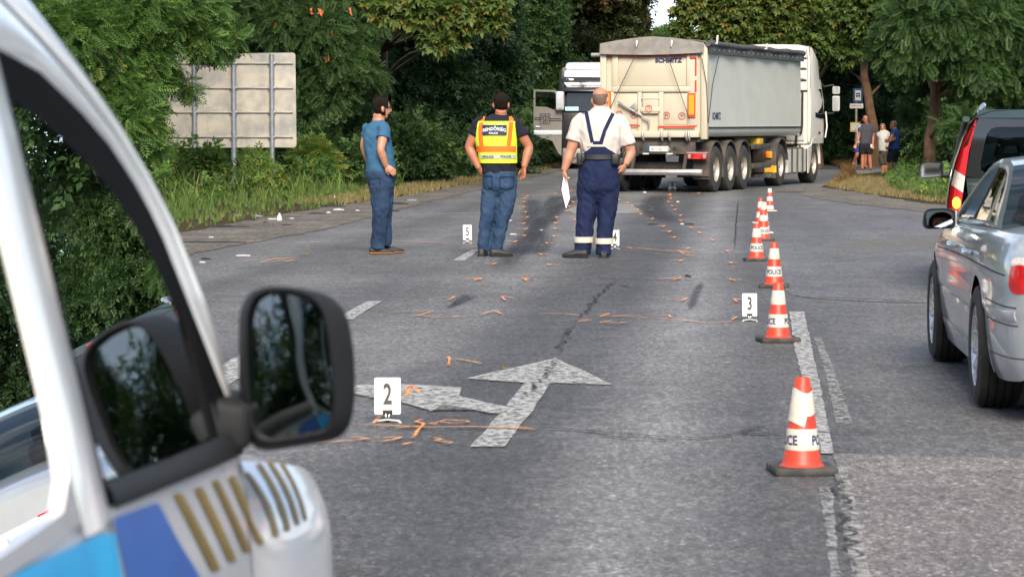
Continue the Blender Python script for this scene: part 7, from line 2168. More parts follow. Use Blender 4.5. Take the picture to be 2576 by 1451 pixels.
# ================================================================== PEOPLE
M_SKIN = mat('skin', (0.44, 0.205, 0.125), 0.5, var=0.12, scale=9)
M_SKIN2 = mat('skin_tanned', (0.40, 0.15, 0.08), 0.5, var=0.12, scale=9)
M_HAIR = mat('hair_dark', (0.016, 0.011, 0.008), 0.85, spec=.12, var=0.5, scale=60, bump=0.9, bscale=160)
M_HAIRG = mat('hair_grey_stubble', (0.17, 0.115, 0.085), 0.7, var=0.3, scale=80)
def cloth(name, col, var=0.14, bump=0.35, bs=22, rough=0.85):
    return mat(name, col, rough, var=var, scale=7, bump=bump, bscale=bs, spec=0.25)
def denim(name, col, fade):
    m = cloth(name, col, 0.25, 0.3, 30)
    return mat(name, col, 0.85, var=0.3, scale=4, bump=0.35, bscale=26, spec=0.2, dirt_or_refl=0.55, dirt_or_refl_col=fade, dscale=3.5)
def bake(mb, name, m, parent, voxel, smooth=2, wr=0.0, wf=9.0, wz=0.45, seed=0.0):
    """fuse overlapping closed shapes into one continuous skin"""
    me = bpy.data.meshes.new('tmp'); me.from_pydata(mb.v, [], mb.f)
    bm = bmesh.new(); bm.from_mesh(me); bmesh.ops.recalc_face_normals(bm, faces=bm.faces); bm.to_mesh(me); bm.free()
    o = bpy.data.objects.new('tmp', me); COL.objects.link(o)
    r = o.modifiers.new('r', 'REMESH'); r.mode = 'VOXEL'; r.voxel_size = voxel; r.use_smooth_shade = True
    if smooth:
        s = o.modifiers.new('s', 'SMOOTH'); s.factor = 0.5; s.iterations = smooth
    dg = bpy.context.evaluated_depsgraph_get()
    out = bpy.data.meshes.new_from_object(o.evaluated_get(dg))
    bpy.data.objects.remove(o); bpy.data.meshes.remove(me)
    if wr:
        n = len(out.vertices)
        co = np.empty(n * 3, np.float32); out.vertices.foreach_get('co', co); co = co.reshape(-1, 3)
        no = np.empty(n * 3, np.float32); out.vertices.foreach_get('normal', no); no = no.reshape(-1, 3)
        d = np.array([mnoise.noise(Vector((c[0] * wf + seed, c[1] * wf, c[2] * wf * wz))) + .5 * mnoise.noise(Vector((c[0] * wf * 2.3 + c[2] * wf * 1.2, c[1] * wf * 2.2 + seed, c[2] * wf * 1.4))) + .9 * (.28 - abs(mnoise.noise(Vector((c[0] * wf * 1.3 - seed, c[1] * wf * 1.3, c[2] * wf * 1.1 + c[0] * 4))))) for c in co])
        co += no * (d * wr)[:, None].astype(np.float32)
        out.vertices.foreach_set('co', co.ravel()); out.update()
    out.name = name
    out.materials.clear(); out.materials.append(m)
    out.polygons.foreach_set('use_smooth', [True] * len(out.polygons))
    ob = bpy.data.objects.new(name, out); COL.objects.link(ob); ob.parent = parent
    return ob
HEADT = [(-.118, .022, .072, .040), (-.100, .044, .086, .010), (-.075, .055, .090, -.030), (-.05, .062, .091, -.062), (-.02, .069, .090, -.080), (.015, .074, .090, -.094), (.045, .077, .089, -.099), (.075, .072, .078, -.092), (.098, .056, .056, -.070), (.112, .034, .028, -.042), (.118, .010, .002, -.016)]
def hp(c, yaw, x, y, z, k=1.0, pit=0.0):
    v = Matrix.Rotation(-yaw, 3, 'Z') @ (Matrix.Rotation(pit, 3, 'X') @ Vector((x * k, y * k, z * k)))
    return Vector(c) + v
def add_head(mb, c, yaw, k=1.0, pit=0.0):
    rings = []
    for z, rx, f, b in HEADT:
        cy, ry = (f + b) / 2, (f - b) / 2
        rings.append([hp(c, yaw, rx * math.cos(2 * PI * j / 20), cy + ry * math.sin(2 * PI * j / 20), z, k, pit) for j in range(20)])
    mb.loft(rings)
    mb.tube([hp(c, yaw, 0, .082, .018, k, pit), hp(c, yaw, 0, .100, -.008, k, pit), hp(c, yaw, 0, .108, -.026, k, pit), hp(c, yaw, 0, .088, -.036, k, pit)], [.008 * k, .011 * k, .015 * k, .012 * k], 8)
    for s in (-1, 1):
        m = Matrix.Rotation(-yaw, 3, 'Z')
        mb.ellipsoid(hp(c, yaw, s * .079, -.008, -.012, k, pit), (.012 * k, .021 * k, .034 * k), 10, 8, m @ Matrix.Rotation(s * .35, 3, 'Z'))
        mb.ellipsoid(hp(c, yaw, s * .03, .080, .022, k, pit), (.024 * k, .016 * k, .009 * k), 8, 6, m)
        mb.ellipsoid(hp(c, yaw, s * .035, .072, -.035, k, pit), (.02 * k, .018 * k, .018 * k), 8, 6, m)
def add_face(parent, c, yaw, k=1.0, pit=0.0, beard=None):
    for s in (-1, 1):
        mb = MB(); mb.ellipsoid(hp(c, yaw, s * .031, .086, .003, k, pit), (.012 * k, .007 * k, .006 * k), 10, 6, Matrix.Rotation(-yaw, 3, 'Z')); mb.build('eye', M_BLACK, parent, 60)
        mb = MB(); mb.tube([hp(c, yaw, s * .015, .094, .024, k, pit), hp(c, yaw, s * .034, .091, .029, k, pit), hp(c, yaw, s * .05, .076, .023, k, pit)], .0045 * k, 6); mb.build('eyebrow', M_HAIR, parent, 60)
    mb = MB(); mb.tube([hp(c, yaw, -.024, .084, -.066, k, pit), hp(c, yaw, 0, .095, -.062, k, pit), hp(c, yaw, .024, .084, -.066, k, pit)], .006 * k, 6); mb.build('mouth', mat('lips', (.32, .10, .08), .5) if not hasattr(add_face, 'm') else add_face.m, parent, 60)
def hair_cap(parent, c, yaw, k, low, off, m, name='hair', pit=0.0, hi=.118):
    """shell over the skull from the crown down to low(angle); angle 0 = right ear, pi/2 = face"""
    rows = []
    n, q = 28, 12
    def R_(z):
        rx, f, b = [lerp1([(t[0], t[i]) for t in HEADT], z) for i in (1, 2, 3)]
        return rx, f, b
    for i in range(q + 1):
        row = []
        for j in range(n):
            a = 2 * PI * j / n
            lo_ = low(a)
            z = lo_ + (hi - lo_) * (i / q) ** .8
            rx, f, b = R_(z)
            cy, ry = (f + b) / 2, (f - b) / 2
            o_ = off * (1 + .25 * mnoise.noise(Vector((j * .9, i * .8, yaw))))
            zz = z + (o_ if i > q - 4 else 0)
            row.append(hp(c, yaw, (rx + o_) * math.cos(a), cy + (ry + o_) * math.sin(a), zz, k, pit))
        rows.append(row)
    mb = MB(); mb.loft(rows, True, False); o = len(mb.v) - n; mb.f.append(tuple(range(o, o + n)))
    return mb.build(name, m, parent, 70)
def add_hand(mb, w, d, pn, side=1, curl=.35, k=1.0, spread=.12):
    """palm and five unequal fingers; d = wrist-to-knuckle direction, pn = palm normal, side = thumb side"""
    d = Vector(d).normalized(); pn = Vector(pn); pn = (pn - d * pn.dot(d)).normalized()
    sx = d.cross(pn) * side
    w = Vector(w)
    kn = w + d * .085 * k
    mb.tube([w - d * .02 * k, w + d * .02 * k, w + d * .05 * k, kn, kn + d * .008 * k], [(.020 * k, .026 * k), (.020 * k, .033 * k), (.019 * k, .041 * k), (.016 * k, .041 * k), (.009 * k, .034 * k)], 12, True, pn)
    for i, (off, L) in enumerate(((.031, .066), (.011, .077), (-.010, .072), (-.030, .056))):
        p = kn + sx * off * k - d * .012 * k
        dd = (d + sx * (spread * off * 8)).normalized()
        pts, rr = [p], [.0105 * k]
        cu = curl * (1 + .12 * i)
        for j, fr in enumerate((.45, .32, .27)):
            ang = cu * (j + .6)
            v = (dd * math.cos(ang) + pn * math.sin(ang)).normalized()
            p = p + v * L * fr * k * 1.1; pts.append(p); rr.append((.0098, .009, .0075)[j] * k)
        mb.tube(pts, rr, 8, True, pn)
    p = w + d * .02 * k + sx * .026 * k
    v = (d * .75 + sx * .65 + pn * .35).normalized(); v2 = (d * .95 + sx * .2 + pn * .4).normalized()
    mb.tube([p, p + v * .036 * k, p + v * .036 * k + v2 * .03 * k, p + v * .036 * k + v2 * .052 * k], [.014 * k, .012 * k, .0105 * k, .008 * k], 8)
def stack_fn(tab, conv):
    """tab rows (cy, cxL, cxR, ry, dy): returns f(z) -> (cx, cy, rx, ry) in local metres"""
    rows = []
    for r in tab:
        L, Rr = conv(r[1], r[0]), conv(r[2], r[0])
        rows.append((L.z, (L.x + Rr.x) / 2, r[4] if len(r) > 4 else 0.0, (Rr.x - L.x) / 2, r[3]))
    rows.sort()
    return (lambda z: tuple(lerps([(q[0], q[i]) for q in rows], z) for i in (1, 2, 3, 4))), rows[0][0], rows[-1][0]
def sring(f, z, off=0.0, n=28, e=2.4):
    cx, cy, rx, ry = f(z)
    out = []
    for j in range(n):
        a = 2 * PI * j / n
        c, s = math.cos(a), math.sin(a)
        out.append(Vector((cx + (rx + off) * math.copysign(abs(c) ** (2 / e), c), cy + (ry + off) * math.copysign(abs(s) ** (2 / e), s), z)))
    return out
def surf_back(f, x, z, off, e=2.4):
    """point on the camera-facing side of a torso stack"""
    cx, cy, rx, ry = f(z)
    u = max(-.995, min(.995, (x - cx) / (rx + off)))
    return Vector((x, cy - (ry + off) * (1 - abs(u) ** e) ** (1 / e), z))
def add_stack(mb, f, z0, z1, off=0.0, k=16, n=28):
    mb.loft([sring(f, z0 + (z1 - z0) * i / k, off * (1 if 0 < i < k else .7), n) for i in range(k + 1)])
def shoe(parent, toe_dir, heel, L, w, h, m, msole, sole_h=.028, name='shoe'):
    d = Vector((toe_dir[0], toe_dir[1], 0)).normalized(); sd = Vector((d.y, -d.x, 0)); heel = Vector((heel[0], heel[1], 0))
    st = [(0, .55, .75), (.06, .78, .95), (.2, .84, 1.0), (.38, .82, .98), (.55, .92, .72), (.72, 1.0, .55), (.86, .9, .45), (.96, .6, .32), (1.0, .3, .2)]
    def rings(z0f, z1f, wk):
        out = []
        for t, ww, hh in st:
            c = heel + d * (t * L)
            a = w / 2 * ww * wk
            z0, z1 = z0f, sole_h + (h - sole_h) * hh if z1f is None else z1f
            ring = []
            for j in range(14):
                an = 2 * PI * j / 14
                x, y = math.cos(an), math.sin(an)
                zz = (z0 + z1) / 2 + (z1 - z0) / 2 * math.copysign(abs(y) ** .7, y)
                tw = 1 - .3 * max(0, y)
                ring.append(c + sd * (a * math.copysign(abs(x) ** .75, x) * tw) + Vector((0, 0, zz)))
            out.append(ring)
        return out
    mb = MB(); mb.loft(rings(sole_h * .5, None, .95)); o = mb.build(name, m, parent, 60)
    mb = MB(); mb.loft(rings(0.0, sole_h, 1.04)); mb.build('sole', msole, o, 50)
    mb = MB()
    for q in range(4):
        c = heel + d * (L * (.5 + q * .06)) + Vector((0, 0, sole_h + (h - sole_h) * (.86 - q * .13) + .004))
        mb.bar(c - sd * w * .22, c + sd * w * .22, .006, .005)
    mb.build('laces', m, o)
    return o
def band_on(f, zc, zh, x0, x1, off, m, name, parent, slope=0.0, n=24, th=.003):
    la, lb = [], []
    for i in range(n + 1):
        x = x0 + (x1 - x0) * i / n
        la.append(surf_back(f, x, zc + zh / 2, off)); lb.append(surf_back(f, x, zc - zh / 2, off))
    mb = MB(); mb.strip(la, lb); mb.strip([p + Vector((0, -th, 0)) for p in lb], [p + Vector((0, -th, 0)) for p in la])
    mb.strip([p + Vector((0, -th, 0)) for p in la], la); mb.strip(lb, [p + Vector((0, -th, 0)) for p in lb])
    return mb.build(name, m, parent, 60)
def ribbon_on(f, pts, w, off, m, name, parent, n=16):
    P = resample([Vector((p[0], p[1], 0)) for p in pts], n, False)
    la, lb = [], []
    for i, p in enumerate(P):
        t = (P[min(i + 1, n - 1)] - P[max(i - 1, 0)]).normalized(); nn = Vector((-t.y, t.x, 0)) * (w / 2)
        a, b = p + nn, p - nn
        la.append(surf_back(f, a.x, a.y, off)); lb.append(surf_back(f, b.x, b.y, off))
    mb = MB(); mb.strip(la, lb); mb.strip([p + Vector((0, .006, 0)) for p in lb], [p + Vector((0, .006, 0)) for p in la])
    return mb.build(name, m, parent, 60)
def text_on(f, txt, size, x, z, off, m, name, parent, sx=1.0, bold=0.0, arc=0.0):
    v, fc = text_mesh(txt, size, sx, bold=bold)
    out = []
    for p in v:
        X, Z = x + p.x, z + p.y - arc * p.x * p.x
        out.append(surf_back(f, X, Z, off))
    return MB().add(out, fc).build(name, m, parent)
def limb(mb, pts, rad, n=12):
    P = [Vector(p) for p in pts]
    fine, rr = [], []
    k = len(P)
    for i in range(k - 1):
        for q in range(4):
            t = q / 4
            fine.append(P[i].lerp(P[i + 1], t)); rr.append(rad[i] + (rad[i + 1] - rad[i]) * t)
    fine.append(P[-1]); rr.append(rad[-1])
    sm = [fine[0]] + [(fine[i - 1] + fine[i] * 2 + fine[i + 1]) / 4 for i in range(1, len(fine) - 1)] + [fine[-1]]
    mb.tube(sm, rr, n)

# ---------------- the three men on the road
def frame(px0, pyfoot, cropx, cropy, k, label, Y=None):
    g = G(px0, pyfoot)
    Y = Y or g.y
    root = thing('person', label, 'person', (g.x, Y, 0))
    def q(cx, cy, dy=0.0):
        p = A(cropx + k * cx, cropy + k * cy, Y)
        return Vector((p.x - g.x, dy, p.z))
    return root, q
# A: teal T-shirt, jeans, hands on hips, looking right
ra, q = frame(954, 639, 880.5, 220.1, .325, 'bearded man in teal T-shirt and jeans with hand on hip')
M_TEAL = cloth('tee_teal', (0.035, 0.11, 0.20), .12, .3, 16); M_JEAN = denim('jeans_a', (0.02, 0.04, 0.085), (0.055, 0.10, 0.18))
fT, z0, z1 = stack_fn([(655, 122, 358, .125), (620, 124, 356, .128), (560, 124, 345, .13), (480, 112, 332, .135), (400, 102, 318, .135), (335, 108, 306, .13), (285, 135, 288, .11), (250, 190, 262, .07)], q)
rsh, rel, rwr = q(268, 335, -.10), q(243, 482, -.21), q(282, 606, -.16)
lsh, lel, lwr = q(135, 325, .08), q(100, 455, .10), q(140, 590, .15)
mb = MB(); add_stack(mb, fT, z0, z1 - .01)
limb(mb, [rsh + Vector((-.03, .03, .04)), rsh, rsh.lerp(rel, .42)], [.085, .082, .078]); limb(mb, [lsh + Vector((.03, 0, .03)), lsh, lsh.lerp(lel, .5)], [.075, .07, .062])
shirt = bake(mb, 't_shirt', M_TEAL, ra, .010, 4, .013, 8, .6, 1)
mb = MB()
hd = q(243, 162, -.0)
add_head(mb, hd, R(70), 1.06, 0)
limb(mb, [hd + Vector((-.035, -.01, -.06)), q(222, 225), q(220, 300)], [.062, .064, .085])
limb(mb, [rsh, rsh.lerp(rel, .5), rel, rel.lerp(rwr, .35), rwr], [.06, .055, .044, .047, .031]); add_hand(mb, rwr, (.8, -.15, -.62), (-.3, .9, .1), -1, .3)
limb(mb, [lsh, lsh.lerp(lel, .5), lel, lel.lerp(lwr, .35), lwr], [.055, .05, .042, .044, .03]); add_hand(mb, lwr, (.6, .3, -.7), (.6, -.3, .5), 1, .3)
hipz = q(0, 680).z
fB, b0, b1 = stack_fn([(655, 135, 345, .105), (480, 125, 318, .115), (335, 125, 290, .11), (285, 160, 270, .09)], q)
add_stack(mb, fB, b0, b1)
limb(mb, [q(205, 690, -.03), q(215, 960, -.03), q(200, 1240, -.03)], [.075, .055, .045]); limb(mb, [q(275, 690, .08), q(270, 960, .1), q(272, 1215, .12)], [.075, .055, .045])
bake(mb, 'body', M_SKIN, ra, .0075, 1)
mb = MB(); fP, p0, p1 = stack_fn([(850, 195, 310, .07), (800, 165, 330, .10), (750, 138, 346, .13), (700, 124, 353, .135), (638, 119, 352, .13)], q); add_stack(mb, fP, p0, p1)
limb(mb, [q(222, 760, -.04), q(240, 900, -.04), q(236, 990, -.04), q(222, 1120, -.04), q(212, 1246, -.035)], [.115, .108, .092, .088, .085])
limb(mb, [q(270, 760, .06), q(268, 900, .08), q(272, 990, .1), q(272, 1120, .11), q(276, 1226, .12)], [.10, .095, .08, .07, .062])
jn = bake(mb, 'jeans', M_JEAN, ra, .009, 5, .011, 10, .9, 5)
M_JST = cloth('denim_dark_seam', (0.012, 0.022, 0.05))
for pts in ([(145, 700), (235, 698), (236, 780), (190, 815), (152, 785)],):
    P = [q(*p) for p in pts]
    mb = MB()
    for i in range(len(P)):
        a, b = P[i], P[(i + 1) % len(P)]
        mb.tube([surf_back(fP, a.x, a.z, .012), surf_back(fP, (a.x + b.x) / 2, (a.z + b.z) / 2, .012), surf_back(fP, b.x, b.z, .012)], .004, 5)
    mb.build('back_pocket', M_JST, jn, 60)
hair_cap(ra, hd, R(70), 1.06, lambda a: .075 if abs(a - PI / 2) < .75 else (.0 if abs(a - PI / 2) < 1.5 else -.075), .006, M_HAIR)
# beard: lower face shell
rows = []
for i in range(7):
    z = -.125 - .05 + .115 * i / 6
    zz = max(z, -.117)
    rx, f_, b_ = [lerp1([(t[0], t[k_]) for t in HEADT], zz) for k_ in (1, 2, 3)]
    rows.append([hp(hd, R(70), (rx + .012) * math.cos(a), .02 + (f_ - .02 + .016) * math.sin(a), z, 1.06) for a in [PI * (.12 + .76 * j / 14) for j in range(15)]])
mb = MB(); mb.loft(rows, False, False); mb.poly(rows[0]); mb.build('beard', M_HAIR, ra, 70)
mb = MB(); mb.tube([hp(hd, R(70), .08, .0, .012, 1.06), hp(hd, R(70), .078, .08, .016, 1.06), hp(hd, R(70), .03, .108, .012, 1.06)], .003, 6); mb.build('glasses', M_BLACK, ra)
add_face(ra, hd, R(70), 1.06)
M_SHOE = mat('shoe_black', (.022, .022, .023), .6, var=.2); M_GUM = mat('gum_sole', (.30, .13, .04), .7); M_SOLE = mat('sole_dark', (.02, .02, .02), .8)
a_ = q(150, 1290); shoe(ra, (1, .12), (a_.x, -.06), .285, .10, .085, M_SHOE, M_GUM)
a_ = q(235, 1290); shoe(ra, (1, .25), (a_.x, .14), .27, .10, .085, M_SHOE, M_GUM)

# B: hi-vis vest, jeans
rb, q = frame(1240, 645, 880.5, 220.1, .325, 'man in yellow police hi-vis vest and jeans seen from behind')
M_TEEN = cloth('tee_navy', (0.012, 0.013, 0.022), .2, .3, 16); M_JEANB = denim('jeans_b', (0.022, 0.048, 0.10), (0.075, 0.13, 0.215))
tab = [(672, 1016, 1288, .13), (600, 1012, 1283, .132), (500, 1002, 1278, .135), (400, 990, 1280, .14), (300, 985, 1288, .135), (250, 1005, 1278, .115), (218, 1085, 1235, .08), (200, 1125, 1212, .065)]
fT, z0, z1 = stack_fn(tab, q)
rsh, rel, rwr = q(1268, 275, 0), q(1388, 462, .02), q(1346, 618, -.05)
lsh, lel, lwr = q(1008, 275, 0), q(918, 462, .02), q(1000, 628, -.03)
mb = MB(); add_stack(mb, fT, z0, z1 - .01)
limb(mb, [rsh + Vector((-.05, 0, .02)), rsh, rsh.lerp(rel, .56)], [.08, .085, .082]); limb(mb, [lsh + Vector((.05, 0, .02)), lsh, lsh.lerp(lel, .52)], [.08, .085, .08])
bake(mb, 't_shirt', M_TEEN, rb, .010, 4, .012, 8, .6, 3)
mb = MB(); hd = q(1170, 130, 0); YW = R(5)
add_head(mb, hd, YW, 1.06)
limb(mb, [hd + Vector((0, -.02, -.06)), q(1168, 200, 0), q(1165, 300)], [.062, .066, .09])
limb(mb, [rsh, rsh.lerp(rel, .5), rel, rel.lerp(rwr, .35), rwr], [.065, .062, .05, .053, .033]); add_hand(mb, rwr, (-.05, .02, -1), (-.75, -.6, 0), 1, .28)
limb(mb, [lsh, lsh.lerp(lel, .5), lel, lel.lerp(lwr, .35), lwr], [.065, .06, .05, .053, .033]); add_hand(mb, lwr, (.55, .25, -.75), (.3, .9, .2), 1, .5)
fB, b0, b1 = stack_fn([(t[0], t[1] + 22, t[2] - 22, t[3] - .02) for t in tab[:-2]], q); add_stack(mb, fB, b0, b1)
limb(mb, [q(1085, 690), q(1058, 980), q(1032, 1270)], [.08, .058, .045]); limb(mb, [q(1225, 690), q(1185, 980), q(1120, 1275)], [.08, .058, .045])
bake(mb, 'body', M_SKIN2, rb, .0075, 1)
mb = MB(); fP, p0, p1 = stack_fn([(850, 1090, 1230, .06), (810, 1060, 1262, .10), (760, 1030, 1290, .14), (700, 1024, 1296, .14), (652, 1026, 1292, .13)], q); add_stack(mb, fP, p0, p1)
limb(mb, [q(1095, 740), q(1078, 880), q(1062, 990), q(1045, 1120), q(1034, 1262)], [.105, .10, .082, .075, .070])
limb(mb, [q(1222, 740), q(1208, 880), q(1186, 990), q(1156, 1120), q(1124, 1268)], [.11, .105, .085, .077, .072])
jn = bake(mb, 'jeans', M_JEANB, rb, .009, 5, .012, 10, .9, 9)
for pts in ([(1038, 680), (1098, 684), (1100, 770), (1066, 790), (1036, 765)], [(1160, 690), (1268, 690), (1266, 760), (1215, 790), (1160, 770)]):
    P = [q(*p) for p in pts]; mb = MB()
    for i in range(len(P)):
        a, b = P[i], P[(i + 1) % len(P)]
        mb.tube([surf_back(fP, a.x, a.z, .011), surf_back(fP, (a.x + b.x) / 2, (a.z + b.z) / 2, .011), surf_back(fP, b.x, b.z, .011)], .004, 5)
    mb.build('back_pocket', M_JST, jn, 60)
hair_cap(rb, hd, YW, 1.06, lambda a: .072 if abs(a - PI / 2) < .8 else (.0 if abs(a - PI / 2) < 1.45 else -.07), .005, M_HAIR)
add_face(rb, hd, YW, 1.06)
# vest
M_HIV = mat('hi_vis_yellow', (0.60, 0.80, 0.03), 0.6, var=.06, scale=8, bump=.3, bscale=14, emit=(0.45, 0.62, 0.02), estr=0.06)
M_HIO = mat('hi_vis_orange', (0.85, 0.16, 0.015), 0.55, var=.08, scale=9)
M_VBAND = mat('vest_navy', (0.015, 0.02, 0.06), 0.5); M_VSIL = mat('vest_silver', (.42, .42, .42), .4, var=.1); M_VLET = mat('vest_letters', (.72, .73, .74), .5)
fV, v0, v1 = stack_fn([(585, 1012, 1286, .137), (500, 996, 1284, .14), (400, 976, 1284, .145), (300, 974, 1288, .142), (262, 985, 1290, .13)], q)
rows = []
for i in range(17):
    z = v0 + (v1 - v0) * i / 16
    rows.append([surf_back(fV, x, z, .012) for x in [q(0, 0).x * 0 + fV(z)[0] + fV(z)[2] * (-1 + 2 * j / 30) * 1.06 for j in range(31)]])
mb = MB(); mb.loft(rows, False, False)
rows2 = [[Vector((p.x, 2 * fV(p.z)[1] - p.y, p.z)) for p in r] for r in rows]
mb.loft([list(reversed(r)) for r in rows2], False, False)
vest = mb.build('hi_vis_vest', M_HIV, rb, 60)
band_on(fV, q(0, 475).z, .062, q(978, 0).x, q(1285, 0).x, .018, M_HIO, 'waist_band', vest)
for xs in (((1030, 225), (1012, 300), (1012, 400), (1020, 450)), ((1250, 225), (1245, 300), (1235, 400), (1228, 450))):
    ff = fV if True else fT
    P = [q(*p) for p in xs]
    la, lb = [], []
    fT2 = fT
    for p in resample([Vector((a.x, a.z, 0)) for a in P], 14, False):
        for L, s in ((la, -1), (lb, 1)):
            x = p.x + s * .025
            a = surf_back(fV, x, min(p.y, v1), .019) if p.y <= v1 else surf_back(fT, x, p.y, .02)
            L.append(Vector((x, min(a.y, surf_back(fT, x, p.y, .02).y), p.y)))
    mb = MB(); mb.strip(la, lb); mb.strip([p + Vector((0, .005, 0)) for p in lb], [p + Vector((0, .005, 0)) for p in la]); mb.build('shoulder_strap', M_HIO, vest, 60)
pn = band_on(fV, q(0, 330).z, .118, q(1024, 0).x, q(1214, 0).x, .020, M_VBAND, 'name_panel', vest)
text_on(fV, 'RENDŐRSÉG', .050, q(1118, 0).x, q(0, 322).z, .0255, M_VLET, 'panel_lettering', pn, .92, .0012, 1.1)
text_on(fV, 'POLICE', .029, q(1110, 0).x, q(0, 355).z, .0255, M_VLET, 'panel_lettering', pn, 1.05, .0008)
sb = band_on(fV, q(0, 536).z, .038, q(1012, 0).x, q(1284, 0).x, .017, M_VSIL, 'reflective_band', vest)
text_on(fV, 'POLICE', .034, q(1070, 0).x, q(0, 537).z, .0225, M_VBAND, 'band_lettering', sb, 1.05, .001); text_on(fV, 'POLICE', .034, q(1205, 0).x, q(0, 535).z, .0225, M_VBAND, 'band_lettering', sb, 1.05, .001)
a_ = q(1015, 1300); shoe(rb, (.12, 1), (a_.x, -.07), .28, .11, .10, M_SHOE, M_SOLE)
a_ = q(1085, 1300); shoe(rb, (1, .25), (a_.x, -.09), .26, .11, .095, M_SHOE, M_SOLE)

# C: officer in white polo and navy bib trousers
rc_, q = frame(1500, 648, 880.5, 220.1, .325, 'bald officer in white polo and navy bib trousers seen from behind')
M_POLO = cloth('polo_white', (0.57, 0.51, 0.47), .06, .35, 14); M_NAVYC = cloth('uniform_navy', (0.011, 0.018, 0.058), .2, .35, 20)
tab = [(540, 1792, 2088, .18), (480, 1778, 2096, .185), (400, 1758, 2104, .19), (320, 1752, 2110, .18), (255, 1768, 2106, .155), (210, 1812, 2062, .125), (180, 1852, 2024, .10), (158, 1872, 2004, .085)]
fT, z0, z1 = stack_fn(tab, q)
rsh, rel, rwr = q(2092, 285, 0), q(2176, 500, .0), q(2128, 600, -.06)
lsh, lel, lwr = q(1776, 285, 0), q(1706, 500, -.02), q(1656, 645, -.06)
mb = MB(); add_stack(mb, fT, z0, z1)
limb(mb, [rsh + Vector((-.06, 0, .03)), rsh, rsh.lerp(rel, .75)], [.10, .10, .088]); limb(mb, [lsh + Vector((.06, 0, .03)), lsh, lsh.lerp(lel, .62)], [.10, .10, .09])
limb(mb, [q(1938, 172), q(1938, 150)], [.092, .088])
bake(mb, 'polo_shirt', M_POLO, rc_, .010, 4, .013, 8, .6, 14)
mb = MB(); hd = q(1937, 95, 0); YW = R(14)
add_head(mb, hd, YW, 1.10)
limb(mb, [hd + Vector((0, -.025, -.05)), q(1938, 150, 0), q(1938, 260)], [.078, .082, .10])
limb(mb, [rsh, rsh.lerp(rel, .5), rel, rel.lerp(rwr, .4), rwr], [.075, .07, .056, .058, .038]); add_hand(mb, rwr, (-.45, -.1, -.85), (-.6, .5, .3), -1, .5, 1.05)
limb(mb, [lsh, lsh.lerp(lel, .5), lel, lel.lerp(lwr, .35), lwr], [.075, .07, .055, .058, .036]); add_hand(mb, lwr, (-.06, .0, -1), (1, .25, 0), 1, .45, 1.08)
fB, b0, b1 = stack_fn([(t[0], t[1] + 20, t[2] - 20, t[3] - .02) for t in tab[:-2]], q); add_stack(mb, fB, b0, b1)
limb(mb, [q(1845, 600), q(1828, 980), q(1800, 1290)], [.10, .07, .05]); limb(mb, [q(2005, 600), q(1990, 980), q(1962, 1300)], [.10, .07, .05])
bake(mb, 'body', M_SKIN, rc_, .0075, 1)
add_face(rc_, hd, YW, 1.1)
hair_cap(rc_, hd, YW, 1.10, lambda a: .03 if abs(a - PI / 2) < 1.35 else -.06, .002, M_HAIRG, 'stubble', hi=.055)
mb = MB(); fP, p0, p1 = stack_fn([(890, 1850, 1990, .07), (840, 1800, 2040, .12), (760, 1764, 2080, .175), (650, 1768, 2088, .19), (580, 1780, 2086, .19), (520, 1792, 2086, .187)], q); add_stack(mb, fP, p0, p1)
limb(mb, [q(1842, 740), q(1836, 900), q(1826, 1010), q(1812, 1150), q(1797, 1285)], [.125, .118, .105, .098, .094])
limb(mb, [q(2000, 740), q(1996, 900), q(1984, 1010), q(1970, 1150), q(1962, 1292)], [.125, .118, .100, .09, .084])
tr_ = bake(mb, 'trousers', M_NAVYC, rc_, .010, 5, .013, 9, .8, 20)
# bib: back piece and straps
M_REFL = mat('reflective_tape', (.62, .56, .48), .4, var=.06)
rows = []
for i in range(9):
    t = i / 8
    z = q(0, 545 - 130 * t).z
    w_ = lerps([(0, .205), (.3, .17), (.55, .10), (.8, .055), (1, .05)], t)
    c_ = q(1910, 0).x + (q(1935, 0).x - q(1910, 0).x) * (1 - t)
    rows.append([surf_back(fT, c_ + w_ * (-1 + 2 * j / 14), z, .014) for j in range(15)])
mb = MB(); mb.loft(rows, False, False); mb.loft([[p + Vector((0, .01, 0)) for p in reversed(r)] for r in rows], False, False); bib = mb.build('bib_back', M_NAVYC, rc_, 60)
for pts in ([(1872, 425), (1850, 320), (1832, 220), (1826, 192)], [(1938, 425), (1968, 330), (2010, 245), (2034, 200)]):
    ribbon_on(fT, [(q(*p).x, q(*p).z) for p in pts], .040, .017, M_NAVYC, 'shoulder_strap', bib)
band_on(fT, q(0, 450).z, .022, q(1832, 0).x, q(1972, 0).x, .0175, M_REFL, 'reflective_strip', bib)
# leg bands
for (cx, cy, r_) in ((1808, 1178, .104), (1968, 1188, .098)):
    c = q(cx, cy); mb = MB(); mb.lathe([(r_ - .004, -.033), (r_ + .004, -.03), (r_ + .005, .03), (r_ - .004, .033)], 28, Matrix.Translation(c)); mb.build('reflective_leg_band', M_REFL, tr_, 60)
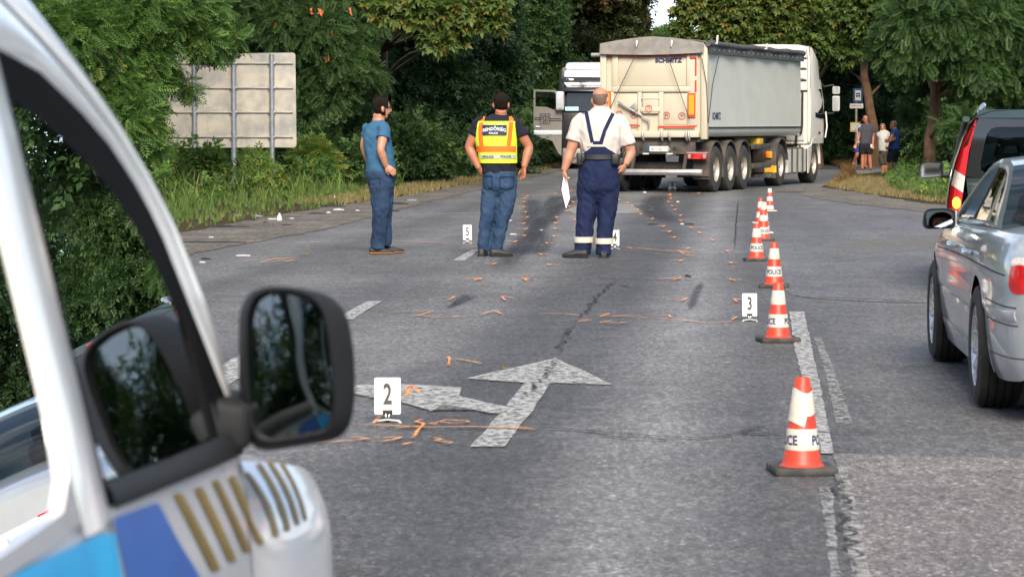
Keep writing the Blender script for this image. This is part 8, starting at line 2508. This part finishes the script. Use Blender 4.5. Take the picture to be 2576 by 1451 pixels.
# duty belt with pouches and holster
M_BELT = mat('belt_black', (.014, .014, .015), .5, var=.2)
zb = q(0, 538).z
mb = MB(); mb.loft([sring(fP, z, o) for z, o in ((zb - .028, .012), (zb - .026, .018), (zb + .026, .018), (zb + .028, .012))], True, False); blt = mb.build('duty_belt', M_BELT, rc_, 60)
for cx, cy, w, h, d in ((1778, 555, .075, .135, .06), (1800, 545, .05, .09, .05), (2048, 555, .085, .12, .06)):
    c = q(cx, cy); y = surf_back(fP, max(min(c.x, fP(c.z)[0] + fP(c.z)[2] * .97), fP(c.z)[0] - fP(c.z)[2] * .97), c.z, .02).y
    mb = MB(); mb.box((c.x, y - d / 2 + .02, c.z), (w, d, h)); mb.build('belt_pouch', M_BELT, blt, bevel=.014)
c = q(2110, 600); mb = MB()
mb.loft([[Vector((c.x - .035 + dx, -.06 + dy, c.z + dz)) for dx, dy in ((-.0, -.03), (.05, -.03), (.05, .03), (0, .03))] for dz in (.08,)] + [[Vector((c.x - .035 + dx - .02, -.06 + dy, c.z + .0)) for dx, dy in ((-.01, -.03), (.06, -.03), (.06, .03), (-.01, .03))]] + [[Vector((c.x - .05 + dx - .02, -.05 + dy, c.z - .1)) for dx, dy in ((0, -.02), (.035, -.02), (.035, .02), (0, .02))]])
mb.build('holster', M_BELT, blt, bevel=.01, fix=True)
mb = MB(); mb.box((c.x + .01, -.06, c.z + .10), (.035, .035, .1), Matrix.Rotation(R(20), 3, 'Y')); mb.build('pistol_grip', M_BLACK, blt, bevel=.01)
a_ = q(1838, 1306); shoe(rc_, (-1, .22), (a_.x, -.07), .285, .115, .10, M_SHOE, M_SOLE)
a_ = q(1962, 1310); shoe(rc_, (.05, 1), (a_.x, -.09), .29, .115, .10, M_SHOE, M_SOLE)
# clipboard in the officer's left hand
pw = q(1655, 645, -.06) + Vector(rc_.location)
cbp = thing('clipboard', 'clipboard with white papers held low by the bald officer', 'clipboard', (pw.x, pw.y, 0))
def qq(cx, cy, dy):
    p = q(cx, cy) + Vector(rc_.location); return Vector((p.x - pw.x, p.y - pw.y + dy, p.z))
pl = [qq(1632, 790, -.13), qq(1668, 942, -.15), qq(1700, 860, -.10), qq(1676, 688, -.08), qq(1648, 685, -.10)]
nrm = (pl[1] - pl[0]).cross(pl[3] - pl[0]).normalized()
if nrm.y > 0: nrm = -nrm
mb = MB(); mb.prism([p - nrm * .004 for p in pl], -nrm * .006); mb.build('board', M_BELT, cbp, fix=True)
ce = sum(pl, Vector()) / 5
mb = MB(); mb.prism([p.lerp(ce, .05) + Vector((.003, 0, 0)) for p in pl], -nrm * .003); mb.build('paper_stack', mat('paper', (.78, .79, .84), .6, var=.03), cbp, fix=True)
mb = MB(); mb.bar(pl[4].lerp(pl[3], .2) + nrm * .006, pl[4].lerp(pl[3], .8) + nrm * .006, .02, .008, nrm); mb.build('board_clip', M_CHROME, cbp)
mb = MB(); mb.tube([qq(1672, 712, -.1), qq(1698, 694, -.09)], .005, 8); mb.build('pen', M_SIGNW, cbp)

# ---------------- bystanders by the bus stop
def bystander(label, px0, pf, headc, yaw, tab, trs, legs, arms, colors, sleeves=.45, hair=None, shoes=True, skin=M_SKIN2):
    root, q = frame(px0, pf, 2094.2, 207.5, .17334, label)
    kk = .17334 * root.location.y / F
    fT, z0, z1 = stack_fn(tab, q)
    mb = MB(); add_stack(mb, fT, z0, z1)
    for sh, el, wr in arms:
        sh, el = q(*sh), q(*el); limb(mb, [sh, sh.lerp(el, sleeves)], [.08, .085])
    bake(mb, 't_shirt', colors[0], root, .016, 2, .008, 7, .5, px0)
    mb = MB(); hd = q(*headc); add_head(mb, hd, yaw, 1.0)
    top = q((tab[-1][1] + tab[-1][2]) / 2, tab[-1][0])
    limb(mb, [hd + Vector((0, .0, -.06)), top, top + Vector((0, 0, -.1))], [.058, .06, .09])
    for sh, el, wr in arms:
        sh, el, wr = q(*sh), q(*el), q(*wr)
        limb(mb, [sh, sh.lerp(el, .5), el, el.lerp(wr, .35), wr], [.058, .052, .043, .045, .03]); add_hand(mb, wr, (wr - el) + Vector((0, -.02, -.03)), (0, -1, .2), 1, .5, 1.1)
    fB, b0, b1 = stack_fn([(t[0], t[1] + 12, t[2] - 12, t[3] - .02) for t in tab], q); add_stack(mb, fB, b0, b1 - .02)
    for hip, kn, an, toe in legs:
        limb(mb, [q(*hip), q(*kn), q(*kn).lerp(q(*an), .3), q(*an)], [.085, .058, .06, .042])
        a = q(*an); t = q(*toe); d = (t - a)
        limb(mb, [a + Vector((0, .03, -.02)), a + d * .5 + Vector((0, 0, -.02)), t], [.042, .04, .026])
    bake(mb, 'body', skin, root, .013, 1)
    mb = MB(); fP, p0, p1 = stack_fn(trs, q); add_stack(mb, fP, p0, p1)
    for (hip, kn, an, toe), e in zip(legs, colors[3]):
        h, k_ = q(*hip), q(*kn); limb(mb, [h, h.lerp(k_, e * .6), h.lerp(k_, e)], [.11, .105, .098])
    bake(mb, 'shorts', colors[1], root, .016, 2, .008, 8, .6, px0 + 3)
    for hip, kn, an, toe in legs:
        a, t = q(*an), q(*toe); d = t - a; d.z = 0
        if d.length < .02: d = Vector((0, -1, 0))
        if a.z > .2: continue
        heel = a - d.normalized() * .07
        shoe(root, (d.x, d.y), (heel.x, heel.y), .27, .1, .09 if shoes else .04, colors[2], M_SOLE)
    if hair: hair_cap(root, hd, yaw, 1.0, lambda a: .07 if abs(a - PI / 2) < .8 else (.0 if abs(a - PI / 2) < 1.4 else -.06), .006, hair)
    add_face(root, hd, yaw, 1.0)
    return root, q
D = 2.0
b1_, q = bystander('bald man in grey polo and black shorts facing the camera', 2176, 431, (478, 535, 0), R(178), [(895, 390, 565, .13), (800, 395, 580, .14), (700, 398, 600, .14), (640, 405, 600, .12), (600, 430, 560, .09)], [(1010, 420, 530, .08), (940, 375, 575, .13), (885, 388, 568, .13)],
          [((430, 960, 0), (440, 1090, 0), (432, 1262, 0), (405, 1280, -.2)), ((535, 960, 0), (540, 1090, 0), (556, 1262, 0), (552, 1285, -.2))],
          [((408, 660, 0), (385, 780, -.02), (338, 905, -.08)), ((592, 660, 0), (590, 790, 0), (582, 910, -.08))], (cloth('polo_grey', (.062, .06, .075)), cloth('shorts_black', (.014, .014, .016)), M_SHOE, (.62, .62)), skin=M_SKIN2)
p = q(556, 920, -.12) + Vector(b1_.location)
cup = thing('paper_cup', 'small white cup in the hand of the man in grey polo', 'cup', (p.x, p.y, p.z - .05)); mb = MB(); mb.lathe([(.026, 0), (.036, .1), (.033, .1), (.024, .006), (.001, .006)], 16); mb.build('cup_wall', M_CARD, cup, 50)
bystander('man in white shirt and blue shorts mostly hidden behind grey polo man', 2170, 427, (428, 575, .0), R(-30), [(890, 350, 500, .13), (780, 345, 520, .13), (680, 352, 530, .13), (630, 365, 510, .11), (605, 400, 470, .08)], [(1010, 380, 460, .08), (940, 340, 505, .13), (880, 348, 500, .13)],
          [((375, 960, 0), (352, 1050, -.12), (315, 1150, .02), (285, 1225, -.05)), ((480, 960, .05), (482, 1090, .05), (478, 1215, .05), (500, 1230, -.1))],
          [((362, 660, 0), (352, 790, .05), (380, 880, -.05)), ((520, 660, .05), (530, 780, .05), (500, 880, .0))], (cloth('tee_white', (.62, .62, .64)), cloth('shorts_blue', (.02, .05, .28)), M_SHOE, (.75, .6)), hair=M_HAIR)
bystander('older man in pale grey T-shirt and long dark shorts', 2226, 436.5, (727, 655, 0), R(190), [(1000, 668, 800, .13), (900, 662, 812, .16), (820, 664, 815, .17), (750, 668, 828, .14), (712, 680, 815, .11), (690, 705, 780, .08)], [(1110, 715, 770, .08), (1050, 682, 802, .13), (990, 680, 800, .13)],
          [((712, 1060, 0), (735, 1190, 0), (735, 1300, 0), (705, 1318, -.2)), ((775, 1060, 0), (785, 1190, 0), (785, 1300, 0), (775, 1322, -.2))],
          [((680, 730, 0), (672, 850, .05), (700, 940, -.05)), ((822, 730, 0), (835, 840, 0), (800, 900, -.1))], (cloth('tee_pale', (.42, .43, .40)), cloth('shorts_taupe', (.055, .05, .042)), M_SHOE, (1.0, 1.0)), hair=mat('hair_grey', (.1, .09, .085), .7), shoes=False)
bystander('man in bright blue T-shirt with folded arms standing in the grass', 2246, 446, (888, 622, 0), R(-62), [(970, 800, 958, .13), (900, 812, 966, .13), (800, 832, 976, .14), (730, 845, 972, .13), (692, 858, 950, .10), (668, 872, 930, .07)], [(1080, 845, 905, .08), (1020, 808, 956, .13), (960, 812, 958, .13)],
          [((845, 1040, -.03), (830, 1180, -.05), (808, 1360, -.05), (770, 1385, -.1)), ((905, 1040, .05), (890, 1180, .05), (900, 1370, .05), (878, 1388, -.1))],
          [((872, 730, -.08), (845, 800, -.2), (795, 830, -.22)), ((950, 730, .08), (880, 830, -.15), (820, 845, -.28))], (cloth('tee_blue', (.016, .06, .20)), cloth('shorts_dark', (.012, .013, .018)), M_SHOE, (.85, .85)), hair=M_HAIRG, shoes=False)

# ---------------- driver of the silver saloon, seen in the door mirror
dv = thing('person', 'driver of the silver saloon whose face shows in the door mirror', 'person', M4 @ Vector((-.40, .9, 0)), -CHD)
hl = head_l - Vector((-.40, .9, 0))
mb = MB(); add_head(mb, hl, R(-28), 1.0)
limb(mb, [hl + Vector((0, -.01, -.07)), Vector((0, .0, .93)), Vector((0, -.02, .8))], [.06, .065, .1])
rings = [[Vector((rx * math.cos(2 * PI * j / 20), -.06 + dy + ry * math.sin(2 * PI * j / 20), z)) for j in range(20)] for z, rx, ry, dy in ((.58, .19, .13, 0), (.7, .19, .13, -.01), (.82, .21, .125, -.03), (.9, .2, .1, -.04), (.95, .1, .07, -.02))]
mb.loft(rings)
limb(mb, [(-.2, -.05, .88), (-.26, .15, .68), (-.16, .45, .78)], [.055, .045, .03]); limb(mb, [(.2, -.05, .88), (.26, .15, .68), (.18, .45, .80)], [.055, .045, .03])
add_hand(mb, (-.16, .45, .78), (.3, .8, .4), (.6, 0, .6), 1, .7); add_hand(mb, (.18, .45, .80), (-.3, .8, .4), (-.6, 0, .6), -1, .7)
limb(mb, [(-.1, -.02, .6), (-.14, .45, .66), (-.12, .8, .35)], [.085, .065, .05]); limb(mb, [(.1, -.02, .6), (.14, .45, .66), (.12, .8, .35)], [.085, .065, .05])
bake(mb, 'body', M_SKIN2, dv, .010, 1)
mb = MB(); mb.loft([[Vector((p.x * 1.06, p.y * 1.06, p.z)) for p in r] for r in rings]); bake(mb, 't_shirt', cloth('tee_olive', (.16, .2, .15)), dv, .014, 2, .005, 9, .5, 2)
hair_cap(dv, hl, R(-28), 1.0, lambda a: .072 if abs(a - PI / 2) < .8 else (.0 if abs(a - PI / 2) < 1.45 else -.06), .006, M_HAIR); add_face(dv, hl, R(-28), 1.0)
# ------------------------------------------------------------------ done
bpy.context.view_layer.update()
